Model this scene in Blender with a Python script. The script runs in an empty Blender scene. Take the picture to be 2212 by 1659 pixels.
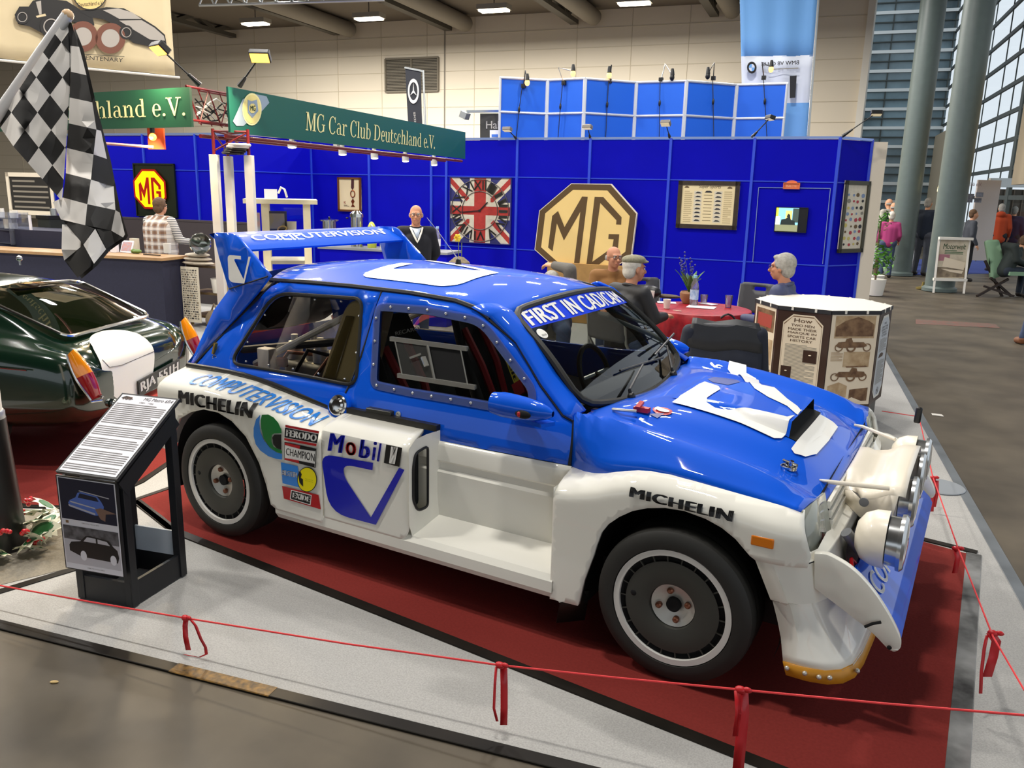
import bpy, bmesh, math, random
from math import sin, cos, pi, radians, sqrt, atan2
from mathutils import Vector as V, Matrix
from mathutils.geometry import delaunay_2d_cdt
random.seed(7)
SC = bpy.context.scene
COL = SC.collection
# ---------------------------------------------------------------- camera
CP = V((3.26143, -3.63936, 1.78232)); YAW, PITCH, ROLL, FPX = -0.52256, 0.23179, 0.023421, 1769.82
_f = V((sin(YAW)*cos(PITCH), cos(YAW)*cos(PITCH), -sin(PITCH)))
_r0 = V((cos(YAW), -sin(YAW), 0)); _u0 = _r0.cross(_f)
_r = _r0*cos(ROLL)+_u0*sin(ROLL); _u = _u0*cos(ROLL)-_r0*sin(ROLL)
cd = bpy.data.cameras.new('camera'); cam = bpy.data.objects.new('camera', cd); COL.objects.link(cam)
cd.sensor_fit = 'HORIZONTAL'; cd.sensor_width = 36; cd.lens = FPX/2212*36; cd.clip_start = .05; cd.clip_end = 300
cam.matrix_world = Matrix(((_r.x, _u.x, -_f.x, CP.x), (_r.y, _u.y, -_f.y, CP.y), (_r.z, _u.z, -_f.z, CP.z), (0, 0, 0, 1)))
SC.camera = cam
vs = SC.view_settings; vs.view_transform = 'Standard'; vs.look = 'None'; vs.gamma = 1; vs.exposure = 0.0; vs.use_curve_mapping = False
# ---------------------------------------------------------------- daylight round the hall
wd = bpy.data.worlds.new('world'); SC.world = wd; wd.use_nodes = True
_bg = wd.node_tree.nodes['Background']; _bg.inputs[0].default_value = (.86, .93, 1, 1); _bg.inputs[1].default_value = WORLD = .95
# ---------------------------------------------------------------- where a pixel's ray meets a real surface (all results are metres)
def ray(px, py): return (_f + _r*((px-1106)/FPX) - _u*((py-829.5)/FPX))
def fl(px, py, z=0.0):
    d = ray(px, py); return CP + d*((z-CP.z)/d.z)
def dep(px, py, Z): return CP + ray(px, py)*Z
def onY(px, py, y):
    d = ray(px, py); return CP + d*((y-CP.y)/d.y)
def onX(px, py, x):
    d = ray(px, py); return CP + d*((x-CP.x)/d.x)
def onP(px, py, A, n):
    d = ray(px, py); return CP + d*((V(A)-CP).dot(n)/d.dot(n))
class Wall:      # a vertical plane through two floor points; local u runs along it, n towards the camera
    def __init__(s, A, B):
        s.A = V((A[0], A[1], 0)); s.u = (V((B[0], B[1], 0))-s.A).normalized(); s.n = V((s.u.y, -s.u.x, 0)); s.L = (V((B[0], B[1], 0))-s.A).length
    def at(s, px, py, off=0.0):
        return onP(px, py, s.A+s.n*off, s.n)
    def uz(s, px, py, off=0.0):
        p = s.at(px, py, off); return ((p-s.A).dot(s.u), p.z)
    def P(s, u, z, off=0.0): return s.A+s.u*u+V((0, 0, z))+s.n*off
# ---------------------------------------------------------------- materials
def lin(h):
    if isinstance(h, str):
        h = h.lstrip('#'); h = [int(h[i:i+2], 16)/255 for i in (0, 2, 4)]
        return tuple(c/12.92 if c <= .04045 else ((c+.055)/1.055)**2.4 for c in h)+(1,)
    return tuple(h)+(1,)
MATS = {}
def mat(name, col, rough=.5, metal=0, coat=0, noise=0, nscale=20, bump=0, emit=0, trans=0, col2=None, spec=.5, ecol=None):
    if name in MATS: return MATS[name]
    m = bpy.data.materials.new(name); m.use_nodes = True; nt = m.node_tree; b = nt.nodes['Principled BSDF']
    c = lin(col); b.inputs['Base Color'].default_value = c; b.inputs['Roughness'].default_value = rough; b.inputs['Metallic'].default_value = metal
    b.inputs['Coat Weight'].default_value = coat; b.inputs['Coat Roughness'].default_value = .03; b.inputs['Specular IOR Level'].default_value = spec
    if emit: b.inputs['Emission Color'].default_value = lin(ecol) if ecol else c; b.inputs['Emission Strength'].default_value = emit
    if trans: b.inputs['Transmission Weight'].default_value = trans
    if noise or bump:
        tc = nt.nodes.new('ShaderNodeTexCoord'); n = nt.nodes.new('ShaderNodeTexNoise'); n.inputs['Scale'].default_value = nscale; n.inputs['Detail'].default_value = 6
        nt.links.new(tc.outputs['Object'], n.inputs['Vector'])
        if noise:
            r = nt.nodes.new('ShaderNodeValToRGB'); c2 = lin(col2) if col2 else tuple(x*(1-noise) for x in c[:3])+(1,)
            r.color_ramp.elements[0].color = c2; r.color_ramp.elements[0].position = .33; r.color_ramp.elements[1].color = c; r.color_ramp.elements[1].position = .67
            nt.links.new(n.outputs['Fac'], r.inputs[0]); nt.links.new(r.outputs[0], b.inputs['Base Color'])
        if bump:
            bp = nt.nodes.new('ShaderNodeBump'); bp.inputs['Strength'].default_value = bump; bp.inputs['Distance'].default_value = .01
            nt.links.new(n.outputs['Fac'], bp.inputs['Height']); nt.links.new(bp.outputs[0], b.inputs['Normal'])
    MATS[name] = m; return m
def glass(name, tint=(1, 1, 1), refl=.08, op=0.0, opcol='#808080', rough=.02, flat=False):
    """thin pane: tinted see-through, mirror coat by Fresnel, optional film of colour"""
    if name in MATS: return MATS[name]
    m = bpy.data.materials.new(name); m.use_nodes = True; nt = m.node_tree; nt.nodes.clear()
    out = nt.nodes.new('ShaderNodeOutputMaterial'); t = nt.nodes.new('ShaderNodeBsdfTransparent'); t.inputs[0].default_value = tuple(tint)+(1,)
    g = nt.nodes.new('ShaderNodeBsdfGlossy'); g.inputs['Roughness'].default_value = rough
    fr = nt.nodes.new('ShaderNodeFresnel'); fr.inputs[0].default_value = 1.45
    mx = nt.nodes.new('ShaderNodeMixShader'); ad = nt.nodes.new('ShaderNodeMath'); ad.operation = 'ADD'; ad.inputs[1].default_value = refl-.04; ad.use_clamp = True
    nt.links.new(fr.outputs[0], ad.inputs[0])
    if flat: mx.inputs[0].default_value = refl
    else: nt.links.new(ad.outputs[0], mx.inputs[0])
    a = t
    if op:
        d = nt.nodes.new('ShaderNodeBsdfDiffuse'); d.inputs[0].default_value = lin(opcol); m2 = nt.nodes.new('ShaderNodeMixShader'); m2.inputs[0].default_value = op
        nt.links.new(t.outputs[0], m2.inputs[1]); nt.links.new(d.outputs[0], m2.inputs[2]); a = m2
    nt.links.new(a.outputs[0], mx.inputs[1]); nt.links.new(g.outputs[0], mx.inputs[2]); nt.links.new(mx.outputs[0], out.inputs[0])
    MATS[name] = m; return m
# ---------------------------------------------------------------- objects
def thing(name, label, cat, loc=(0, 0, 0), group=None):
    o = bpy.data.objects.new(name, None); COL.objects.link(o); o.location = loc; o.empty_display_size = .1
    return tag(o, label, cat, group)
def tag(o, label, cat, group=None):
    o['label'] = label; o['category'] = cat
    if group: o['group'] = group
    return o
def struct(o): o['kind'] = 'structure'; return o
def copy_thing(root, label=None, group=None):
    r = root.copy(); COL.objects.link(r)
    if label: r['label'] = label
    if group: r['group'] = group
    for ch in root.children:
        c = ch.copy(); COL.objects.link(c); c.parent = r
        for g in ch.children:
            d = g.copy(); COL.objects.link(d); d.parent = c
    return r
def frame(n, up=V((0, 0, 1))):
    n = V(n).normalized()
    if abs(n.dot(up)) > .99: up = V((1, 0, 0))
    x = up.cross(n).normalized(); return x, n.cross(x), n
class MB:
    """collects shapes for ONE mesh; every shape names its material"""
    def __init__(s): s.v = []; s.f = []; s.m = []; s.mats = []
    def mi(s, m):
        if m not in s.mats: s.mats.append(m)
        return s.mats.index(m)
    def add(s, vs, fs, m):
        k = len(s.v); s.v += [V(x) for x in vs]; i = s.mi(m)
        for f in fs: s.f.append(tuple(k+j for j in f)); s.m.append(i)
        return s
    def box(s, c, size, m, R=None):
        c = V(c); h = V(size)*.5; vs = []
        for dx in (-1, 1):
            for dy in (-1, 1):
                for dz in (-1, 1):
                    q = V((dx*h.x, dy*h.y, dz*h.z)); vs.append(c+(R @ q if R else q))
        return s.add(vs, [(0, 1, 3, 2), (4, 6, 7, 5), (0, 4, 5, 1), (2, 3, 7, 6), (0, 2, 6, 4), (1, 5, 7, 3)], m)
    def bar(s, p, q, w, h, m, up=V((0, 0, 1))):
        p, q = V(p), V(q); d = (q-p); x, y, n = frame(d, up); L = d.length
        R = Matrix((x, y, n)).transposed(); return s.box((p+q)/2, (w, h, L), m, R)
    def quad(s, a, b, c, d, m): return s.add([a, b, c, d], [(0, 1, 2, 3)], m)
    def poly(s, pts, m): return s.add(pts, [tuple(range(len(pts)))], m)
    def prism(s, pts, d, m, m2=None):
        """planar polygon pts pushed along vector d"""
        n = len(pts); d = V(d); pts = [V(p) for p in pts]
        s.add(pts, [tuple(range(n))], m2 or m)
        s.add([p+d for p in pts], [tuple(reversed(range(n)))], m)
        return s.add(pts+[p+d for p in pts], [(i, i+n, (i+1) % n+n, (i+1) % n) for i in range(n)], m)
    def tube(s, pts, r, m, n=8, closed=False, cap=True):
        pts = [V(p) for p in pts]; N = len(pts); rs = r if isinstance(r, (list, tuple)) else [r]*N; vs = []; px = None
        for i, p in enumerate(pts):
            a = pts[(i-1) % N] if (i or closed) else p; b = pts[(i+1) % N] if (i < N-1 or closed) else p
            t = (b-a).normalized()
            if px is None: px, py, _ = frame(t)
            else:
                px = (px-t*px.dot(t)).normalized(); py = t.cross(px)
            vs += [p+(px*cos(2*pi*k/n)+py*sin(2*pi*k/n))*rs[i] for k in range(n)]
        fs = []
        for i in range(N if closed else N-1):
            j = (i+1) % N
            fs += [(i*n+k, i*n+(k+1) % n, j*n+(k+1) % n, j*n+k) for k in range(n)]
        if cap and not closed: fs += [tuple(reversed(range(n))), tuple((N-1)*n+k for k in range(n))]
        return s.add(vs, fs, m)
    def cyl(s, p, q, r, m, n=20, r2=None): return s.tube([p, q], [r, r if r2 is None else r2], m, n)
    def lathe(s, o, ax, prof, m, n=32, cap=True):
        """prof: (radius, distance along ax)"""
        o = V(o); x, y, a = frame(ax); vs = []; N = len(prof)
        for (r, h) in prof: vs += [o+a*h+(x*cos(2*pi*k/n)+y*sin(2*pi*k/n))*r for k in range(n)]
        fs = [(i*n+k, i*n+(k+1) % n, (i+1)*n+(k+1) % n, (i+1)*n+k) for i in range(N-1) for k in range(n)]
        if cap:
            if prof[0][0] > 1e-4: fs.append(tuple(reversed(range(n))))
            if prof[-1][0] > 1e-4: fs.append(tuple((N-1)*n+k for k in range(n)))
        return s.add(vs, fs, m)
    def ball(s, c, r, m, nu=16, nv=10, R=None):
        c = V(c); r = V((r, r, r)) if not hasattr(r, '__len__') else V(r); vs = []; fs = []
        for j in range(nv+1):
            for i in range(nu):
                a, b = 2*pi*i/nu, pi*j/nv-pi/2; q = V((r.x*cos(a)*cos(b), r.y*sin(a)*cos(b), r.z*sin(b))); vs.append(c+(R @ q if R else q))
        for j in range(nv):
            for i in range(nu): fs.append((j*nu+i, j*nu+(i+1) % nu, (j+1)*nu+(i+1) % nu, (j+1)*nu+i))
        return s.add(vs, fs, m)
    def caps(s, p, q, r1, r2, m):
        """tapered capsule"""
        p, q = V(p), V(q); d = q-p; L = d.length
        if L < 1e-5: return s.ball(p, max(r1, r2), m, 12, 8)
        prof = []
        for k in range(6): a = -pi/2+pi/2*k/5; prof.append((max(r1*cos(a), 1e-5), r1*sin(a)))
        for k in range(6): a = pi/2*k/5; prof.append((max(r2*cos(a), 1e-5), L+r2*sin(a)))
        return s.lathe(p, d, prof, m, 14, False)
    def grid(s, rows, m, flip=False):
        R, C = len(rows), len(rows[0]); fs = []
        for i in range(R-1):
            for j in range(C-1):
                f = (i*C+j, i*C+j+1, (i+1)*C+j+1, (i+1)*C+j); fs.append(tuple(reversed(f)) if flip else f)
        return s.add([p for r in rows for p in r], fs, m)
    def patch(s, outline, f, m, holes=(), res=.06, flip=False):
        """2-D outline with holes, triangulated and laid on the surface f(u, v)"""
        def dens(pl):
            o = []
            for i, a in enumerate(pl):
                b = pl[(i+1) % len(pl)]; L = math.hypot(b[0]-a[0], b[1]-a[1]); k = max(1, int(math.ceil(L/res)))
                for t in range(k): o.append((a[0]+(b[0]-a[0])*t/k, a[1]+(b[1]-a[1])*t/k))
            return o
        polys = [dens(outline)]+[dens(h) for h in holes]; pts = []; ed = []
        for pl in polys:
            k = len(pts); pts += pl; ed += [(k+i, k+(i+1) % len(pl)) for i in range(len(pl))]
        xs = [p[0] for p in outline]; zs = [p[1] for p in outline]
        def inside(x, y, pl):
            c = False; j = len(pl)-1
            for i in range(len(pl)):
                if (pl[i][1] > y) != (pl[j][1] > y) and x < (pl[j][0]-pl[i][0])*(y-pl[i][1])/(pl[j][1]-pl[i][1])+pl[i][0]: c = not c
                j = i
            return c
        def ok(x, y): return inside(x, y, polys[0]) and not any(inside(x, y, h) for h in polys[1:])
        y = min(zs)+res*.5; row = 0
        while y < max(zs):
            x = min(xs)+res*(.5 if row % 2 else .25)
            while x < max(xs):
                if ok(x, y) and min((x-p[0])**2+(y-p[1])**2 for p in pts[:sum(len(q) for q in polys)]) > (res*.4)**2: pts.append((x, y))
                x += res
            y += res*.87; row += 1
        vv, ee, ff, *_ = delaunay_2d_cdt([V(p) for p in pts], ed, [], 0, 1e-6)
        fs = []
        for t in ff:
            cx = sum(vv[i].x for i in t)/len(t); cy = sum(vv[i].y for i in t)/len(t)
            if ok(cx, cy): fs.append(tuple(reversed(t)) if flip else tuple(t))
        return s.add([f(p.x, p.y) for p in vv], fs, m)
    def text(s, st, org, ux, uy, size, m, align='L', bold=0.0, shear=0.0, sx=1.0, fn=None, spacing=1.0, maxe=.03):
        key = (st, bold, shear, spacing)
        if key not in TXT:
            c = bpy.data.curves.new('t', 'FONT'); c.body = st; c.size = 1; c.shear = shear; c.space_character = spacing+max(0, bold-.02)*2.2; c.resolution_u = 4; c.fill_mode = 'FRONT'
            ob = bpy.data.objects.new('t', c); me = bpy.data.meshes.new_from_object(ob)
            TXT[key] = ([v.co.copy() for v in me.vertices], [tuple(p.vertices) for p in me.polygons])
            bpy.data.objects.remove(ob); bpy.data.curves.remove(c); bpy.data.meshes.remove(me)
            if bold > 0:      # heavy lettering: the same strokes laid side by side
                a, b = TXT[key]; n = len(a); TXT[key] = ([v+V((k*bold*.9, k*bold*.12, 0)) for k in (-1, 0, 1) for v in a], [tuple(i+k*n for i in f) for k in range(3) for f in b])
        vs_, fs_ = TXT[key]
        if not vs_: return s
        x0 = min(v.x for v in vs_); x1 = max(v.x for v in vs_); w = (x1-x0)
        off = {'L': -x0, 'C': -x0-w/2, 'R': -x1}[align]; k = size
        if fn is None:
            org, ux, uy = V(org), V(ux), V(uy)
            return s.add([org+ux*((v.x+off)*k*sx)+uy*(v.y*k) for v in vs_], fs_, m)
        bm = bmesh.new(); bv = [bm.verts.new(((v.x+off)*k*sx, v.y*k, 0)) for v in vs_]
        for f in fs_:
            try: bm.faces.new([bv[i] for i in f])
            except ValueError: pass
        bmesh.ops.triangulate(bm, faces=bm.faces[:])
        for _ in range(5):
            es = [e for e in bm.edges if e.calc_length() > maxe]
            if not es: break
            bmesh.ops.subdivide_edges(bm, edges=es, cuts=1); bmesh.ops.triangulate(bm, faces=[f for f in bm.faces if len(f.verts) > 3])
        bm.verts.index_update(); s.add([fn(v.co.x, v.co.y) for v in bm.verts], [tuple(v.index for v in f.verts) for f in bm.faces], m); bm.free(); return s
    def tbox(s, st, fn, m, W=1.0, H=.1, bold=0.0, shear=0.0, maxe=.05):
        """lettering fitted to a box: fn(u, v), u and v 0..1; W, H its true size"""
        t = MB(); t.text(st, (0, 0, 0), (1, 0, 0), (0, 1, 0), 1, m, 'L', bold, shear)
        if not t.v: return s
        x0 = min(v.x for v in t.v); x1 = max(v.x for v in t.v); y0 = min(v.y for v in t.v); y1 = max(v.y for v in t.v)
        if maxe is None: return s.add([fn((v.x-x0)/(x1-x0), (v.y-y0)/(y1-y0)) for v in t.v], t.f, m)
        bm = bmesh.new(); bv = [bm.verts.new(((v.x-x0)/(x1-x0)*W, (v.y-y0)/(y1-y0)*H, 0)) for v in t.v]
        for f in t.f:
            try: bm.faces.new([bv[i] for i in f])
            except ValueError: pass
        bmesh.ops.triangulate(bm, faces=bm.faces[:])
        for _ in range(5):
            es = [e for e in bm.edges if e.calc_length() > maxe]
            if not es: break
            bmesh.ops.subdivide_edges(bm, edges=es, cuts=1); bmesh.ops.triangulate(bm, faces=[f for f in bm.faces if len(f.verts) > 3])
        bm.verts.index_update(); s.add([fn(v.co.x/W, v.co.y/H) for v in bm.verts], [tuple(v.index for v in f.verts) for f in bm.faces], m); bm.free(); return s
    def qtext(s, st, a, b, c, d, m, bold=0.0, shear=0.0, off=None):
        """lettering on the flat quad a (bottom left) b (bottom right) c (top right) d (top left)"""
        a, b, c, d = V(a), V(b), V(c), V(d); o = off or V((0, 0, 0))
        return s.tbox(st, lambda u, v: (a.lerp(b, u)).lerp(d.lerp(c, u), v)+o, m, (b-a).length, (d-a).length, bold, shear, None)
    def build(s, name, parent=None, smooth=True, bevel=0, solid=0, sub=0, ang=35, weld=True, remesh=0, sm=0, label=None):
        me = bpy.data.meshes.new(name); me.from_pydata([tuple(v) for v in s.v], [], s.f)
        for m in s.mats: me.materials.append(m)
        me.polygons.foreach_set('material_index', s.m)
        if weld or bevel or sub:
            bm = bmesh.new(); bm.from_mesh(me); bmesh.ops.remove_doubles(bm, verts=bm.verts, dist=1e-5)
            if len(s.f) < 60000 and not solid: bmesh.ops.recalc_face_normals(bm, faces=bm.faces)
            bm.to_mesh(me); bm.free()
        if smooth:
            me.polygons.foreach_set('use_smooth', [True]*len(me.polygons))
            if not remesh and not sub: me.set_sharp_from_angle(angle=radians(ang))
        o = bpy.data.objects.new(name, me); COL.objects.link(o)
        if parent is not None:
            o.parent = parent
            if parent.type == 'EMPTY': o.location = -parent.location
        if solid: md = o.modifiers.new('solid', 'SOLIDIFY'); md.thickness = abs(solid); md.offset = -1 if solid > 0 else 1
        if bevel:
            md = o.modifiers.new('bevel', 'BEVEL'); md.width = bevel; md.segments = 2; md.limit_method = 'ANGLE'; md.angle_limit = radians(40); md.harden_normals = False
        if remesh:
            md = o.modifiers.new('remesh', 'REMESH'); md.mode = 'VOXEL'; md.voxel_size = remesh; md.use_smooth_shade = True
            if sm: md = o.modifiers.new('smooth', 'SMOOTH'); md.factor = .5; md.iterations = sm
        if sub: md = o.modifiers.new('sub', 'SUBSURF'); md.levels = sub; md.render_levels = sub
        if label: o['label'] = label
        return o
TXT = {}
def rp(pts, r, k=5):
    """round the corners of a 2-D polygon; r a number or one per corner"""
    n = len(pts); o = []
    for i, p in enumerate(pts):
        rr = r[i] if hasattr(r, '__len__') else r
        a, b = pts[i-1], pts[(i+1) % n]; la = math.hypot(a[0]-p[0], a[1]-p[1]); lb = math.hypot(b[0]-p[0], b[1]-p[1])
        if rr <= 0: o.append(tuple(p)); continue
        ta, tb = min(rr/la, .48), min(rr/lb, .48); A = (p[0]+(a[0]-p[0])*ta, p[1]+(a[1]-p[1])*ta); B = (p[0]+(b[0]-p[0])*tb, p[1]+(b[1]-p[1])*tb)
        for t in range(k+1):
            t /= k; o.append(((1-t)**2*A[0]+2*t*(1-t)*p[0]+t*t*B[0], (1-t)**2*A[1]+2*t*(1-t)*p[1]+t*t*B[1]))
    return o
def interp(tab, x):
    if x <= tab[0][0]: return tab[0][1]
    for (a, b), (c, d) in zip(tab, tab[1:]):
        if x <= c: return b+(d-b)*(x-a)/(c-a)
    return tab[-1][1]
def sinterp(tab, x):
    """smooth (Catmull-Rom) version of interp"""
    n = len(tab)
    if x <= tab[0][0]: return tab[0][1]
    if x >= tab[-1][0]: return tab[-1][1]
    for i in range(n-1):
        if x <= tab[i+1][0]:
            x0, y0 = tab[i]; x1, y1 = tab[i+1]; h = x1-x0; t = (x-x0)/h
            m0 = (y1-tab[i-1][1])/(x1-tab[i-1][0]) if i else (y1-y0)/h
            m1 = (tab[i+2][1]-y0)/(tab[i+2][0]-x0) if i+2 < n else (y1-y0)/h
            return (2*t**3-3*t*t+1)*y0+(t**3-2*t*t+t)*h*m0+(-2*t**3+3*t*t)*y1+(t**3-t*t)*h*m1
# ---------------------------------------------------------------- slab-serif letters drawn from stems, serifs and bowls (x to the right, cap height 1)
def _arc(cx, cy, rx, ry, a0, a1, w0, w1, n=14):
    """bowl whose stroke is w1 wide at the sides and w0 at top and bottom"""
    o, i = [], []
    for k in range(n+1):
        a = radians(a0+(a1-a0)*k/n); w = w0+(w1-w0)*abs(cos(a)); o.append((cx+rx*cos(a), cy+ry*sin(a))); i.append((cx+(rx-w)*cos(a), cy+(ry-w0-(w-w0)*.0)*sin(a)))
    return [[o[k], o[k+1], i[k+1], i[k]] for k in range(n)]
def _st(x, y0, y1, w=.15, s0=True, s1=True, sw=.09, h=.055, left=True, right=True):
    q = [[(x, y0), (x+w, y0), (x+w, y1), (x, y1)]]
    if s0: q.append([(x-(sw if left else 0), y0), (x+w+(sw if right else 0), y0), (x+w+(sw if right else 0), y0+h), (x-(sw if left else 0), y0+h)])
    if s1: q.append([(x-sw, y1-h), (x+w+(sw if s1 == 2 else 0), y1-h), (x+w+(sw if s1 == 2 else 0), y1), (x-sw, y1)])
    return q
def _pl(*p): return [list(p)]
X = .68
SERIF = {
 'M': (1.12, _st(.12, 0, 1, .07, sw=.1)+_st(.84, 0, 1, .16, s1=False, sw=.1)+[[(.84, .945), (1.10, .945), (1.10, 1), (.84, 1)]]+_pl((.12, 1), (.28, 1), (.60, .16), (.52, 0))+_pl((.52, 0), (.58, 0), (.90, 1), (.84, 1))),
 'G': (.98, _arc(.50, .5, .44, .52, 50, 315, .05, .17)+_st(.74, .06, .44, .14, False, False)+[[(.62, .40), (.98, .40), (.98, .455), (.62, .455)]]+_pl((.74, .70), (.80, .70), (.80, 1), (.75, 1))),
 'C': (.92, _arc(.50, .5, .44, .52, 45, 318, .05, .17)+_pl((.76, .68), (.82, .68), (.82, 1), (.77, 1))),
 'D': (1.0, _st(.14, 0, 1, .16, sw=.1)+_arc(.42, .5, .50, .50, -90, 90, .055, .17)+[[(.3, 0), (.44, 0), (.44, .055), (.3, .055)], [(.3, .945), (.44, .945), (.44, 1), (.3, 1)]]),
 'V': (.92, _pl((.10, 1), (.27, 1), (.53, .15), (.45, 0))+_pl((.45, 0), (.52, 0), (.82, 1), (.75, 1))+[[(0, .945), (.38, .945), (.38, 1), (0, 1)], [(.62, .945), (.94, .945), (.94, 1), (.62, 1)]]),
 'a': (.70, _arc(.31, .46, .23, .23, 0, 150, .05, .12)+_st(.42, .06, .46, .13, False, False)+_arc(.30, .20, .24, .21, 60, 300, .045, .13)+_pl((.42, .12), (.55, .0), (.68, .02), (.68, .06), (.58, .09), (.55, .14))),
 'r': (.58, _st(.12, 0, X, .14, sw=.08)+_arc(.44, .45, .18, .24, 30, 150, .06, .13)),
 'l': (.38, _st(.12, 0, 1, .14, sw=.08)),
 'u': (.76, _st(.10, .16, X, .14, False, True, .08)+_arc(.34, .20, .24, .22, 180, 320, .05, .14)+_st(.50, 0, X, .14, True, True, .08, left=False)),
 'b': (.74, _st(.10, 0, 1, .14, False, True, .08)+_arc(.38, .34, .30, .35, -150, 150, .05, .14)),
 'e': (.64, _arc(.33, .34, .28, .36, 5, 318, .05, .14)+[[(.12, .33), (.60, .33), (.60, .385), (.12, .385)]]),
 't': (.46, _st(.12, .10, .88, .13, False, False)+_arc(.32, .15, .20, .16, 180, 310, .05, .12)+[[(.02, .62), (.42, .62), (.42, .68), (.02, .68)]]),
 's': (.58, _arc(.29, .50, .20, .19, 40, 250, .05, .13)+_arc(.29, .18, .22, .19, -150, 75, .05, .13)+_pl((.42, .54), (.46, .54), (.46, .68), (.43, .68))+_pl((.08, 0), (.11, 0), (.11, .16), (.07, .16))),
 'c': (.62, _arc(.33, .34, .28, .36, 40, 318, .05, .14)+_arc(.48, .52, .075, .075, 0, 360, .074, .074, 8)),
 'h': (.80, _st(.12, 0, 1, .14, sw=.08)+_st(.52, 0, .46, .14, True, False, .08)+_arc(.46, .44, .20, .25, 0, 150, .05, .14)),
 'n': (.80, _st(.12, 0, X, .14, sw=.08)+_st(.52, 0, .46, .14, True, False, .08)+_arc(.46, .44, .20, .25, 0, 150, .05, .14)),
 'd': (.76, _st(.48, 0, 1, .14, False, True, .08)+[[(.56, 0), (.72, 0), (.72, .055), (.56, .055)]]+_arc(.36, .34, .30, .35, 30, 330, .05, .14)),
 '.': (.30, _arc(.14, .08, .09, .09, 0, 360, .088, .088, 10)), ' ': (.36, [])}
def serif_text(mb, st, a, b, c, d, m):
    """on the quad a b c d (bottom left .. top left)"""
    a, b, c, d = V(a), V(b), V(c), V(d); W_ = sum(SERIF[ch][0] for ch in st); x = 0
    for ch in st:
        w, qs = SERIF[ch]
        for q in qs: mb.poly([a.lerp(b, (x+u)/W_).lerp(d.lerp(c, (x+u)/W_), v) for u, v in q], m)
        x += w
    return mb
# ================================================================ the hall
M_floor = mat('hall_floor', '#645b4d', .5, noise=.35, nscale=1.6, col2='#494238', spec=.25)
M_wallp = mat('wall_paint', '#d6cbb6', .8)
M_joint = mat('wall_joint', '#c2b7a0', .8)
M_ceil = mat('ceiling_dark', '#6a6258', .85)
M_truss = mat('truss_dark', '#4c4840', .6)
M_duct = mat('duct_grey', '#7c756a', .6)
M_lamp = mat('lamp_face', '#fff4d8', .5, emit=14)
M_lampbody = mat('lamp_body', '#8a8478', .5)
M_col = mat('column_grey_green', '#596663', .45, noise=.08, nscale=8)
M_alu = mat('aluminium', '#b9bcbb', .35, metal=.85)
M_wht = mat('white_paint', '#e6e1d6', .5)
M_blk = mat('black_plastic', '#121214', .4)
M_dark = mat('dark_void', '#050506', .9)
CEIL = 7.76
HU = V((.985, .174, 0)); HV = V((-.174, .985, 0))
struct(MB().grid([[V((x, y, -.012)) for x in (-70, 0, 60)] for y in (-40, 10, 80)], M_floor).build('floor', smooth=False))
wa = dep(380, 80, 33.7); wb = dep(1597, 16, 26.0); HW = Wall(wa, wb)
u0, u1 = -14.0, HW.uz(1883, 100)[0]
mb = MB(); mb.prism([HW.P(u0, 0), HW.P(u1, 0), HW.P(u1, CEIL), HW.P(u0, CEIL)], -HW.n*.4, M_wallp)
z = 1.0
while z < CEIL: mb.bar(HW.P(u0, z, .004), HW.P(u1, z, .004), .022, .02, M_joint); z += .62
u = u0+.8
while u < u1-.5: mb.bar(HW.P(u, 0, .002), HW.P(u, CEIL, .002), .03, .015, M_joint); u += 1.9
o = struct(mb.build('wall_back', smooth=False))
for px in (961,):
    uu = HW.uz(px, 200)[0]; struct(MB().bar(HW.P(uu, 0, .01), HW.P(uu, CEIL, .01), .05, .03, M_duct).build('trim_1', smooth=False))
struct(MB().bar(HW.P(u1-.1, 0, .05), HW.P(u1-.1, CEIL, .05), .3, .2, mat('pier_paint', '#d4cfc2', .6)).build('trim_2', smooth=False))
# ceiling slab, stops at the glazed side
_c = [HW.P(u0, CEIL)-HW.n*.3, HW.P(u1+5.5, CEIL)-HW.n*.3]
mb = MB(); mb.prism([_c[0], _c[1], _c[1]+HW.n*60, _c[0]+HW.n*60], V((0, 0, .3)), M_ceil); struct(mb.build('ceiling', smooth=False))
mb = MB(); mb.prism([HW.P(u0, 0), HW.P(u0, CEIL), HW.P(u0, CEIL)+HW.n*60, HW.P(u0, 0)+HW.n*60], -HW.u*.4, M_wallp); struct(mb.build('wall_left', smooth=False))
# trusses that run out from the back wall
def truss(px, py, k):
    u, _ = HW.uz(px, py); z1, z0 = CEIL-.12, HW.uz(px, py)[1]-.10
    mb = MB(); L = 20; P = lambda t, z: HW.P(u, z, t)
    mb.bar(P(.2, z0), P(L, z0), .28, .14, M_truss); mb.bar(P(.2, z1+.3), P(L, z1+.3), .28, .14, M_truss)
    t = .4; n = 0
    while t < L-1.2:
        a, b = (z0, z1+.25) if n % 2 else (z1+.25, z0)
        mb.bar(P(t, a), P(t+1.0, b), .3, .14, M_truss); t += 1.0; n += 1
    o = mb.build('roof_truss', smooth=False); return o
TR = [(511, 74, 'second roof truss from the left, beside the round duct over the halogen arm'), (733, 68, 'roof truss ending at the wall above the louvre vent'), (974, 58, 'roof truss ending above the wall joint right of the louvre vent'), (1245, 44, 'roof truss ending over the pale blue folding panels'), (1546, 27, 'rightmost roof truss, beside the tall pale blue banner')]
for i, (px, py, lb) in enumerate(TR):
    tag(truss(px, py, i), 'dark steel '+lb, 'truss', 'roof trusses')
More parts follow.
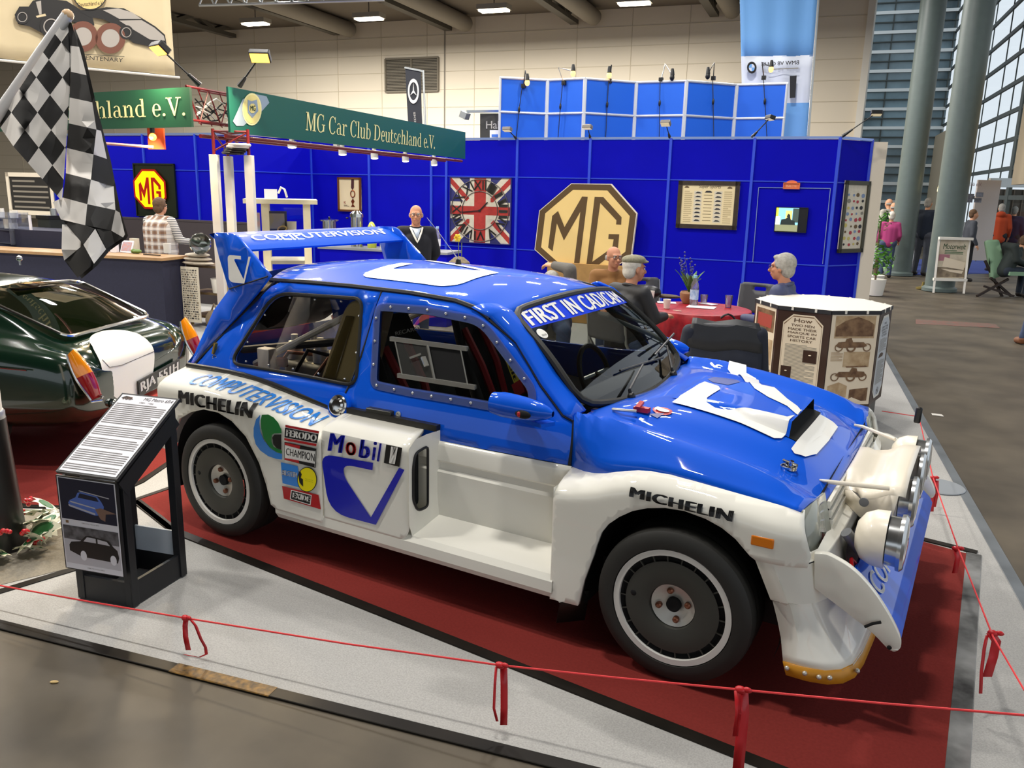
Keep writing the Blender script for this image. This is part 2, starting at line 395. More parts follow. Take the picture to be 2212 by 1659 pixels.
for px, py, lb in ((698, 40, 'fat grey air duct left of the lamp over the louvre vent'), (946, 30, 'fat grey air duct between the two middle ceiling lamps'), (1220, 18, 'fat grey air duct over the first pale blue folding panels'), (1516, 8, 'fat grey air duct partly behind the pale blue banner')):
    u, z = HW.uz(px+70, py); mb = MB(); mb.tube([HW.P(u, CEIL-.30, .4), HW.P(u, CEIL-.30, 22)], .27, M_duct, 20)
    tag(mb.build('air_duct'), lb, 'duct', 'air ducts')
mb = MB(); a = dep(430, 12, 21); b = dep(830, 0, 21)
for k, dz in enumerate((0, .38)):
    mb.tube([a+V((0, 0, dz)), b+V((0, 0, dz))], .035, M_alu, 8)
for k in range(24):
    p = a.lerp(b, k/24); q = a.lerp(b, (k+1)/24); mb.tube([p+V((0, 0, .38 if k % 2 else 0)), q+V((0, 0, 0 if k % 2 else .38))], .02, M_alu, 6)
tag(mb.build('lighting_truss'), 'thin aluminium lattice truss hanging under the ceiling at the left', 'truss')
# ceiling lamps: a real lamp hangs at each place of the grid
def area(loc, sx, sy, power, col=(1, .965, .91), name='lamp_light', rot=(0, 0, 0)):
    l = bpy.data.lights.new(name, 'AREA'); l.shape = 'RECTANGLE'; l.size = sx; l.size_y = sy; l.energy = power; l.color = col
    o = bpy.data.objects.new(name, l); COL.objects.link(o); o.location = loc; o.rotation_euler = rot; return o
LAMPP = 190
def hall_lamp(p, label, pw=520):
    r = thing('ceiling_lamp', label, 'lamp', p, 'ceiling lamps')
    R = Matrix.Rotation(.175, 3, 'Z')
    MB().box(p+V((0, 0, .09)), (.95, .42, .14), M_lampbody, R).build('housing', r, False)
    MB().box(p, (.86, .34, .05), M_lamp, R).build('diffuser', r, False)
    MB().tube([p+V((0, 0, .1)), V((p.x, p.y, CEIL))], .015, M_truss, 6).build('hanger', r)
    area(p-V((0, 0, .04)), .66, .26, pw, rot=(0, 0, .175)).parent = None
LZ = 6.9
for px, py, lb in ((552, 52, 'lit ceiling lamp over the halogen flood arm, left of the others'), (797, 41, 'lit ceiling lamp above the louvre vent'), (1067, 23, 'lit ceiling lamp between the two middle ducts'), (1370, 8, 'lit ceiling lamp above the pale blue folding panels, cut by the picture top')):
    hall_lamp(fl(px, py, LZ), lb)
p0 = fl(797, 41, LZ); 
for i in range(-2, 4):
    for j in range(1, 6):
        q = p0+HU*(i*4.2)-HV*(j*4.4); area(V((q.x, q.y, LZ)), .60, .24, LAMPP*(1.7 if j == 1 else 1), rot=(0, 0, .175))
# louvre vent in the wall
r = thing('louvre_vent', 'square grey louvre vent set in the beige back wall', 'vent', HW.at(890, 200, .05))
M_vent = mat('vent_grey', '#6f6757', .6)
ua, za = HW.uz(835, 200); ub, zb = HW.uz(948, 126)
_, za = HW.uz(890, 198); _, zb = HW.uz(890, 126)
MB().prism([HW.P(ua, za, .01), HW.P(ub, za, .01), HW.P(ub, zb, .01), HW.P(ua, zb, .01)], HW.n*.01, mat('vent_dark', '#2c2820', .8)).build('backing', r, False)
mb = MB()
for k in range(22):
    z = za+(zb-za)*(k+.5)/22; mb.bar(HW.P(ua, z, .05), HW.P(ub, z, .05), .012, .03, M_vent, V((0, 0, 1)))
mb.build('slats', r, False)
mb = MB(); um = (ua+ub)/2
for a, b in (((ua, za), (ub, za)), ((ub, za), (ub, zb)), ((ub, zb), (ua, zb)), ((ua, zb), (ua, za)), ((um, za), (um, zb))): mb.bar(HW.P(*a, .06), HW.P(*b, .06), .06, .06, M_vent)
mb.build('vent_frame', r, False)
# ---------------------------------------------------------------- glazed right side
M_mull = mat('mullion_dark', '#3d4644', .5); M_gl = glass('hall_glass', (.95, .98, .99), .06, flat=True); M_far = mat('far_glass', '#31434a', .15, noise=.5, nscale=.35, col2='#8aa4b0', spec=.6)
cam_w = lambda X, Z: CP+_r0*X+V((sin(YAW), cos(YAW), 0))*Z
cn = cam_w(18.4, 37.1); GW = Wall((cn.x, cn.y), ((cn-HV*24).x, (cn-HV*24).y))
H = 17.0
mb = MB(); mb.quad(GW.P(0, 0), GW.P(24, 0), GW.P(24, H), GW.P(0, H), M_gl)
pane = struct(mb.build('window_1', smooth=False))
mb = MB(); z = 1.9
while z < H: mb.bar(GW.P(0, z, .03), GW.P(24, z, .03), .06, .11, M_mull); z += .76
for px, w in ((2046, .20), (2086, .05), (2116, .04), (2150, .04), (2176, .04), (2200, .34)):
    u = GW.uz(px, 300)[0]; mb.bar(GW.P(u, 0, .03), GW.P(u, H, .03), w, .08 if w > .1 else .03, M_mull, GW.n)
struct(mb.build('window_frame', pane, smooth=False))
# far glazing beyond the end of the back wall, with white transoms
fa = GW.P(0, 0)-HU*6; FW = Wall((fa.x, fa.y), (cn.x, cn.y)); FL = FW.L
mb = MB(); mb.prism([FW.P(0, 0), FW.P(FL, 0), FW.P(FL, 10.2), FW.P(0, 10.2)], -FW.n*.15, M_far)
w2 = struct(mb.build('window_2', smooth=False))
mb = MB(); M_tr = mat('transom_white', '#e6ecec', .4)
for k in range(25): z = .5+.395*k; mb.bar(FW.P(0, z, .05), FW.P(FL, z, .05), .05, .05 if k % 2 == 0 else .13, M_tr if k % 2 else M_mull)
for k in range(5): mb.bar(FW.P(1.1+1.2*k, 0, .04), FW.P(1.1+1.2*k, 10.2, .04), .05, .04, M_mull, FW.n)
struct(mb.build('window_frame', w2, smooth=False))
mb = MB(); mb.prism([FW.P(0, 10.2), FW.P(FL, 10.2), FW.P(FL, H), FW.P(0, H)], -FW.n*.15, mat('fascia_pale', '#d9e4ee', .5)); struct(mb.build('wall_right', smooth=False))
# beige infill panels on the glazed side
M_inf = mat('infill_beige', '#b3a58c', .7)
def infill(pa, pb, z0, z1, off):
    a = GW.uz(pa, 350, off)[0]; b = GW.uz(pb, 350, off)[0]
    return struct(MB().prism([GW.P(a, z0, off), GW.P(b, z0, off), GW.P(b, z1, off), GW.P(a, z1, off)], -GW.n*.1, M_inf).build('trim_3', smooth=False))
infill(2012, 2075, 0, 4.5, .3); infill(2192, 2400, 2.2, 4.5, .3)
# round columns
def column(px, py, rad, h=14):
    p = fl(px, py); mb = MB(); mb.lathe(p, V((0, 0, 1)), [(rad, 0), (rad, h)], M_col, 40); mb.lathe(p, V((0, 0, 1)), [(rad+.05, 0), (rad+.05, .06), (rad, .10)], M_col, 40)
    return struct(mb.build('trim_column'))
column(2028, 628, .275); column(1940, 594, .275)
# ================================================================ the blue and white rally car (x forward, y away from the camera, rear axle at the origin)
M_blue = mat('car_blue', '#0057d8', .55, coat=.75, spec=.1); M_cwht = mat('car_white', '#efece0', .5, coat=.9, spec=.2)
M_wht_dec = mat('decal_white', '#f3f1ea', .3, coat=.3); M_bdec = mat('decal_blue', '#0a17b0', .3, coat=.3); M_ldec = mat('decal_light_blue', '#2b83dc', .3, coat=.3)
M_kdec = mat('decal_black', '#0b0b0d', .35, coat=.2); M_rdec = mat('decal_red', '#b3181c', .35, coat=.2); M_gdec = mat('decal_green', '#0c7a34', .35, coat=.2); M_ydec = mat('decal_yellow', '#f0e000', .35, coat=.2)
M_rub = mat('rubber_black', '#15140f', .5); M_gap = mat('panel_gap', '#03060f', .6); M_blkc = mat('cockpit_black', '#0b0b0c', .6)
M_tyre = mat('tyre_rubber', '#22211d', .62, noise=.15, nscale=30); M_wdisc = mat('wheel_disc', '#35352f', .5); M_chr = mat('chrome', '#c9c9c6', .15, metal=1); M_steel = mat('brushed_steel', '#c4c2ba', .4, metal=.6)
M_cop = mat('copper_nut', '#8a5a44', .4, metal=.7); M_ora = mat('indicator_orange', '#e07a00', .3, coat=.5); M_yel = mat('skirt_ochre', '#c98a1e', .45, noise=.15, nscale=12)
M_tint = glass('screen_tint', (.55, .60, .58), .07); M_pers = glass('perspex', (.84, .82, .77), .06); M_edge = glass('perspex_edge', (.75, .8, .95), .05, .22, '#93a6dc')
car = thing('rally_car', 'blue and white rally hatchback with big rear wing parked on the red carpet', 'car', (1.2, 0, 0))
ZP = [(.10, .73), (.30, .765), (.55, .778), (.75, .768), (.87, .738), (1.0, .695), (1.27, .602), (1.31, .575), (1.36, .55)]
def ys(x, z):
    w = 1.0
    if x < .3: w -= .085*((.3-x)/.9)**2
    return sinterp(ZP, z)*w
def side(px, py, off=0.0):
    """(x, z) where a pixel's ray meets the near body side"""
    y = -.72
    for _ in range(12):
        p = onY(px, py, y); y = -(ys(p.x, p.z)+off)
    return (p.x, p.z)
def SP(pl, off=0.0): return [side(a, b, off) for a, b in pl]
def fside(s, off=0.0): return lambda x, z: V((x, s*(ys(x, z)+off), z))
QW = rp(SP([(594, 634), (782, 647), (768, 832), (640, 806), (499, 783)]), [.10, .05, .06, 0, .07])
DW = rp(SP([(810, 652), (925, 660), (1046, 684), (1100, 757), (1160, 836), (1158, 892), (1056, 886), (967, 870), (884, 856), (800, 838)]), [.06, 0, .08, 0, .04, .05, 0, 0, 0, .05])
def inset(pl, d):
    cx = sum(p[0] for p in pl)/len(pl); cz = sum(p[1] for p in pl)/len(pl); o = []
    n = len(pl)
    for i, p in enumerate(pl):
        a, b = pl[i-1], pl[(i+1) % n]; t = V((b[0]-a[0], b[1]-a[1]))
        if t.length < 1e-6: o.append(p); continue
        t.normalize(); nn = V((-t.y, t.x))
        if nn.dot(V((cx-p[0], cz-p[1]))) < 0: nn = -nn
        o.append((p[0]+nn.x*d, p[1]+nn.y*d))
    return o
DWI = inset(DW, .038)
GAPL = [(.10, 1.325), (-.02, 1.20), (-.19, 1.045), (-.374, .871), (-.45, .79)]          # hatch side seam
DRIP = [(.03, 1.30), (.30, 1.308), (.58, 1.31), (.94, 1.306), (1.20, 1.293), (1.33, 1.268), (1.40, 1.235)]
APIL = [(1.554, 1.150), (1.705, .996), (1.832, .891), (1.885, .88)]
BP = [(.772, 1.306), (.735, 1.0), (.70, .86), (.655, .76), (.64, .60), (.64, .25)]       # door rear cut
quarter = [(.12, 1.30), (.30, 1.308), (.58, 1.31), (.768, 1.308), (.731, 1.0), (.696, .86), (.651, .76), (.636, .60), (.3, .62), (-.46, .62), (-.45, .79), (-.374, .871), (-.19, 1.045), (-.02, 1.20), (.06, 1.272)]
door = [(.777, 1.305), (.94, 1.303), (1.19, 1.289), (1.32, 1.262), (1.385, 1.228)]+[(1.55, 1.146), (1.70, .99), (1.83, .885), (1.882, .87), (1.888, .70), (1.20, .692), (.72, .735), (.655, .755), (.704, .86), (.741, 1.0)]
doorlow = [(.65, .72), (1.20, .690), (1.888, .697), (1.90, .45), (1.90, .27), (.65, .27)]
for s in (-1, 1):
    near = s < 0
    q = MB().patch(quarter, fside(s), M_blue, [QW], .07, flip=not near).build('quarter_panel', car, solid=.014)
    MB().patch(inset(QW, -.004), fside(s, -.012), M_pers, (), .1, flip=not near).build('quarter_window', q)
    mb = MB(); mb.tube([V((x, s*(ys(x, z)+.001), z)) for x, z in inset(QW, -.004)], .009, M_rub, 6, True); mb.build('window_seal', q)
    d = MB().patch(door, fside(s), M_blue, [DWI], .07, flip=not near).build('door', car, solid=.014)
    MB().patch(DW, fside(s, .004), M_edge, [DWI], .05, flip=not near).build('window_rim', d)
    MB().patch(DWI, fside(s, .003), M_pers, (), .1, flip=not near).build('door_window', d)
    dl = MB(); cr = lambda z: .0 if z < .555 or z > .615 else .0
    def fl_(x, z, s=s): return V((x, s*(ys(x, z)+(.012 if z > .60 else (.012 if z < .56 else -.004))-(0 if z > .56 else .010)), z))
    rows = [[V((x, s*(ys(x, z)+o), z)) for x in (.65, .9, 1.2, 1.5, 1.8, 1.90)] for z, o in ((.735, 0), (.70, .003), (.612, .003), (.60, -.010), (.565, -.010), (.55, .004), (.45, .004), (.34, 0), (.27, 0))]
    for j, (x, zz) in enumerate(((.65, .735), (.9, .715), (1.2, .691), (1.5, .691), (1.8, .695), (1.90, .697))): rows[0][j].z = zz; rows[1][j].z = zz-.02
    dl.grid(rows, M_cwht, not near); dl.build('door_lower_panel', d, solid=.01, label='white lower door panel with two pressed creases')
    mb = MB(); ln = [(.772, 1.305), (.735, 1.0), (.699, .86), (.653, .76)]
    mb.tube([V((x, s*(ys(x, z)-.002), z)) for x, z in ln], .006, M_gap, 6)
    mb.tube([V((x, s*(ys(x, z)-.003), z)) for x, z in [(1.39, 1.235)]+APIL[:3]+[(1.884, .875), (1.889, .70), (1.90, .45)]], .009, M_gap, 6)
    mb.tube([V((x, s*(ys(x, z)-.004), z)) for x, z in DRIP], .013, M_gap, 6)
    mb.tube([V((x, s*(ys(x, z)-.004), z)) for x, z in [(.08, 1.305), (-.01, 1.21), (-.19, 1.045), (-.374, .871), (-.45, .80)]], .010, M_gap, 6)
    mb.build('shut_line', d)
    if near: DOOR = d; QUART = q
# rivet heads round the perspex (near side shows)
def well(s, x, r, par):
    A = [-.3+(pi+.6)*k/24 for k in range(25)]; P = lambda a, y: V((x+r*cos(a), s*y, .3+r*sin(a))); mb = MB(); mb.grid([[P(a, y) for a in A] for y in (.90, .42)], M_dark); mb.poly([P(a, .42) for a in A], M_dark); mb.build('wheel_well', par)
def along(pl, step):
    o = []; acc = 0
    for a, b in zip(pl, pl[1:]+pl[:1]):
        L = math.hypot(b[0]-a[0], b[1]-a[1]); t = step-acc
        while t <= L: o.append((a[0]+(b[0]-a[0])*t/L, a[1]+(b[1]-a[1])*t/L)); t += step
        acc = (acc+L) % step
    return o
M_riv = mat('rivet', '#dcdcda', .2, metal=.9)
def studs(name, par, pts, r, m):
    me = None
    for p in pts:
        if me is None: o = MB().ball((0, 0, 0), r, m, 8, 6).build(name, par); me = o.data
        else: o = bpy.data.objects.new(name, me); COL.objects.link(o); o.parent = par
        o.location = p
studs('rivet', DOOR, [(x, -ys(x, z)-.006, z) for x, z in along(inset(DW, .018), .105)], .0075, M_riv)
studs('rivet', QUART, [(x, -ys(x, z)+.008, z) for x, z in along(inset(QW, .016), .17)], .006, M_riv)
# sliding vent in the driver's window
M_rail = glass('perspex_rail', (.8, .8, .76), .12, .35, '#cfcdc4')
S0 = lambda px, py, o=.006: V((side(px, py)[0], -(ys(*side(px, py))+o), side(px, py)[1]))
sv = MB(); sv.bar(S0(846, 731), S0(1012, 753), .018, .02, M_rail); sv.bar(S0(862, 810), S0(1029, 836), .018, .02, M_rail); svp = sv.build('vent_rail', DOOR)
mb = MB(); mb.quad(S0(998, 752, .003), S0(1013, 832, .003), S0(942, 821, .003), S0(928, 742, .003), M_dark); mb.build('vent_opening', svp)
mb = MB(); mb.bar(S0(926, 745, .010), S0(942, 823, .010), .008, .012, M_rail); mb.bar(S0(856, 736, .01), S0(872, 812, .01), .004, .008, M_rail); mb.bar(S0(997, 752, .01), S0(1013, 833, .01), .004, .006, M_rail)
mb.quad(S0(856, 736, .008), S0(872, 812, .008), S0(942, 823, .008), S0(926, 745, .008), glass('perspex_slider', (.7, .7, .68), .08, .15, '#8a8a86')); mb.build('vent_slider', svp)
mb = MB(); mb.bar(S0(918, 770, .014), S0(926, 790, .014), .022, .012, M_rail); mb.bar(S0(890, 772, .014), S0(912, 764, .014), .012, .01, M_rail); mb.build('vent_catch', svp)
# roof with the two pillars beside the windscreen
ZC = [(-.16, 1.345), (0, 1.362), (.3, 1.386), (.8, 1.384), (1.2, 1.362), (1.40, 1.328), (1.505, 1.295)]
def roof(x, y):
    t = min(abs(y)/.585, 1); ze = interp(DRIP, x) if x < 1.4 else 1.235-(x-1.4)*.1+.02
    ze = max(ze, 1.285-.0*(x)) if x < 1.3 else ze
    return ZC_(x)-(ZC_(x)-ze)*t**2.3
def ZC_(x): return sinterp(ZC, x)
def rear_x(y): return -.13+.16*(abs(y)/.58)**2
def front_x(y): return 1.505-.045*(abs(y)/.56)**2
rows = []
for i in range(25):
    u = i/24; row = []
    for j in range(33):
        y0 = -1+2*j/32; sg = 1 if y0 > 0 else -1; a = abs(y0)
        yy = .585*a; xx = rear_x(yy)+(front_x(yy)-rear_x(yy))*u
        yw = min(ys(xx, 1.305), .59)*a; z = roof(xx, yw)
        row.append(V((xx, sg*yw, z)))
    rows.append(row)
mb = MB(); mb.grid(rows, M_blue, True)
for s in (-1, 1):      # screen pillar: from the drip line corner down to the scuttle
    A = [(1.30, .600, 1.272), (1.40, .612, 1.238), (1.554, .648, 1.150), (1.705, .695, .996), (1.832, .730, .891), (1.88, .735, .875)]
    B = [(1.40, .558, 1.285), (1.475, .555, 1.262), (1.60, .578, 1.155), (1.72, .600, 1.03), (1.83, .625, .935), (1.885, .64, .895)]
    g = [[V((a[0]+(b[0]-a[0])*t, s*(a[1]+(b[1]-a[1])*t+.012*sin(pi*t)), a[2]+(b[2]-a[2])*t+.010*sin(pi*t))) for t in (0, .25, .5, .75, 1)] for a, b in zip(A, B)]
    mb.grid(g, M_blue, s > 0)
ROOF = mb.build('roof', car, solid=.012)
# windscreen
WT = lambda t: V((1.50-.035*t*t, .548*t, 1.297-.035*t*t)); WBm = lambda t: V((1.945-.088*t*t, .622*t, .868+.052*t*t))
def scr(t, u, off=0.0):     # t -1..1 across, u 0 top..1 bottom
    a, b = WT(t), WBm(t); p = a.lerp(b, u); n = V((.66, 0, .75)); return p+n*(.022*sin(pi*u)+off)
mb = MB(); mb.grid([[scr(-1+2*j/24, i/10) for j in range(25)] for i in range(11)], M_tint, True); WSC = mb.build('windscreen', car)
ring = [scr(t/10, 0) for t in range(-10, 11)]+[scr(1, u/8) for u in range(1, 8)]+[scr(t/10, 1) for t in range(10, -11, -1)]+[scr(-1, u/8) for u in range(7, 0, -1)]
def smooth_loop(P, n=2):
    for _ in range(n): P = [(P[i-1]+P[i]*2+P[(i+1) % len(P)])/4 for i in range(len(P))]
    return P
mb = MB(); mb.tube(smooth_loop(ring), .017, M_rub, 8, True); mb.build('screen_rubber', WSC)
mb = MB(); mb.grid([[scr(-.975+1.95*j/24, .012+.21*i/4, .003) for j in range(25)] for i in range(5)], mat('sun_strip', '#0d3fe0', .3, coat=.3), True)
mb.tbox('FIRST IN CAD/CAM', lambda a, b: scr(-.93+1.84*a, .205-.165*b, .006), M_wht_dec, 1.05, .085, .05, 0, .05)
mb.build('sun_strip', WSC)
mb = MB(); c = (-.90, .30)
mb.poly([scr(c[0]+.05*cos(a*pi/12)*1.05, c[1]+.052*sin(a*pi/12), .005) for a in range(24)][::-1], M_wht_dec)
mb.text('2018', None, None, None, .016, M_kdec, 'C', .01, 0, 1, fn=lambda x, y: scr(c[0]+x/.57, c[1]+.028-y*1.6, .008), maxe=.05); mb.build('screen_sticker', WSC)
mb = MB()
for yb, tip in ((-.28, .16), (.28, .62)):
    p0 = V((1.965-.09*(yb/.62)**2, yb, .895)); p1 = scr(tip/.62-.25, .80, .03); p2 = scr(tip/.62+.05, .86, .015)
    mb.tube([p0, p0+V((-.01, 0, .03)), p1], [.012, .008, .005], M_blk, 6); a = scr(tip/.62-.62, .78, .02); b = scr(tip/.62+.25, .84, .02); mb.tube([a, b], .006, M_blk, 6); mb.ball(p0, .02, M_blk, 8, 6)
mb.build('wiper', car)
# white mark on the roof and aerial
def dec(pl, surf, m, name, par, res=.05): return MB().patch(pl, surf, m, (), res).build(name, par)
rs = lambda x, y: V((x, y, roof(x, y)+.004))
def onroof(px, py):
    z = 1.38
    for _ in range(80):
        p = fl(px, py, z); z = .85*z+.15*roof(max(-.1, min(1.5, p.x)), max(-.58, min(.58, p.y)))
    return (p.x, p.y)
ax, ay = onroof(990, 572); az = roof(ax, ay)
mb = MB(); mb.cyl((ax, ay, az), (ax, ay, az+.03), .018, M_blk, 12, .012); a1 = V((ax, ay, az+.03)); a2 = onY(922, 470, ay-.05); mb.tube([a1, a1.lerp(a2, .3), a1.lerp(a2, .65)+V((0, 0, .005)), a2], [.003, .002, .0016, .0012], M_steel, 6); mb.build('aerial', car)
# tail: hatch, fins, wing
mb = MB(); hp = [(-.12, 1.345, .55), (-.17, 1.295, .57), (-.44, .93, .64), (-.56, .80, .66), (-.60, .55, .66), (-.58, .35, .64)]
hr = [[V((x, w*t/8, z-.03*(abs(t)/8)**2 if z > 1 else z)) for t in range(-8, 9)] for x, z, w in hp]; mb.grid(hr[:2], M_blue, True); mb.grid(hr[2:], M_blue, True); mb.grid([r[:3] for r in hr[1:3]], M_blue, True); mb.grid([r[-3:] for r in hr[1:3]], M_blue, True); HATCH = mb.build('hatch', car)
mb = MB(); mb.grid([r[2:-2] for r in hr[1:3]], M_pers, True); mb.build('hatch_window', HATCH)
mb = MB(); mb.box((-.62, 0, .45), (.12, 1.5, .22), M_cwht); mb.build('rear_bumper', car, bevel=.03)
FIN = rp([(-.268, 1.534), (-.110, 1.536), (.125, 1.335), (.06, 1.272), (-.19, 1.052), (-.374, .878), (-.45, .80), (-.52, .77), (-.44, .90), (-.30, 1.12), (-.175, 1.245), (-.235, 1.41)], [.03, .04, 0, 0, 0, 0, 0, 0, 0, 0, .02, 0])
for s in (-1, 1):
    mb = MB(); fy = lambda x, z, s=s: V((x, s*(.685-.05*max(0, min(1, (z-.9)/.6))*.6 if z < 1.25 else .672), z))
    mb.patch(FIN, fy, M_blue, (), .08, s > 0); f = mb.build('wing_end_plate', car, solid=.022)
    mb = MB(); mb.tube([fy(-.172, 1.247)+V((0, s*.002, 0)), fy(.118, 1.333)+V((0, s*.002, 0))], .004, M_gap, 6); mb.build('seam', f)
    if s < 0: FINN = f
# the double-stroke mark: x,y in 0..1
CVM = [(.0, .12), (.02, .04), (.07, .0), (.13, -.02)]
def cv(sc, org, ux, uy):
    C = rp([(0, 1), (.63, 1), (.63, .87), (.28, .87), (.70, .15), (.98, 1), (1.08, 1), (.72, 0), (.10, 0), (0, .12)], [.16, 0, 0, .10, 0, 0, 0, 0, .1, .06])
    return [(org[0]+ux*x*sc, org[1]+uy*y*sc) for x, y in C]
dec([(1.10-.58*q[1], -.465+.58*q[0]) for q in cv(1, (0, 0), 1, 1)], rs, M_wht_dec, 'roof_mark', ROOF)
MB().patch(cv(.165, (-.160, 1.285), .95, .85), lambda x, z: V((x, -.680, z)), M_wht_dec, (), .04).build('logo', FINN)
def foil(y):
    prof = [(-.20, 1.525), (-.16, 1.532), (-.06, 1.515), (.03, 1.475), (.055, 1.455), (.05, 1.445), (-.02, 1.45), (-.12, 1.48), (-.19, 1.515)]
    return [V((x-.10, y, z)) for x, z in prof]
WF = [foil(y) for y in (-.67, -.3, 0, .3, .67)]
mb = MB(); mb.grid([w+[w[0]] for w in WF], M_blue); WING = mb.build('rear_wing', car, ang=50)
mb = MB(); wt = lambda x, y: V((-.165+.0-( -y)*0+(-.055+ .0)+ (.055-y)*1.0, x, 0))
def wingtop(yy, d):      # d 0 rear .. 1 front on the top face
    x = -.26+.19*d-.0; z = 1.532-.057*d**1.6+.004; return V((x, yy, z))
mb.text('COMPUTERVISION', None, None, None, .085, M_wht_dec, 'C', .018, .25, 1.55, fn=lambda x, y: wingtop(x+.02, .80-y/.085*.5), maxe=.06); mb.build('wing_lettering', WING)
# lower flanks: box arch, side pod, sill
zt = lambda x: interp([(-.46, .815), (-.10, .822), (.104, .811), (.542, .742), (.72, .715)], x)
def boxy(x, z, zt_, yo, yi, zr=.07):
    t = zt_-z
    if t >= zr: return yo
    a = max(0, t/zr); return yi+(yo-yi)*sqrt(max(0, 1-(1-a)**2))**.9
M_strip = mat('black_strip', '#1c1a14', .4)
rear_arch = [(.375, .178+.02), (.36, .253), (.335, .35), (.293, .455), (.21, .575), (.114, .640), (.02, .668), (-.086, .668), (-.19, .637), (-.288, .585), (-.36, .48), (-.40, .36), (-.40, .25), (-.52, .25), (-.52, .55), (-.40, .60)]
POD0, POD1 = .70, 1.205
for s in (-1, 1):
    near = s < 0
    top = [(x, zt(x)-.001) for x in (-.44, -.3, -.1, .1, .25, .4, .542, .697)]
    ol = [(.40, .235), (.36, .253), (.335, .35), (.293, .455), (.21, .575), (.114, .640), (.02, .668), (-.086, .668), (-.19, .637), (-.288, .585), (-.34, .50), (-.375, .40), (-.44, .40)]+top+[(.697, .235)]
    # outer face up to a soft shoulder, then the sloping top
    def fa(x, z, s=s):
        t = zt(x)-z; yo, yi = .95, .752
        k = min(1, max(0, t/.10)); return V((x, s*(yi+(yo-yi)*(1-(1-k)**2.6)), z))
    a = MB().patch(ol, fa, M_cwht, (), .02, not near).build('rear_arch', car, solid=.02)
    mb = MB(); mb.grid([[V((-.46, s*y, z)) for y in (.6, .93)] for z in (.4, .78)], M_cwht, near); mb.build('arch_end', a)
    mb = MB(); mb.tube([V((x, s*.757, zt(x)+.006)) for x in (-.43, -.2, 0, .2, .4, .56, .69)], .015, M_strip, 8); mb.build('rubber_strip', a)
    well(s, 0, .39, a)
    if near: RARCH = a
    zp = lambda x: .735
    def fp(x, z, s=s):
        k = min(1, max(0, (.742-z)/.075)); e = min(1, max(0, (POD1-x)/.03))
        return V((x, s*(.772+(.945-.772)*(1-(1-k)**3)-.012*(1-e)**2), z))
    p = MB().patch(rp([(POD0+.004, .742), (1.18, .742), (POD1, .70), (POD1, .31), (1.17, .262), (POD0+.004, .262)], [0, .03, .03, .06, .03, 0]), fp, M_cwht, (), .02, not near).build('side_pod', car, solid=.015)
    mb = MB()      # front face of the pod with its intake
    fo = [(.945, .69), (.947, .5), (.945, .34), (.93, .285), (.86, .268), (.775, .275), (.772, .5), (.775, .742), (.85, .738), (.91, .726)]
    fx = lambda y: POD1+.045*(.945-y)/.17
    F = lambda y, z: V((fx(y), s*y, z))
    hole = rp([(.845, .685), (.912, .665), (.925, .60), (.925, .45), (.90, .395), (.845, .40)], .02, 3)
    mb.patch(fo, F, M_cwht, [hole], .05, near); mb.build('pod_face', p)
    mb = MB(); mb.tube([F(y, z)+V((.002, 0, 0)) for y, z in hole], .006, M_blk, 6, True); mb.poly([F(y, z)+V((-.05, 0, 0)) for y, z in hole], M_dark); mb.build('air_intake', p)
    mb = MB(); mb.bar((.72, s*.775, .753), (1.245, s*.782, .752), .03, .028, M_strip); mb.build('pod_strip', p)
    if near: POD = p
    mb = MB(); prof = [(.775, .345), (.80, .335), (.925, .285), (.945, .262), (.945, .215), (.925, .185), (.80, .17)]
    mb.grid([[V((x, s*y*(1 if x < 1.8 else 1), z)) for y, z in prof] for x in (.385, .45, .8, 1.2, 1.6, 1.915)], M_cwht, near)
    mb.poly([V((.385, s*y, z)) for y, z in prof], M_cwht); si = mb.build('sill', car, ang=25)
# filler cap on the near side
cp = S0(735, 880, .0)
mb = MB(); n_ = V((.10, -1, .32)).normalized(); mb.lathe(cp+V((0, .03, 0)), n_, [(.066, 0), (.064, .04), (.06, .052)], M_blue, 28); cb = mb.build('filler_housing', car)
mb = MB(); mb.lathe(cp+n_*.022+V((0, .03, 0)), n_, [(.050, 0), (.050, .036), (.044, .042), (.032, .038), (.024, .046), (.008, .048), (.0, .048)], M_chr, 28); mb.build('filler_cap', cb)
mb = MB(); h0 = S0(797, 884, .0); h1 = S0(851, 894, .0); mb.bar(h0, h1, .028, .052, mat('handle_black', '#2a2a24', .35), V((0, -1, 0))); mb.build('door_handle', DOOR, bevel=.006)
mb = MB(); l0 = S0(861, 895, 0); mb.lathe(l0, (0, -1, .1), [(.014, 0), (.013, .006), (.006, .007), (0, .004)], M_steel, 16); mb.build('door_lock', DOOR)
# mirrors
for s in (-1, 1):
    mb = MB(); rows = []
    for i in range(13):
        t = i/12; x = 1.575+.265*t; r = .055*sqrt(max(0, 1-(max(0, t-.15)/.87)**2.2)) if t > .15 else .053*(.9+.1*t/.15)
        rows.append([V((x, s*(.86+.9*r*cos(a*pi/10)-.02*t), .935-.012*t+r*sin(a*pi/10)*.95)) for a in range(20)])
    mb.grid([r+[r[0]] for r in rows], M_blue); mb.poly(rows[0], M_blkc); mm = mb.build('door_mirror', car)
    mb = MB(); mb.bar((1.60, s*.75, .865), (1.82, s*.84, .875), .07, .016, M_blue); mb.build('mirror_arm', mm)
    if s < 0:
        mb = MB(); mb.ball((1.735, -.897, .918), (.036, .012, .017), M_dark, 14, 8); mb.ball((1.722, -.906, .918), (.010, .004, .012), M_rdec, 8, 6); mb.build('mirror_vent', mm)
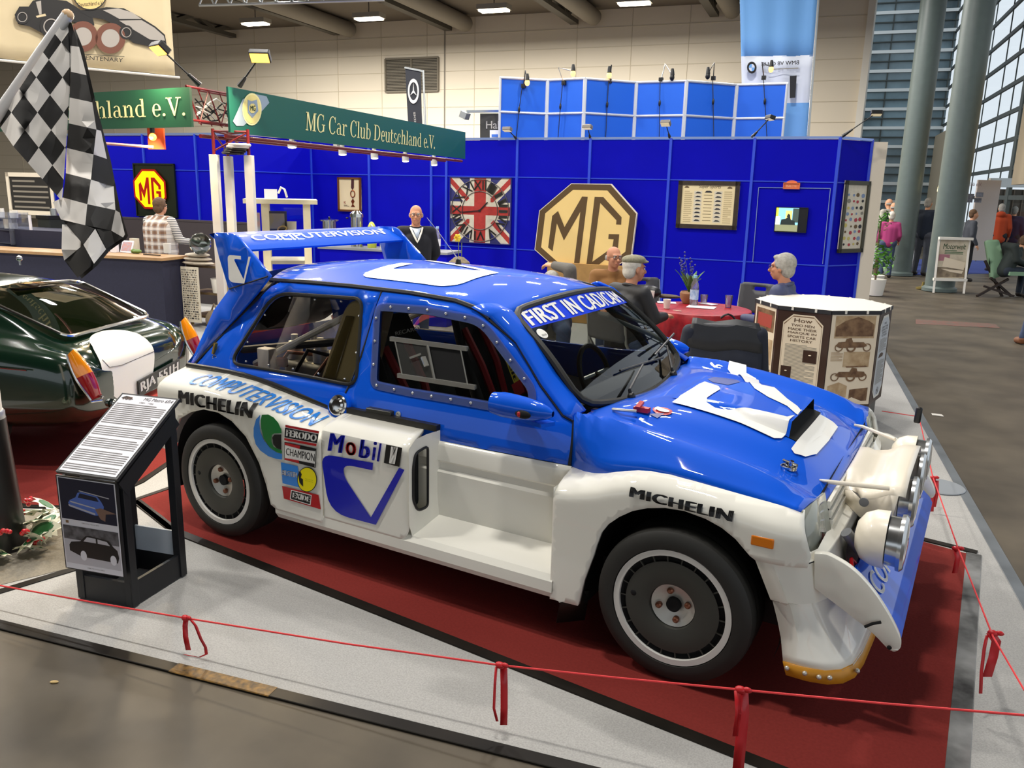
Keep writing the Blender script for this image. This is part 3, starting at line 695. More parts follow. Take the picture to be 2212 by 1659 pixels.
# ---------------------------------------------------------------- front end
BRD = [(1.885, .765, .697), (1.95, .80, .70), (2.02, .835, .712), (2.084, .852, .728), (2.15, .862, .752), (2.252, .868, .777), (2.35, .868, .780), (2.43, .868, .774), (2.60, .862, .757), (2.72, .855, .745), (2.82, .845, .733)]
RDG = [(1.885, .742, .895), (2.03, .738, .905), (2.2, .735, .890), (2.35, .74, .868), (2.56, .74, .829), (2.71, .735, .785), (2.80, .71, .735)]
VAL = [(1.885, .66, .882), (2.03, .63, .868), (2.2, .61, .842), (2.35, .60, .820), (2.56, .585, .785), (2.71, .575, .745), (2.815, .57, .695)]
EDG = [(1.885, .50, .885), (2.03, .47, .905), (2.2, .45, .900), (2.35, .43, .880), (2.56, .40, .835), (2.71, .37, .785), (2.835, .36, .70)]
CEN = [(1.96, 0, .880), (2.03, 0, .912), (2.2, 0, .905), (2.35, 0, .882), (2.56, 0, .838), (2.71, 0, .790), (2.86, 0, .705)]
TB = [[(a[0], a[i]) for a in T] for T in (BRD, RDG, VAL, EDG, CEN) for i in (1, 2)]
def prof_at(x):
    c = [(sinterp(TB[2*k], x), sinterp(TB[2*k+1], x)) for k in range(5)]     # outer .. centre (y, z)
    return c[::-1]
def hood(x, y, off=0.0):
    P = prof_at(x); z = sinterp(P, abs(y)) if abs(y) < P[-1][0] else P[-1][1]; return V((x, y, z+off))
def hx(t, u):     # x of the clip's edge lines: u 0 scuttle .. 1 nose, t = y
    a = abs(t); x0 = 1.955-.09*(min(a, .62)/.62)**2 if a < .62 else 1.885; x1 = 2.862-.015*(a/.6)**2 if a < .6 else 2.84-.03*(a-.6)/.25
    return x0+(x1-x0)*u
SX0, SX1, SW = 2.13, 2.638, .268
def scoop_h(x, y):
    if not (SX0 <= x <= SX1+1e-6): return 0
    e = max(0, min(1, (SW-abs(y))/.035)); e = e*e*(3-2*e); t = min(1, (x-SX0)/(SX1-SX0)); return e*(.003+.056*t**1.1)
def on_hood(px, py, add=0):
    z = .85
    for _ in range(40):
        p = fl(px, py, z); X_, Y_ = max(1.9, min(2.86, p.x)), max(-.86, min(.86, p.y)); z = .6*z+.4*(hood(X_, Y_).z+(scoop_h(X_, Y_) if add else 0))
    return (p.x, p.y)
ysn = sorted(set([round(-.84+1.68*i/56, 4) for i in range(57)]))
rows = []
for i in range(31):
    u = i/30; rows.append([])
    for j in range(57):
        t = -1+2*j/56; sg = 1 if t > 0 else -1; a = abs(t); x = hx(a*.84, u); P = prof_at(x); ymax = P[-1][0]
        q = hood(x, 0); y = ymax*a; rows[-1].append(V((x, sg*y, sinterp(P, y))))
mb = MB(); mb.grid(rows, M_blue, True); BON = mb.build('bonnet', car, solid=.012)
# raised scoop on the bonnet, open at the front
SYS = [-SW, -SW+.008, -SW+.016, -SW+.025, -SW+.035]+[-.21+.42*k/14 for k in range(15)]+[SW-.035, SW-.025, SW-.016, SW-.008, SW]
lipx = lambda y: SX1
rows = [[hood(SX0+(lipx(y)-SX0)*i/14, y)+V((0, 0, scoop_h(SX0+(lipx(y)-SX0)*i/14, y)+.003)) for y in SYS] for i in range(15)]
mb = MB(); mb.grid(rows, M_blue, True); SCO = mb.build('bonnet_scoop', car)
mb = MB(); lip = [p+V((0, 0, -.002)) for p in rows[-1]]; low = [hood(lipx(y)+.032, y, .004) for y in SYS]
mb.grid([lip, [p-V((.05, 0, .006)) for p in lip], [V((p.x-.05, p.y, hood(p.x-.05, p.y).z+.004)) for p in lip], low], M_dark); mb.build('scoop_mouth', SCO)
def hood2(x, y): return hood(x, y, scoop_h(x, y)+.007)
# white stroke mark on the bonnet, as two bands round the scoop
def hd(pl, m, name, add=.0, par=None):
    P = [on_hood(a, b, add) for a, b in pl]; P = [(min(x, SX1-.001), y) if add else (max(x, SX1+.034), y) for x, y in P]; return MB().patch(P, hood2, m, (), .014).build(name, par or BON)
WA = [(1451, 872), (1478, 852), (1510, 832), (1522, 827), (1552, 837), (1556, 843), (1540, 853), (1527, 862), (1526, 872), (1545, 886), (1575, 891), (1622, 893), (1670, 895), (1700, 903), (1717, 917), (1714, 925), (1690, 950), (1700, 962), (1711, 965), (1735, 938), (1771, 896), (1800, 915), (1810, 925), (1790, 955), (1762, 985), (1730, 991), (1705, 982), (1680, 960), (1650, 944), (1605, 922), (1560, 904), (1505, 888)]
hd([(1451, 872), (1478, 852), (1510, 832), (1522, 827), (1552, 837), (1556, 843), (1540, 853), (1527, 862), (1526, 872), (1545, 884), (1575, 890), (1622, 893), (1670, 896), (1700, 903), (1715, 917), (1700, 934), (1688, 950), (1672, 950), (1640, 935), (1600, 917), (1560, 903), (1505, 886)], M_wht_dec, 'bonnet_mark', .02)
hd([(1712, 966), (1736, 938), (1771, 898), (1800, 915), (1810, 925), (1790, 955), (1764, 984), (1740, 990), (1716, 983), (1688, 962)], M_wht_dec, 'bonnet_mark', .0)
hd([(1572, 800), (1590, 799), (1612, 808), (1633, 820), (1640, 830), (1660, 845), (1700, 864), (1722, 880), (1731, 893), (1730, 905), (1722, 908), (1718, 896), (1700, 880), (1660, 861), (1630, 842), (1610, 828), (1585, 815)], M_wht_dec, 'bonnet_mark', .04)
mb = MB(); P = [on_hood(a, b, .0) for a, b in ((1528, 823), (1548, 817), (1590, 829), (1598, 836), (1572, 841), (1540, 832))]; mb.patch(P, lambda x, y: hood2(x, y)-V((0, 0, .002)), mat('vent_navy', '#0a2f86', .5), (), .04); mb.build('bonnet_vent', BON)
# red cut-off pull, round and triangular stickers at the scuttle
mb = MB(); P = on_hood(1385, 890); p = hood(*P); mb.bar(p+V((-.03, 0, .012)), p+V((.035, 0, .012)), .03, .02, M_rdec); mb.bar(p+V((-.01, -.02, .02)), p+V((-.01, .03, .035)), .02, .012, M_rdec); q = hood(*on_hood(1345, 895), .012); mb.tube([q+V((-.05, .01, 0)), q+V((0, -.01, .008)), q+V((.06, 0, .01))], .007, M_steel, 6); mb.build('kill_switch', BON)
mb = MB(); c = on_hood(1431, 888); mb.patch([(c[0]+.042*cos(a*pi/12), c[1]+.034*sin(a*pi/12)) for a in range(24)], lambda x, y: hood(x, y, .004), M_rdec, (), .05); mb.patch([(c[0]+.03*cos(a*pi/12), c[1]+.014*sin(a*pi/12)) for a in range(24)], lambda x, y: hood(x, y, .006), M_wht_dec, (), .05)
P = [on_hood(a, b) for a, b in ((1402, 896), (1436, 894), (1420, 905))]; mb.patch(P, lambda x, y: hood(x, y, .004), mat('sticker_blue', '#20307a', .4), (), .05); mb.build('bonnet_sticker', BON)
for px, py in ((1706, 1010), (1535, 789)):
    P = on_hood(px, py); p = hood(*P); mb = MB(); mb.lathe(p, V((.25, -.1, 1)), [(.028, 0), (.026, .008), (.010, .010), (.008, .03), (0, .031)], M_chr, 18); mb.tube([p+V((-.03, .02, .02)), p+V((.03, -.02, .02))], .005, M_chr, 6); mb.tube([p+V((.03*cos(a*pi/6), .03*sin(a*pi/6)-.02, .012)) for a in range(12)], .003, M_chr, 5, True); mb.build('bonnet_pin', BON)
# front wings (white), each with its arch
def zb_(x): return sinterp(TB[1], x)
def yb_(x): return sinterp(TB[0], x)
for s in (-1, 1):
    near = s < 0
    bl = [(x, zb_(x)) for x in (1.905, 1.97, 2.03, 2.084, 2.13, 2.17, 2.22, 2.27, 2.35, 2.43, 2.52, 2.60, 2.70, 2.78, 2.82)]
    ol = bl+[(2.850, .66), (2.868, .60), (2.860, .557), (2.695, .557), (2.674, .568), (2.62, .618), (2.569, .648), (2.51, .668), (2.431, .680), (2.36, .676), (2.291, .660), (2.235, .636), (2.184, .601), (2.14, .560), (2.113, .518), (2.095, .46), (2.085, .416), (2.05, .30), (2.03, .19), (1.905, .185)]
    def fw(x, z, s=s):
        zt_ = zb_(x); k = min(1, max(0, (zt_-z)/.085)); yi = yb_(x); e = max(0, (x-2.72)/.15)
        return V((x, s*(yi+(.94-yi)*(1-(1-k)**2.4)-.04*e*e*1), z))
    w = MB().patch(ol, fw, M_cwht, (), .02, not near).build('front_wing', car, solid=.022)
    well(s, 2.412, .385, w)
    mb = MB(); mb.quad((1.905, s*.94, .19), (1.905, s*.94, .66), (1.905, s*.76, .66), (1.905, s*.76, .19), M_cwht); mb.build('wing_end', w)
    if near:
        FW_ = w; mb = MB(); a = onY(1623, 1160, -.935); b = onY(1672, 1180, -.935); mb.box(((a.x+b.x)/2, -.936, (a.z+b.z)/2), (abs(b.x-a.x), .014, .038), M_ora); mb.build('side_indicator', w, bevel=.005)
        mb = MB(); mb.poly([V((1.97, -.90, .22)), V((2.05, -.88, .24)), V((2.00, -.80, .06)), V((1.90, -.86, .045)), V((1.93, -.90, .15))], M_rub); mb.build('mud_flap', w, solid=.008)
# headlamps, grille, bumper
M_hl = glass('headlamp_cover', (.8, .82, .78), .10, .62, '#bcc0b4')
for s in (-1, 1):
    A = [V((2.815, s*.845, .733)), V((2.868, s*.835, .535)), V((2.895, s*.60, .55)), V((2.845, s*.585, .725))]
    mb = MB(); mb.poly(A if s < 0 else A[::-1], M_hl); h = mb.build('headlamp', car, solid=.01)
    mb = MB(); c = (A[0]+A[1]+A[2]+A[3])/4-V((.06, 0, 0)); mb.lathe(c, V((1, 0, 0)), [(0, -.03), (.05, -.02), (.085, .03)], M_chr, 24, False); mb.ball(c, .02, mat('bulb', '#ffffff', .3, emit=.6), 10, 8); mb.build('reflector', h)
    mb = MB(); mb.poly([a-V((.14, 0, 0)) for a in A], M_cwht); mb.build('lamp_box', h)
mb = MB()
for k in range(4):
    z = .70-.035*k; mb.bar((2.862+.008*k, -.585, z-.02), (2.862+.008*k, .585, z-.02), .012, .028, M_cwht, V((0, 0, 1)))
mb.quad((2.83, -.6, .72), (2.83, -.6, .54), (2.83, .6, .54), (2.83, .6, .72), M_dark); mb.build('grille', car)
def plan(z):     # half plan outline of the bumper at height z, from the arch round to the centre
    xr = interp([(.155, 2.835), (.20, 2.82), (.30, 2.795), (.42, 2.755), (.557, 2.692)], z); xf = interp([(.155, 3.06), (.20, 3.05), (.30, 2.985), (.408, 2.925), (.42, 2.937), (.557, 2.905)], z); yo = interp([(.155, .93), (.20, .93), (.30, .905), (.408, .908), (.42, .926), (.557, .935)], z)
    P = [(xr, yo), (xr+.06, yo), (xf-.14, yo-.004), (xf-.09, yo-.018), (xf-.045, yo-.055), (xf-.015, yo-.115), (xf, yo-.22), (xf+.01, .5), (xf+.015, .25), (xf+.015, 0)]
    return P
zs_ = [.575, .557, .50, .43, .42, .408, .40, .34, .28, .23, .20]
def shell(zl, m, grow=0):
    mb = MB(); rows = []
    for z in zl:
        P = plan(z); rows.append([V((x, -(y+grow), z)) for x, y in P]+[V((x, y+grow, z)) for x, y in P[-2::-1]])
    mb.grid(rows, m, True); return mb
mb = shell(zs_, M_cwht)
top = [V((x, -y, .575)) for x, y in plan(.557)]; inn = [V((2.80, -min(y, .86), .60)) for x, y in plan(.557)]
BMP = mb.build('front_bumper', car, solid=.012, ang=30)
for s in (-1, 1):
    mb = MB(); P = plan(.557); mb.grid([[V((x, s*y, .573)) for x, y in P], [V((min(x, 2.875), s*min(y, .86 if y > .6 else y), .600)) for x, y in P]], M_cwht, s > 0); mb.build('bumper_top', BMP)
mb = MB(); mb.tube([V((x, -y, .565)) for x, y in plan(.557)[:6]], .0025, M_gap, 6); mb.build('bumper_seam', BMP)
SK = shell([.205, .18, .157], M_yel, .004).build('front_skirt', car, solid=.008, label='ochre plastic skirt under the bumper')
studs('bolt', SK, [(x+.012, -(y+.004), .185) for x, y in (plan(.19)[0], plan(.19)[1], (2.93, .928), plan(.19)[3], plan(.19)[5])], .009, M_steel)
# big blue splitter between two white end plates
mb = MB(); SB = [(2.985, .468), (3.00, .462), (3.08, .392), (3.15, .328), (3.166, .300), (3.145, .296), (3.00, .435), (2.975, .455)]
mb.grid([[V((x, y, z)) for x, z in SB+[SB[0]]] for y in (-.80, -.4, 0, .4, .80)], M_blue); SPL = mb.build('splitter', car)
def spt(x, y): return V((3.01+(.10-y)*.75, x, .4605-(.10-y)*.667))
mb = MB(); mb.text('COMPUTERVISION', None, None, None, .115, M_wht_dec, 'C', .015, .22, 1.30, fn=lambda x, y: spt(x, y*.95+.0), maxe=.06); mb.build('splitter_lettering', SPL)
EP = rp([(2.872, .600), (2.912, .608), (3.00, .575), (3.08, .50), (3.15, .40), (3.180, .335), (3.150, .300), (3.085, .36), (2.885, .475)], [0, .02, .1, .1, .05, .04, .04, .05, 0])
for s in (-1, 1):
    mb = MB(); mb.patch(EP, lambda x, z, s=s: V((x, s*(.87-.06*(x-2.87)), z)), M_cwht, (), .06, s > 0); e = mb.build('splitter_end_plate', car, solid=.03, bevel=.006)
    if s < 0:
        mb = MB(); a = onY(1868, 1354, -.87); b = onY(1885, 1347, -.87); c = onY(1903, 1344, -.87); mb.tube([a, b, c], .005, M_dark, 6); mb.build('plate_slot', e); MB().ball(onY(1921, 1399, -.868), (.008, .004, .008), M_dark, 8, 6).build('plate_hole', e)
# wheels
def wheel(x, s, steer=0):
    mb = MB(); o = (x, s*.735, .30); ax = (0, s, 0)
    tp = [(.225, 0), (.268, .004), (.292, .018), (.299, .04), (.299, .19), (.294, .212), (.278, .226), (.252, .231), (.230, .228), (.226, .20)]
    mb.lathe(o, ax, tp, M_tyre, 72, False)
    for k in (.07, .115, .16): mb.lathe(o, ax, [(.2995, k-.004), (.300, k), (.2995, k+.004)], M_rub, 72, False)
    w = mb.build('tyre', car)
    mb = MB(); mb.lathe(o, ax, [(.226, .19), (.226, .224), (.204, .224), (.203, .212)], mat('rim_white', '#d9d6cf', .35), 72, False); mb.lathe(o, ax, [(.203, .212), (.190, .200), (.178, .200), (.178, .212)], M_dark, 72, False)
    mb.lathe(o, ax, [(.179, .217), (.150, .220), (.10, .216), (.088, .212), (.086, .195)], M_wdisc, 64, False); mb.build('wheel_disc', w)
    if s < 0:
        me = None
        for k in range(22):
            a = 2*pi*k/22
            if me is None: ob = MB().box((0, 0, 0), (.026, .006, .005), M_wdisc).build('vent_fin', w, False); me = ob.data
            else: ob = bpy.data.objects.new('vent_fin', me); COL.objects.link(ob); ob.parent = w
            ob.location = (x+.190*cos(a), s*(.735+.211), .30+.190*sin(a)); ob.rotation_euler = (0, -a, 0)
        MB().ball((x-.15*cos(.15), s*(.735+.219), .3+.02), (.012, .003, .012), M_dark, 10, 6).build('valve', w)
    mb = MB(); mb.lathe(o, ax, [(.086, .19), (.084, .198), (.05, .186), (.028, .180), (.028, .16)], M_steel, 40, False); mb.lathe(o, ax, [(.027, .14), (.027, .196), (.018, .198), (.0, .192)], M_dark, 24, False); hb = mb.build('hub', w)
    for k in range(4):
        a = pi/2*k+.25; p = V((x+.057*cos(a), s*(.735+.186), .30+.057*sin(a))); MB().lathe(p, ax, [(.013, 0), (.012, .014), (.007, .018), (.0, .015)], M_cop, 12).build('lug_nut', w)
    return w
for x in (0, 2.412):
    for s in (-1, 1): wheel(x, s)
mb = MB(); mb.box((1.2, 0, .26), (3.2, 1.40, .10), M_blkc); mb.build('underbody', car)
# brass latch on the hatch seam
q = S0(467, 752, .01); mb = MB(); mb.bar(q+V((-.012, 0, -.03)), q+V((.012, 0, .03)), .018, .012, mat('latch_brass', '#b89a4a', .3, metal=.8)); mb.tube([q+V((.014*cos(t*pi/6), -.004, -.05+.014*sin(t*pi/6))) for t in range(12)], .003, M_chr, 5, True); mb.build('hatch_latch', car)
# ---------------------------------------------------------------- lamp pod in front of the grille
M_crm = mat('pod_cream', '#ece2cf', .35, coat=.4)
mb = MB(); ysl = [-.33, -.30, -.22, -.14, -.05, .05, .14, .22, .30, .33]
def pod_z(x, y): 
    z = sinterp([(2.85, .695), (2.90, .705), (2.945, .690), (2.985, .700), (3.03, .728), (3.075, .735), (3.10, .735)], x); return z-.05*max(0, (abs(y)-.24)/.09)**2
mb.grid([[V((x, y*(.88 if x < 2.93 else 1.06), pod_z(x, y))) for y in ysl] for x in (2.85, 2.875, 2.90, 2.925, 2.95, 2.975, 3.0, 3.03, 3.055, 3.075, 3.10)], M_crm, True)
for s in (-1, 1): mb.grid([[V((x, s*.33*(.88 if x < 2.93 else 1.06), pod_z(x, .33))) for x in (2.85, 2.90, 2.95, 3.0, 3.04, 3.075)], [V((x, s*.33*(.88 if x < 2.93 else 1.06), zz)) for x, zz in ((2.86, .62), (2.90, .585), (2.95, .57), (3.0, .57), (3.04, .56), (3.06, .56))]], M_crm, s < 0)
PODF = mb.build('lamp_pod', car, solid=.008, ang=60)
mb = MB(); c = onY(1866, 1085, -.352); mb.lathe(c+V((0, .004, 0)), (0, -1, 0), [(.018, 0), (.018, .006), (.014, .007), (0, .005)], mat('grommet_grey', '#6d6f73', .4), 16); mb.build('cable_grommet', PODF)
M_lens = mat('lens_glass', '#e9edee', .08, coat=1); M_lrim = mat('lamp_rim', '#c4c6c6', .2, metal=.9)
for k, y in enumerate((.545, .18, -.18, -.55)):
    outer = k in (0, 3); c = V((2.995, y-(.015 if y < 0 else -.015), .585)) if outer else V((2.995, y, .615))
    mb = MB(); ax = V((1, 0, 0)); r = .102
    if outer: mb.lathe(c, ax, [(.0, -.035), (.05, -.028), (.085, -.005), (.102, .03), (.106, .075)], M_crm, 32)
    else: mb.lathe(c, ax, [(.0, -.03), (.06, -.02), (.088, .02), (.095, .075)], M_crm, 32)
    L = mb.build('spot_lamp', PODF)
    mb = MB(); mb.lathe(c, ax, [(.090, .078), (.090, .115), (r, .115), (r+.002, .128), (r-.008, .138)], M_lrim, 32, False); mb.build('lamp_rim', L)
    mb = MB(); mb.lathe(c, ax, [(r-.008, .136), (.06, .142), (0, .145)], M_lens, 32, False); mb.build('lens', L)
mb = MB(); mb.tube([onY(1770, 1037, -.43), onY(1790, 1041, -.43), V((3.04, -.36, .712))], [.004, .009, .009], M_crm, 10); mb.build('pod_stay', PODF); mb = MB(); mb.tube([V((2.80, .43, .735)), V((2.84, .43, .732)), V((2.99, .33, .722))], [.006, .008, .008], M_crm, 10)
mb.build('pod_stay', PODF)
mb = MB(); mb.bar((3.055, .60, .745), (3.058, .60, .825), .018, .03, M_blk); mb.build('lamp_handle', PODF, bevel=.008)
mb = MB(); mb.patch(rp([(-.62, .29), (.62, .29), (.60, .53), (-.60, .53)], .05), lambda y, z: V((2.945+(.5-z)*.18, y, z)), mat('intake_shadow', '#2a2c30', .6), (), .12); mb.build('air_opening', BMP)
mb = MB(); mb.tube([V((2.93, -.56, .58)), V((2.985, -.52, .50)), V((2.985, -.2, .46)), V((2.985, .2, .46)), V((2.985, .52, .50)), V((2.93, .56, .58))], .022, mat('bar_grey', '#8a8d93', .35, metal=.4), 10); mb.build('bull_bar', BMP)
mb = MB(); mb.tube([V((2.97, -.62, .47)), V((2.985, -.58, .43)), V((2.98, -.54, .45)), V((2.96, -.56, .48))], .008, M_rdec, 8, True); mb.build('tow_eye', BMP)
# ---------------------------------------------------------------- lettering and stickers on the near flank
Z3 = lambda a, b: (360+.28933*a, 780+.28933*b)
def fa_(x, z, o=.004):
    t = zt(x)-z; k = min(1, max(0, t/.10)); return V((x, -(.752+(.95-.752)*(1-(1-k)**2.6)+o), z+o*.8*(1-k)))
def flank(par, name, polys, texts=(), y=-.9545, surf=None):
    mb = MB(); o = 0
    for pl, m in polys:
        P = [onY(*Z3(a, b), y) for a, b in pl]; o += .0007
        f = surf or (lambda x, z, o=o: V((x, y-o, z)))
        if surf: mb.patch([(p.x, p.z) for p in P], lambda x, z, o=o: surf(x, z)-V((0, o, 0)), m, (), .05)
        else: mb.add([V((p.x, y-o, p.z)) for p in P], [tuple(range(len(P)))], m)
    for st, q, m, b, sh in texts:
        o += .0007; c = [onY(*Z3(a, b_), y-o) for a, b_ in q]; mb.qtext(st, *c, m, b, sh)
    return mb.build(name, par, False)
a = onY(412, 829, -.89); b = onY(682, 906, -.89)
mb = MB(); mb.tbox('COMPUTERVISION', lambda u, v: (lambda x: fa_(x, zt(x)-.046+.034*v, .005))(a.x+u*(b.x-a.x)+.02*v), M_ldec, .85, .08, .02, .2, .03); mb.build('lettering', RARCH, False, label='light blue lettering on the rear arch shoulder')
mb = MB(); mb.tbox('MICHELIN', lambda u, v: (lambda x: fa_(x, .678+.066*v, .007))(-.267+u*.535), M_kdec, .53, .066, .085, 0, .04); mb.build('lettering', RARCH, False, label='heavy black lettering over the rear wheel')
flank(RARCH, 'helmet_sticker', [
    ([(700, 400), (668, 435), (650, 500), (650, 560), (665, 620), (700, 668), (760, 710), (820, 730), (862, 735), (862, 693), (826, 684), (776, 652), (727, 592), (700, 530), (692, 470)], M_ldec),
    ([(712, 400), (760, 398), (800, 420), (835, 460), (856, 510), (860, 538), (805, 540), (786, 552), (783, 600), (800, 640), (862, 668), (862, 690), (822, 678), (770, 642), (725, 575), (707, 500), (703, 440)], M_gdec),
    ([(806, 548), (858, 547), (858, 662), (822, 648), (798, 620), (791, 570)], M_kdec)])
flank(RARCH, 'ferodo_sticker'.replace('ferodo', 'brake_maker'), [([(888, 474), (1140, 522), (1120, 637), (880, 588)], M_wht_dec), ([(888, 476), (1140, 524), (1138, 540), (887, 492)], M_rdec), ([(886, 496), (1136, 546), (1124, 612), (882, 568)], M_kdec), ([(882, 573), (1122, 618), (1120, 635), (881, 590)], M_rdec)],
      [('FERODO', [(890, 560), (1116, 603), (1124, 550), (895, 508)], M_wht_dec, .08, 0)])
flank(RARCH, 'spark_plug_sticker', [([(880, 603), (1118, 655), (1112, 797), (880, 736)], M_kdec), ([(884, 610), (1114, 661), (1108, 790), (884, 731)], M_wht_dec), ([(884, 608), (1000, 632), (995, 655), (884, 625)], M_rdec), ([(1000, 632), (1116, 656), (1114, 672), (995, 655)], M_kdec), ([(884, 722), (990, 740), (996, 763), (884, 734)], M_rdec), ([(990, 742), (1110, 765), (1108, 793), (996, 764)], M_kdec)],
      [('CHAMPION', [(890, 700), (1104, 752), (1106, 692), (892, 648)], M_kdec, .012, 0)])
flank(RARCH, 'shock_absorber_sticker', [([(853, 755), (978, 785), (1000, 945), (866, 912)], M_ldec), ([(1050+74*cos(t*pi/18)+0, 884+93*sin(t*pi/18)) for t in range(36)], M_kdec), ([(1050+69*cos(t*pi/18), 884+88*sin(t*pi/18)) for t in range(36)], M_ydec), ([(985, 840), (1000, 820), (1012, 845), (1004, 870), (1020, 880), (1022, 935), (1010, 925), (995, 905), (990, 880)], M_kdec)],
      [('BILSTEIN', [(862, 850), (972, 872), (975, 832), (864, 812)], M_wht_dec, .06, 0)]+[('I I I I I I', [(1035, 880+k*14), (1090, 893+k*14), (1090, 889+k*14), (1035, 876+k*14)], M_gdec, .02, 0) for k in range(2)])
flank(RARCH, 'battery_sticker', [([(862, 932), (1135, 1000), (1152, 1107), (876, 1026)], M_rdec), ([(930, 960), (1084, 1000), (1076, 1076), (922, 1030)], M_wht_dec), ([(936, 967), (1079, 1004), (1071, 1068), (929, 1026)], M_kdec)],
      [('EXIDE', [(938, 1018), (1068, 1055), (1073, 1013), (943, 978)], M_wht_dec, .09, 0)])
PY = -.9485
flank(POD, 'oil_maker_lettering', [([(1640, 622), (1760, 648), (1738, 790), (1622, 760)], M_kdec)],
      [('M', [(1200, 668), (1308, 690), (1332, 556), (1222, 535)], M_bdec, .06, 0), ('o', [(1334, 697), (1414, 714), (1416, 614), (1336, 596)], M_rdec, .055, 0), ('b', [(1430, 718), (1512, 735), (1530, 600), (1450, 584)], M_bdec, .055, 0), ('i', [(1530, 738), (1552, 744), (1572, 606), (1546, 600)], M_bdec, .03, 0), ('l', [(1568, 747), (1584, 752), (1606, 616), (1590, 612)], M_bdec, .03, 0),
       ('1', [(1660, 762), (1702, 772), (1726, 645), (1676, 636)], M_wht_dec, .03, 0)], PY)
flank(POD, 'stroke_mark', [(rp([(1150, 690), (1542, 760), (1537, 815), (1322, 770), (1322, 860), (1525, 1167), (1735, 797), (1776, 812), (1562, 1222), (1215, 1130)], [95, 0, 0, 75, 60, 0, 0, 0, 0, 150]), M_bdec)], (), PY, lambda x, z: V((x, PY, z)))
def fw_(x, z, o=.007):
    k = min(1, max(0, (zb_(x)-z)/.085)); yi = yb_(x); return V((x, -(yi+(.94-yi)*(1-(1-k)**2.4)+o), z))
mb = MB(); mb.tbox('MICHELIN', lambda u, v: (lambda x: fw_(x, .692-.012*u+.036*v))(2.22+u*.385), M_kdec, .38, .036, .075, 0, .03); mb.build('lettering', FW_, False, label='black lettering over the front wheel')
# ---------------------------------------------------------------- cockpit seen through the windows
M_red = mat('belt_red', '#b3121c', .6); M_bely = mat('belt_yellow', '#e3d03a', .6); M_cage = mat('cage_grey', '#c9c4b4', .4); M_khaki = mat('intake_khaki', '#cdb884', .35, coat=.4)
CK = MB().box((.95, 0, .34), (1.85, 1.30, .04), M_blkc).build('cockpit_floor', car, False)
mb = MB(); mb.box((1.72, 0, .74), (.22, 1.24, .24), M_blkc); mb.build('dashboard', CK, bevel=.05)
mb = MB(); mb.box((1.875, 0, .62), (.04, 1.3, .45), M_blkc); mb.box((.52, 0, .55), (.03, 1.3, .42), M_blkc); mb.build('bulkhead', CK, False)
for y in (-.36, .36):
    mb = MB(); bk = [V((.80, 0, .50)), V((.70, 0, .80)), V((.64, 0, 1.02)), V((.62, 0, 1.14))]
    rows = []
    for (x, z, w, wing) in ((1.12, .50, .24, .05), (.86, .44, .24, .10), (.80, .55, .24, .12), (.72, .80, .25, .14), (.67, .95, .20, .08), (.64, 1.05, .16, .05), (.625, 1.15, .13, .03)):
        rows.append([V((x+wing*abs(t)**2.5, y+w*t, z+(wing*.8*abs(t)**3 if z < .6 else 0))) for t in (-1, -.8, -.5, 0, .5, .8, 1)])
    mb.grid(rows, mat('seat_black', '#151516', .7)); st = mb.build('race_seat', CK, solid=.04)
    if y < 0:
        mb = MB(); mb.qtext('RECARO', S0(849, 726, -.02), S0(900, 714, -.02), S0(899, 706, -.02), S0(847, 718, -.02), mat('seat_letter', '#b9bab8', .5), .02); mb.build('lettering', st, False)
    for dy in (-.09, .09):
        mb = MB(); mb.tube([V((.68, y+dy, 1.0)), V((.80, y+dy*.9, .80)), V((.90, y+dy*.6, .55))], .022, M_red, 6); mb.build('belt', st)
for (a, b, tx) in (((1056, 738), (1092, 835), 'sabelt'), ((1093, 762), (1118, 828), 'abelt')):
    p, q = S0(*a, -.10), S0(*b, -.10); mb = MB(); mb.bar(p, q, .032, .006, M_bely, V((0, 1, 0))); d = (q-p).normalized(); n = d.cross(V((0, 1, 0))).normalized()
    mb.qtext(tx, p.lerp(q, .12)-n*.010-V((0, .004, 0)), p.lerp(q, .95)-n*.010-V((0, .004, 0)), p.lerp(q, .95)+n*.010-V((0, .004, 0)), p.lerp(q, .12)+n*.010-V((0, .004, 0)), M_kdec, .04); mb.bar(q, q+d*.06, .055, .02, M_red, V((0, 1, 0))); mb.build('harness_strap', CK)
mb = MB(); c = V((1.48, .36, .82)); mb.tube([c+V((-.06*sin(a*pi/12), .17*cos(a*pi/12), .15*sin(a*pi/12))) for a in range(24)], .014, M_blkc, 8, True); mb.tube([c+V((0, -.16, 0)), c, c+V((0, .16, 0))], .012, M_steel, 6); mb.tube([c, c+V((.2, 0, -.06))], .02, M_blkc, 8); mb.build('steering_wheel', CK)
mb = MB(); hoop = [V((.60, -.60, .40)), V((.60, -.58, 1.0)), V((.62, -.50, 1.24)), V((.62, .50, 1.24)), V((.60, .58, 1.0)), V((.60, .60, .40))]
mb.tube(hoop, .02, M_cage, 8)
for s in (-1, 1): mb.tube([V((.62, s*.50, 1.24)), V((1.40, s*.49, 1.22)), V((1.62, s*.54, 1.05)), V((1.80, s*.58, .84))], .018, M_blkc, 8); mb.tube([V((.62, s*.48, 1.22)), V((-.25, s*.45, .80))], .018, M_cage, 8)
mb.tube([V((.62, -.48, 1.22)), V((.45, .48, .70))], .018, M_blkc, 8)
mb.build('roll_cage', CK)
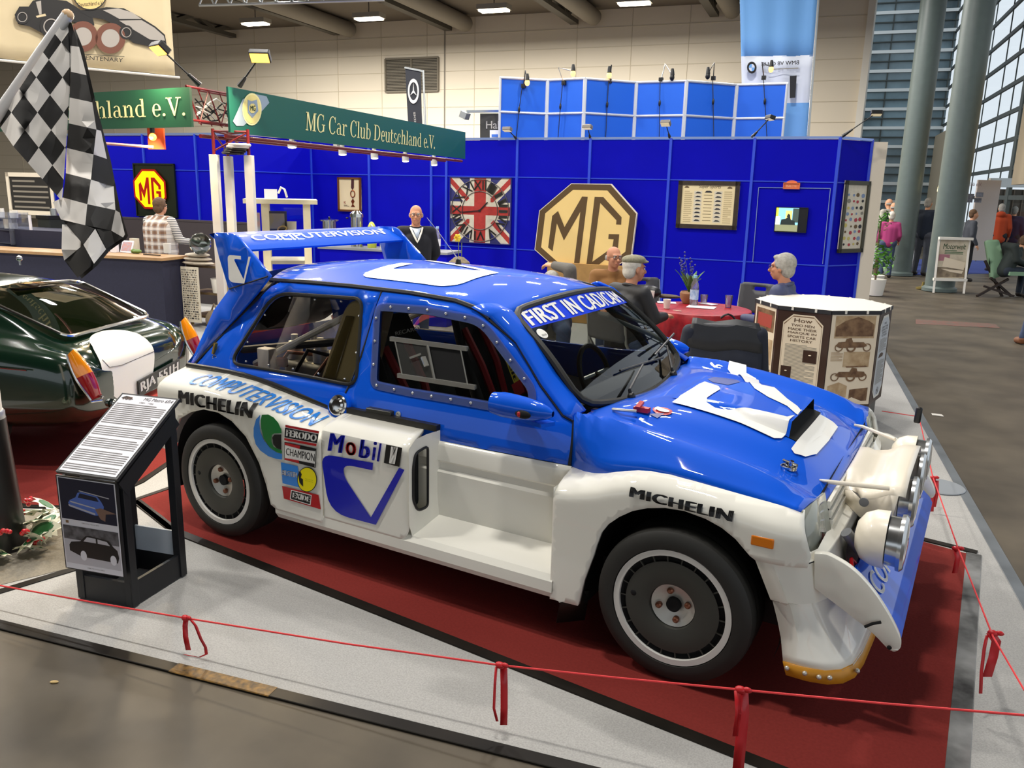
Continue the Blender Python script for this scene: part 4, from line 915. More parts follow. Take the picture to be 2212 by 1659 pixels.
# engine seen through the quarter window
EN = MB().box((.12, 0, .70), (.62, .60, .22), mat('engine_grey', '#8a8474', .45, metal=.5, noise=.3, nscale=14)).build('engine', car, bevel=.03)
r_ = random.Random(3)
mb = MB()
for k in range(6):
    x = -.15+.1*k; mb.lathe((x, -.24+.05*(k % 2), .81), (0, 0, 1), [(.045, 0), (.045, .07), (.035, .075), (.035, .10), (.02, .105), (.02, .14)], M_steel, 16)
mb.build('throttle_bodies', EN)
mb = MB()
for k in range(4): mb.tube([V((-.2+.15*k, -.38, .72)), V((-.12+.15*k, -.32, .86+.03*(k % 2))), V((.0+.15*k, -.2, .84)), V((.06+.13*k, -.05, .80))], .012, M_blkc if k % 2 else M_cop, 8)
mb.tube([V((-.38, -.42, .86)), V((.42, -.42, 1.0))], .022, M_blkc, 8); mb.build('engine_hoses', EN)
mb = MB(); mb.box((-.02, -.47, .84), (.07, .03, .05), mat('relay_red', '#7a1d16', .5)); mb.box((-.10, -.5, .86), (.09, .06, .11), M_crm); mb.build('coil_box', EN, bevel=.006)
mb = MB(); P = rp([(.47, .80), (.72, .80), (.755, 1.235), (.58, 1.245), (.545, 1.20)], [.02, .02, .05, .05, .03]); mb.prism([V((x, -ys(x, z)+.035, z)) for x, z in P], (0, .14, 0), M_khaki); ib = mb.build('air_box', car, bevel=.012, label='khaki moulded intake box behind the quarter window')
mb = MB(); mb.prism([V((x, -ys(x, z)+.034, z)) for x, z in ((.50, .83), (.58, .83), (.625, 1.17), (.575, 1.17))], (0, -.012, 0), glass('airbox_clear', (.75, .7, .5), .1, .3, '#a08f5c')); mb.build('air_box_cover', ib, bevel=.004)
# ================================================================ stand floor: carpets, tapes, rope
M_gry = mat('carpet_grey', '#b4b2ae', .95, noise=.22, nscale=160, bump=.25, spec=.1); M_brn = mat('carpet_brown_grey', '#8f887a', .95, noise=.2, nscale=120, bump=.2, spec=.1)
M_redc = mat('carpet_red', '#80302b', .95, noise=.14, nscale=90, bump=.2, spec=.1); M_tape = mat('tape_black', '#16130f', .4, noise=.4, nscale=5, col2='#241f1a', spec=.2); M_wear = mat('tape_worn', '#8a6424', .5, noise=.6, nscale=40, col2='#3c2c14')
E1a, E1d = V((-.07, -2.04, 0)), V((2.41, .48, 0)).normalized(); E2a, E2d = V((2.92, 3.9, 0)), V((.68, -3.32, 0)).normalized()
def meet(p, d, q, e):
    k = d.x*e.y-d.y*e.x; t = ((q.x-p.x)*e.y-(q.y-p.y)*e.x)/k; return p+d*t
def slab(pts, z0, z1, m, name): 
    a = [V((p.x, p.y, z0)) for p in pts]
    if sum((a[i].x*a[(i+1) % len(a)].y-a[i].y*a[(i+1) % len(a)].x) for i in range(len(a))) > 0: a = a[::-1]
    return MB().prism(a, (0, 0, z1-z0), m).build(name, None, False)
CR = meet(E1a, E1d, E2a, E2d)
gc = slab([E1a-E1d*7, CR, E2a-E2d*4.4, E2a-E2d*4.4-E1d*14, E1a-E1d*14+V((0, 3, 0))], -.012, -.005, M_gry, 'floor_carpet')
tag(gc, 'light grey felt carpet that covers the club stand floor', 'carpet')
bl = [fl(0, 1262), fl(165, 1222), fl(215, 1130), fl(56, 1098), fl(-400, 1098), fl(-400, 1330)]
tag(slab(bl, -.005, -.003, M_brn, 'floor_carpet'), 'brownish grey carpet piece under the holly and the striped post', 'carpet')
red = [V((-.80, -.86, 0)), V((-.26, -1.02, 0)), V((1.11, -1.10, 0)), V((2.25, -1.17, 0)), V((2.9, -1.21, 0)), V((3.365, -1.25, 0)), V((3.36, -.5, 0)), V((3.355, .98, 0)), V((3.0, 1.05, 0)), V((-.78, 1.12, 0))]
tag(slab(red, -.005, 0, M_redc, 'red_carpet'), 'long red carpet under the blue and white rally car', 'carpet')
r2 = [fl(-500, 1085), fl(56, 1093), fl(142, 1095), V((-.98, -.98, 0)), V((-1.05, -.67, 0)), V((-1.21, -.35, 0)), V((-1.46, .09, 0)), V((-1.9, 1.0, 0)), V((-5, 2.0, 0))]
tag(slab(r2, -.003, 0, M_redc, 'red_carpet'), 'red carpet under the dark green coupe at the left', 'carpet')
def tape(pts, w, lab, z=.0012, m=None, name='floor_tape', cat='tape'):
    pts = [V((p.x, p.y, 0)) for p in pts]; mb = MB(); rows = []
    for i, p in enumerate(pts):
        t = (pts[min(i+1, len(pts)-1)]-pts[max(i-1, 0)]).normalized(); n = V((-t.y, t.x, 0))*w/2; rows.append([p+n+V((0, 0, -.004)), p+n*.9+V((0, 0, z)), p-n*.9+V((0, 0, z)), p-n+V((0, 0, -.004))])
    mb.grid(rows, m or M_tape); return tag(mb.build(name, None, False), lab, cat)
tape([p-V((0, .02, 0)) for p in red[:6]], .055, 'black tape along the front edge of the long red carpet')
tape([V((3.385, y, 0)) for y in (-1.3, -.8, -.2, .4, 1.0)], .075, 'wide scuffed black tape along the right end of the red carpet', m=mat('tape_scuffed', '#3a3a3a', .25, noise=.5, nscale=3.5, col2='#9a9a98'))
tape([V((3.4, 1.03, 0)), V((3.0, 1.08, 0)), V((1.5, 1.1, 0)), V((-.8, 1.15, 0))], .05, 'black tape along the far edge of the long red carpet')
tape([V((-.82, 1.1, 0)), V((-.82, 0, 0)), V((-.82, -.88, 0)), V((-.25, -1.05, 0))], .04, 'black tape across the rear end of the long red carpet')
tape([E1a-E1d*6, E1a-E1d*1.5, E1a+E1d*.9], .055, 'black tape on the carpet edge in front of the information stand', -.002)
tape([E1a+E1d*.88, E1a+E1d*1.1, E1a+E1d*1.32], .06, 'worn gold patch of tape on the grey carpet edge near a red ribbon', -.001, M_wear)
tape([E1a+E1d*1.3, E1a+E1d*2.5, CR], .055, 'black tape on the grey carpet edge below the front wheel', -.002)
tape([CR, CR-E2d*2.5, E2a, E2a-E2d*4], .06, 'grey tape along the right edge of the grey carpet', -.002, mat('tape_grey', '#6f7478', .4, noise=.3, nscale=4))
tape([fl(-60, 1292), fl(0, 1276), fl(165, 1226)], .05, 'short black tape strip left of the information stand', -.001)
tape([r2[1]-V((.9, .12, 0)), r2[1], r2[2], r2[3], r2[4], r2[5], r2[6], r2[7]], .045, 'black tape round the corner of the red carpet below the green coupe')
M_rope = mat('rope_red', '#e0393c', .6); M_rib = mat('ribbon_red', '#c2131d', .45, coat=.2)
RW = Wall((E1a+V((.02, .09, 0)))[:2], (E1a+E1d*3+V((.02, .09, 0)))[:2])
rp_ = [RW.at(px, py) for px, py in ((-260, 1218), (0, 1265), (200, 1301), (400, 1335), (750, 1391), (1080, 1437), (1330, 1464), (1600, 1490), (1900, 1519), (2212, 1545))]+[V((3.95, -1.14, .475))]
tag(MB().tube(rp_, .0034, M_rope, 6).build('barrier_rope'), 'thin red rope strung along the front of the stand', 'rope')
rr = [fl(1905, 888, .14), fl(1985, 900, .15), fl(2015, 1030, .20), fl(2070, 1185, .25), fl(2145, 1375, .30), fl(2212, 1490, .34), V((3.95, -1.14, .475))]
tag(MB().tube(rr, .0034, M_rope, 6).build('barrier_rope'), 'thin red rope down the right side of the stand', 'rope')
def ribbon(p, tails, label):
    r = thing('warning_ribbon', label, 'ribbon', p, 'red ribbons on the rope')
    k = MB(); k.ball(p, (.018, .012, .012), M_rib, 10, 8); k.ball(p+V((.02, 0, .006)), (.014, .008, .009), M_rib, 10, 8); k.build('knot', r)
    for tl, w in tails:
        d = _r*w/2; mb = MB(); mb.grid([[q-d, q+d] for q in tl], M_rib); mb.build('tail', r, solid=.0015)
def tails(pxs, Z): return [dep(a, b, Z) for a, b in pxs]
for px, py, ts, lb in ((400, 1335, (([(402, 1335), (400, 1352), (401, 1375), (407, 1404)], .020), ([(412, 1338), (423, 1352), (434, 1380), (444, 1398), (446, 1413), (430, 1420), (398, 1414)], .012)), 'red ribbon curling on the carpet beside the information stand'),
                       (1080, 1437, (([(1088, 1440), (1089, 1480), (1089, 1530), (1088, 1566)], .024), ([(1072, 1440), (1069, 1480), (1067, 1530), (1074, 1558)], .009)), 'red ribbon on the front rope below the sill of the rally car'),
                       (1600, 1490, (([(1604, 1492), (1606, 1540), (1600, 1600), (1594, 1665)], .034), ([(1592, 1492), (1595, 1540), (1588, 1590)], .018)), 'large red ribbon on the front rope below the ochre skirt')):
    p = RW.at(px, py); Z = (p-CP).dot(_f); ribbon(p, [(tails(t, Z), w) for t, w in ts], lb)
for px, py, z, ts, lb in ((2015, 1032, .20, (([(2015, 1034), (2018, 1055), (2012, 1085), (2010, 1105)], .035), ([(2024, 1038), (2024, 1065), (2018, 1095)], .02)), 'red ribbon on the side rope near the grey base plate'),
                       (2065, 1185, .25, (([(2064, 1185), (2069, 1205), (2062, 1238)], .024),), 'short red ribbon on the side rope at the far corner of the red carpet'),
                       (2145, 1368, .30, (([(2140, 1368), (2152, 1385), (2145, 1420), (2132, 1462)], .034), ([(2132, 1372), (2126, 1400), (2120, 1450), (2118, 1498)], .012)), 'red ribbon with a long thin tail on the side rope beside the scuffed tape')):
    p = fl(px, py, z); Z = (p-CP).dot(_f); ribbon(p, [(tails(t, Z), w) for t, w in ts], lb)
c = fl(2035, 1052); tag(MB().lathe((c.x-.02, c.y, -.005), (0, 0, 1), [(.15, 0), (.155, .006), (.15, .010), (0, .014)], mat('plate_grey', '#8f9499', .35), 36).build('base_plate'), 'flat round grey base plate on the carpet beyond the splitter', 'base plate')
tag(slab([fl(1978, 690, -.012), fl(2150, 700, -.012), fl(2160, 709, -.012), fl(1978, 700, -.012)], -.012, -.009, mat('grate_red', '#7a4a40', .7, noise=.5, nscale=14, col2='#5f574c'), 'floor_grate'), 'narrow reddish ribbed strip in the aisle floor right of the octagonal display', 'floor strip')
c = fl(2025, 897, -.01); tag(MB().prism([c+V((-.04, -.03, 0)), c+V((.05, -.02, 0)), c+V((.03, .04, 0)), c+V((-.05, .03, 0))], (0, 0, .004), M_wht).build('paper_scrap', None, False), 'small white paper scrap on the hall floor right of the octagonal display', 'paper')
c = fl(117, 1473, -.008); mb = MB(); mb.ball(c, (.016, .007, .005), mat('leaf_tan', '#c9ab72', .7), 10, 6, Matrix.Rotation(.6, 3, 'Z')); tag(mb.build('dry_leaf'), 'small tan dry leaf on the bare floor at the lower left', 'leaf')
# ================================================================ dark green coupe (only its tail is in view)
M_grn = mat('coupe_green', '#0a2216', .16, coat=.9); M_amb = mat('lens_amber', '#d07a0c', .15, coat=.8, emit=.05); M_rdl = mat('lens_red', '#8e1016', .15, coat=.8)
CM = V((-1.78, -.15, 0)); CR_ = V((.92, .39, 0)).normalized(); CL = V((-CR_.y, CR_.x, 0))
def cp_(a, l, z): return CM+CL*l-CR_*a+V((0, 0, z))
coupe = thing('sports_coupe', 'dark green sports coupe with a white roundel on its tail', 'car', cp_(1.3, 0, 0))
SECT = [(-.085, .50, .36, .58, .40, .60), (-.075, .62, .33, .62, .46, .645), (-.045, .685, .30, .665, .50, .69), (.0, .715, .27, .70, .53, .735), (.06, .735, .26, .725, .56, .765), (.13, .748, .25, .742, .565, .780), (.30, .757, .24, .765, .555, .850), (.45, .762, .23, .785, .54, .935), (.62, .764, .22, .80, .52, 1.005), (.78, .765, .22, .81, .50, 1.06), (.95, .765, .22, .815, .495, 1.09), (1.3, .765, .22, .82, .49, 1.115), (1.8, .765, .22, .82, .49, 1.12), (2.3, .765, .22, .82, .47, 1.08), (2.8, .76, .22, .80, .40, .86), (3.6, .74, .25, .74, .5, .78), (3.85, .66, .3, .62, .4, .64)]
def crs(w, zb, sh, wt, zt): return [(0, zb), (w*.75, zb), (w*.95, zb+.05), (w, zb+.17), (w*1.0, (zb+sh)/2+.03), (w*.985, sh-.07), (w*.95, sh-.015), (w*.90, sh+.012), (wt+.012, sh+(zt-sh)*.35+.004), (wt, zt-.045), (wt*.94, zt-.012), (wt*.8, zt), (wt*.4, zt+.010), (0, zt+.012)]
rows = []
for a, w, zb, sh, wt, zt_c in SECT:
    c = crs(w, zb, sh, wt, zt_c); rows.append([cp_(a, -l, z) for l, z in c]+[cp_(a, l, z) for l, z in c[-2::-1]])
mb = MB(); mb.grid(rows, M_grn); mb.poly(rows[0], M_grn); mb.poly(rows[-1][::-1], M_grn); mb.build('body_shell', coupe, sub=1)
# tailgate window with its bright frame
W4 = [(.125, -.475, .800), (.125, .475, .800), (.69, .485, 1.038), (.80, -.475, 1.072)]
def wq(u, v):
    a, b, c, d = [V(q) for q in W4]; p = a.lerp(b, u).lerp(d.lerp(c, u), v); return cp_(p.x, p.y, p.z+.030*sin(pi*u)*(.6+.4*v)+.02*sin(pi*v)+.008)
edge = rp([(0, 0), (1, 0), (1, 1), (0, 1)], .11, 6)
mb = MB(); mb.patch(edge, lambda u, v: wq(u, v), glass('coupe_glass', (.62, .50, .38), .05), (), .08); tw = mb.build('tailgate_window', coupe)
M_bk = mat('coupe_inside', '#5a3a28', .7, noise=.5, nscale=5, col2='#7a6a54'); mb = MB(); mb.patch(edge, lambda u, v: wq(u*.94+.03, v*.94+.03)-V((0, 0, .16+.1*v)), M_bk, (), .1); mb.build('luggage_floor', coupe)
mb = MB(); q = wq(.60, .45)-V((0, 0, .20)); mb.box(q, (.5, .34, .05), mat('coupe_red_trim', '#7e1e16', .6), Matrix.Rotation(.4, 3, 'Z')); mb.build('red_trim', coupe)
mb = MB(); mb.tube([wq(u, v)+V((0, 0, .004)) for u, v in edge], .013, M_chr, 8, True); mb.build('window_frame', tw)
mb = MB(); mb.bar(wq(.28, .86)+V((0, 0, .004)), wq(.62, .86)+V((0, 0, .004)), .10, .012, M_pers); mb.build('mirror_reflection_panel'.replace('reflection_', ''), coupe)  # reflection in the tailgate window, modelled as a clear strip laid on the glass
for s in (-1, 1):
    mb = MB(); st = []
    for t in range(9):
        u = t/8; a = -.02-.125*u+.01*sin(pi*u); l = s*(.66-.02*u); z = .755-.28*u; st.append((a, l, z, .030+.018*sin(pi*min(1, u*1.1))+.012*u, .012+.05*sin(pi*(.08+.84*u))))
    def ring_(a, l, z, w, h, k): return [cp_(a-h*max(0, sin(pi*j/8))-.0, l+w*cos(pi*j/8)*k, z+.03*sin(pi*j/8)) for j in range(9)]
    top = [ring_(*q, 1) for q in st[:5]]; bot = [ring_(*q, 1) for q in st[4:]]
    mb.grid(top, M_amb); mb.poly(top[0], M_amb); la = mb.build('tail_lamp', coupe)
    mb = MB(); mb.grid(bot, M_rdl); mb.poly(bot[-1][::-1], M_rdl); mb.build('red_lens', la)
    mb = MB()
    for sg in (-1, 1): mb.tube([cp_(a+.004, l+sg*(w+.006), z) for a, l, z, w, h in st], .008, M_chr, 8)
    mb.tube([cp_(st[-1][0], st[-1][1]-.06, st[-1][2]-.006), cp_(st[-1][0]-.03, st[-1][1], st[-1][2]-.01), cp_(st[-1][0], st[-1][1]+.06, st[-1][2]-.006)], .009, M_chr, 8); mb.build('lamp_bezel', la)
# white roundel, drawn over the curve of the tail
PRF = [(.15, .8035), (.06, .778), (.0, .748), (-.045, .703), (-.075, .658), (-.085, .612), (-.085, .30)]
def tail(l, s, off=.012):
    acc = 0
    for (a, z), (b, y) in zip(PRF, PRF[1:]):
        L = math.hypot(b-a, y-z)
        if s <= acc+L or (b, y) == PRF[-1]:
            t = (s-acc)/L; A, Z = a+(b-a)*t, z+(y-z)*t; n = V((-(y-z), 0, 0)); k = .028*(abs(l)/.5)**2.2; return cp_(A-off+k, l, Z+off*.6-(.012 if s < .12 else 0)*(abs(l)/.3)**2)
        acc += L
l0 = -.17
mb = MB(); mb.patch([(l0+.285*cos(t*pi/20), .315+.295*sin(t*pi/20)) for t in range(40)], lambda l, s: tail(l, s), M_cwht, (), .04); mb.build('white_roundel', coupe)
mb = MB(); mb.tube([tail(l0-.26, .27, .015), tail(l0-.22, .33, .015), tail(l0-.1, .34, .015), tail(l0+.28, .32, .015)], .002, M_gap, 5); mb.build('boot_seam', coupe)
pl = lambda px, py: onP(px, py, CM+CR_*.115, CR_)
a, b, c, d = pl(302, 858), pl(388, 808), pl(388, 775), pl(299, 824)
mb = MB(); mb.prism([a, b, c, d], -CR_*.012, M_kdec); n = CR_*.003; mb.qtext('RJA 551H', a.lerp(c, .0)+(b-a)*.03+(d-a)*.12+n, b-(b-a)*.04+(c-b)*.12+n, c-(c-d)*.04-(c-b)*.12+n, d+(c-d)*.03-(d-a)*.12+n, M_wht_dec, .05); mb.build('number_plate', coupe, False)
mb = MB(); q = pl(252, 872); mb.lathe(q-CR_*.03, CR_, [(.03, 0), (.032, .02), (.026, .03), (0, .032)], M_chr, 20); mb.ball(q+CR_*.004, .017, M_rdl, 10, 8); mb.build('reflector', coupe)
for s in (-1, 1):
    mb = MB(); o = cp_(.78, s*.56, .30); mb.lathe(o, CL*s, [(.16, 0), (.27, .0), (.295, .03), (.295, .15), (.27, .175), (.17, .165), (.16, .12), (0, .11)], M_tyre, 40); mb.build('wheel', coupe)
mb = MB(); mb.tube([cp_(.2, -.772, .665), cp_(.8, -.781, .69), (cp_(1.6, -.781, .70)), cp_(2.4, -.78, .70)], .006, M_chr, 6); mb.build('side_trim', coupe)
mb = MB(); q = cp_(.80, .30, 1.085)-CR_*.4; q = dep(42, 558, (q-CP).dot(_f)); mb.ball(q, .022, M_chr, 12, 8); mb.tube([q, q-V((0, 0, .05))], .008, M_chr, 6); mb.build('roof_mirror', coupe)
# ================================================================ information stand
M_bw = mat('stand_black', '#17181c', .45); M_brd = mat('stand_board', '#c4ccd4', .5); M_pap = mat('paper_white', '#eceaf0', .5); M_ink = mat('ink_grey', '#807d7d', .7); M_inkd = mat('ink_dark', '#26262a', .6); M_navy = mat('photo_navy', '#141a36', .3); M_phg = mat('photo_grey', '#77757a', .4, noise=.6, nscale=25, col2='#2c2b2e'); M_phl = mat('photo_light', '#c9c6cc', .4); M_phb = mat('photo_car_blue', '#5b7bd0', .3); M_phk = mat('photo_black', '#0d0c10', .4)
SA, SB_, SC_ = V((0, -1.74, 0)), V((.275, -1.67, 0)), V((.20, -1.335, 0)); SD = SA+SC_-SB_
ist = thing('information_stand', 'black lectern stand with a slanted text board and two car photographs', 'stand', (SA+SC_)/2)
up = V((0, 0, 1)); ex = (SB_-SA).normalized(); ey = (SC_-SB_).normalized()
fr = MB(); HF, HB = .585, .80
for p, h in ((SA, HF), (SB_, HF), (SC_, HB), (SD, HB)):
    q = p+((SA+SC_)/2-p).normalized()*.025; R = Matrix((ex, ey, up)).transposed(); fr.box(q+V((0, 0, h/2)), (.038, .038, h), M_bw, R)
FRM = fr.build('posts', ist, False, bevel=.002)
mb = MB(); R = Matrix((ex, ey, up)).transposed()
for p, q in ((SA, SB_), (SB_, SC_), (SC_, SD), (SD, SA)):
    t = (q-p).normalized(); inn = ((SA+SC_)/2-(p+q)/2).normalized()*.012
    mb.bar(p+inn+up*.055, q+inn+up*.055, .016, .11, M_bw)
mb.build('skirting', FRM, False)
mb = MB(); mb.bar(SD.lerp(SC_, .1)+up*.16-ey*.02, SD.lerp(SC_, .9)+up*.16-ey*.02, .01, .12, M_brd); mb.bar(SD.lerp(SA, .06)+up*.34+ex*.02, SD.lerp(SA, .9)+up*.34+ex*.02, .01, .46, M_brd); mb.build('inner_board', FRM, False)
mb = MB(); a, b = SB_-ex*.004+up*(HF-.015), SC_-ex*.004+up*(HB-.015); mb.bar(a-up*.03, b-up*.03, .016, .075, M_bw); a, b = SA+ex*.004+up*(HF-.015), SD+ex*.004+up*(HB-.015); mb.bar(a-up*.03, b-up*.03, .016, .075, M_bw); mb.build('slanted_rails', FRM, False)
# slanted text board: corners taken on the top plane
T0, T1, T2, T3 = SA-ey*.03-ex*.012+up*(HF-.0), SB_-ey*.03+ex*.012+up*(HF-.0), SC_+ey*.03+ex*.012+up*(HB+.03), SD+ey*.03-ex*.012+up*(HB+.03)
tn = (T1-T0).cross(T3-T0).normalized()
mb = MB(); mb.prism([T0, T1, T2, T3], tn*.014, M_bw); tb = mb.build('text_board', ist, False)
def Q(u, v, o=.0155): return T0.lerp(T1, u).lerp(T3.lerp(T2, u), v)+tn*o
mb = MB(); mb.quad(Q(.035, .02), Q(.965, .02), Q(.965, .98), Q(.035, .98), M_pap)
mb.qtext('MG Metro 6R4', Q(.45, .925, .0165), Q(.94, .925, .0165), Q(.94, .965, .0165), Q(.45, .965, .0165), M_inkd, -.005, .15); mb.qtext('1984 - 1986', Q(.42, .885, .0165), Q(.66, .885, .0165), Q(.66, .905, .0165), Q(.42, .905, .0165), M_ink)
r_ = random.Random(5)
for k in range(34):
    v = .855-k*.0245; 
    if k in (11, 17, 23, 30): continue
    w = .93 if k % 6 else r_.uniform(.5, .9); mb.quad(Q(.06, v, .0165), Q(.06+(w-.06)*1, v, .0165), Q(.06+(w-.06)*1, v+.011, .0165), Q(.06, v+.011, .0165), M_ink)
mb.tbox('100', lambda u, v: Q(.10+.15*u, .915+.04*v, .0167), mat('ink_brown', '#6b4a3a', .5), .1, .03, .04, 0, None); mb.poly([Q(u, v, .0163) for u, v in ((.06, .935), (.12, .965), (.2, .955), (.28, .925), (.2, .93), (.1, .925))], M_inkd); mb.build('text_sheet', tb, False)
# front photographs
P0 = SA-ex*.022-ey*.012; P1 = SB_-ex*.012-ey*.012
def F(u, v, o=.0): return P0.lerp(P1, u)+up*(.155+.415*v)-ey*(.012+o)
mb = MB(); mb.prism([F(-.02, -.01), F(1.02, -.01), F(1.02, 1.01), F(-.02, 1.01)], ey*.012, M_bw); pb = mb.build('photo_board', ist, False)
mb = MB(); mb.quad(F(0, 0, .001), F(1, 0, .001), F(1, 1, .001), F(0, 1, .001), M_pap); mb.quad(F(.02, .55, .0015), F(.98, .55, .0015), F(.98, .99, .0015), F(.02, .99, .0015), M_navy)
car2 = [(.16, .73), (.19, .76), (.30, .80), (.34, .85), (.40, .865), (.68, .84), (.74, .79), (.78, .74), (.76, .69), (.66, .635), (.60, .63), (.18, .69)]
mb.poly([F(u, v, .002) for u, v in car2], M_phb); mb.poly([F(u, v, .0024) for u, v in ((.34, .80), (.38, .85), (.66, .83), (.70, .785))], M_navy)
mb.poly([F(u, v, .0022) for u, v in ((.36, .872), (.38, .88), (.88, .84), (.88, .83))], M_phl); mb.poly([F(u, v, .0026) for u, v in ((.16, .715), (.62, .655), (.62, .635), (.17, .695))], M_phl); mb.poly([F(u, v, .0026) for u, v in ((.2, .755), (.62, .715), (.64, .70), (.2, .74))], M_phl)
mb.poly([F(u, v, .0021) for u, v in ((.62, .70), (.72, .72), (.98, .68), (.8, .66), (.78, .58), (.7, .60))], mat('photo_dust', '#8a6a5a', .5))
mb.qtext('1984 MG Metro 6R4', F(.36, .518, .002), F(.66, .518, .002), F(.66, .53, .002), F(.36, .53, .002), M_ink); mb.quad(F(.08, .505, .002), F(.13, .505, .002), F(.13, .535, .002), F(.08, .535, .002), mat('emblem_tan', '#8c6a44', .5))
mb.quad(F(.02, .06, .0015), F(.98, .06, .0015), F(.98, .48, .0015), F(.02, .48, .0015), M_phl); mb.quad(F(.02, .33, .0018), F(.98, .33, .0018), F(.98, .48, .0018), F(.02, .48, .0018), M_phg)
car3 = [(.10, .20), (.10, .265), (.14, .30), (.30, .32), (.40, .385), (.48, .395), (.80, .375), (.88, .31), (.94, .28), (.96, .20), (.93, .14), (.30, .15)]
mb.poly([F(u, v, .002) for u, v in car3], M_phk); mb.poly([F(u, v, .0024) for u, v in ((.36, .325), (.43, .378), (.58, .375), (.58, .325))], M_phl); mb.poly([F(u, v, .0024) for u, v in ((.61, .325), (.61, .372), (.77, .36), (.82, .32))], M_phl)
for u in (.34, .86): mb.poly([F(u+.055*cos(t*pi/8), .165+.055*sin(t*pi/8), .0026) for t in range(16)], M_pap)
mb.qtext('1986 MG Metro 6R4', F(.38, .025, .002), F(.68, .025, .002), F(.68, .037, .002), F(.38, .037, .002), M_ink); mb.build('photo_sheet', pb, False)
# ================================================================ striped post, flag, holly
pc = fl(2, 1180, 0); post = thing('flag_post', 'round post, black below and white above, with holly at its foot', 'post', pc)
dp = (pc-CP).dot(_f)
mb = MB(); mb.lathe(pc, up, [(.122, 0), (.120, .03), (.092, .60), (.090, .66)], mat('post_black', '#141210', .35), 36); mb.build('post_base', post)
mb = MB(); mb.lathe(pc+up*.66, up, [(.088, 0), (.088, .03), (.082, .04)], M_alu, 32); mb.lathe(pc+up*.70, up, [(.078, 0), (.078, 1.3), (.0, 1.3)], M_wht, 32); mb.build('post_tube', post)
M_leaf = mat('holly_green', '#2f6a3a', .35, coat=.3); M_lcr = mat('holly_cream', '#e8e6cc', .4); M_ber = mat('berry_red', '#c3121c', .2, coat=.8)
hol = thing('holly_garland', 'holly garland with cream edged leaves and red berries round the post foot', 'garland', pc)
def leafmesh():
    mb = MB(); P = [(0, -.055), (.012, -.035), (.028, -.036), (.022, -.015), (.036, -.004), (.024, .012), (.030, .032), (.012, .032), (0, .058), (-.012, .032), (-.030, .032), (-.024, .012), (-.036, -.004), (-.022, -.015), (-.028, -.036), (-.012, -.035)]
    f = lambda k, z: [V((x*k, y*k, z+.010*(1-(x/.036)**2)-.012*(y/.06)**2)) for x, y in P]
    mb.poly(f(1, 0), M_lcr); mb.poly(f(.70, .0025), M_leaf); return mb
rng = random.Random(11); lm = None; bm_ = None
for k in range(34):
    ang = rng.uniform(0, 2*pi); r = rng.uniform(.17, .27); 
    o = leafmesh().build('leaf', hol, False) if lm is None else bpy.data.objects.new('leaf', lm)
    if lm is None: lm = o.data
    else: COL.objects.link(o); o.parent = hol
    o.location = V((r*cos(ang), r*sin(ang), .03+rng.uniform(0, .09))); o.rotation_euler = (rng.uniform(-.7, .7), rng.uniform(-.7, .7), rng.uniform(0, 6.3)); s_ = rng.uniform(1.3, 2.1); o.scale = (s_,)*3
for k in range(44):
    if k % 4 == 0: ang = rng.uniform(0, 2*pi); r = rng.uniform(.17, .27); z = rng.uniform(.05, .15)
    o = MB().ball((0, 0, 0), .012, M_ber, 10, 8).build('berry', hol) if bm_ is None else bpy.data.objects.new('berry', bm_)
    if bm_ is None: bm_ = o.data
    else: COL.objects.link(o); o.parent = hol
    o.location = V((r*cos(ang)+rng.uniform(-.025, .025), r*sin(ang)+rng.uniform(-.025, .025), z+rng.uniform(-.02, .02)))
# chequered flag
M_fw = mat('flag_white', '#e6e0d8', .7); M_fk = mat('flag_black', '#262422', .7); M_pole = mat('pole_white', '#c9c6c4', .3)
FZ = 3.75
flag = thing('chequered_flag', 'black and white chequered flag hanging from a slanted white pole', 'flag', dep(70, 300, FZ))
mb = MB(); p, q = dep(-140, 440, FZ), dep(146, 33, FZ); mb.tube([p, q], .026, M_pole, 16); mb.ball(q, .027, mat('pole_tip', '#c9a57a', .5), 12, 8); mb.build('pole', flag)
def clip(poly, B):
    out = poly
    for i in range(len(B)):
        a, b = B[i], B[(i+1) % len(B)]; src = out; out = []
        ins = lambda p: (b[0]-a[0])*(p[1]-a[1])-(b[1]-a[1])*(p[0]-a[0]) >= 0
        for j in range(len(src)):
            p, q = src[j-1], src[j]
            if ins(p) != ins(q):
                d1 = (b[0]-a[0])*(p[1]-a[1])-(b[1]-a[1])*(p[0]-a[0]); d2 = (b[0]-a[0])*(q[1]-a[1])-(b[1]-a[1])*(q[0]-a[0]); t = d1/(d1-d2); out.append((p[0]+(q[0]-p[0])*t, p[1]+(q[1]-p[1])*t))
            if ins(q): out.append(q)
        if not out: return []
    return out
def fp_(a, b, fold):      # zoomed sketch coordinates -> cloth point with soft folds
    px, py = a*.25316, b*.25316
    return dep(px, py, FZ-.02+(.05*sin(px*.045+py*.008) if fold else -.03+.05*sin(px*.06-.5)+.02*sin(py*.02)))
mb = MB(); B = [(0, 1010), (150, 780), (560, 150), (610, 190), (600, 700), (562, 1300), (530, 1700), (455, 1725), (330, 1560), (115, 1250), (0, 1120)]
def sub_patch(poly, m, fold):
    if len(poly) >= 3: mb.patch(poly, lambda a, b: fp_(a, b, fold), m, (), 90)
for i in range(-9, 9):
    for j in range(-7, 8):
        c = lambda u, v: (320+u*107+v*117, 960-u*150+v*150)
        pl_ = [c(i, j), c(i+1, j), c(i+1, j+1), c(i, j+1)]; a2 = sum(pl_[k-1][0]*pl_[k][1]-pl_[k][0]*pl_[k-1][1] for k in range(4))
        if a2 < 0: pl_ = pl_[::-1]
        sub_patch(clip(pl_, B), M_fk if (i+j) % 2 == 0 else M_fw, True)
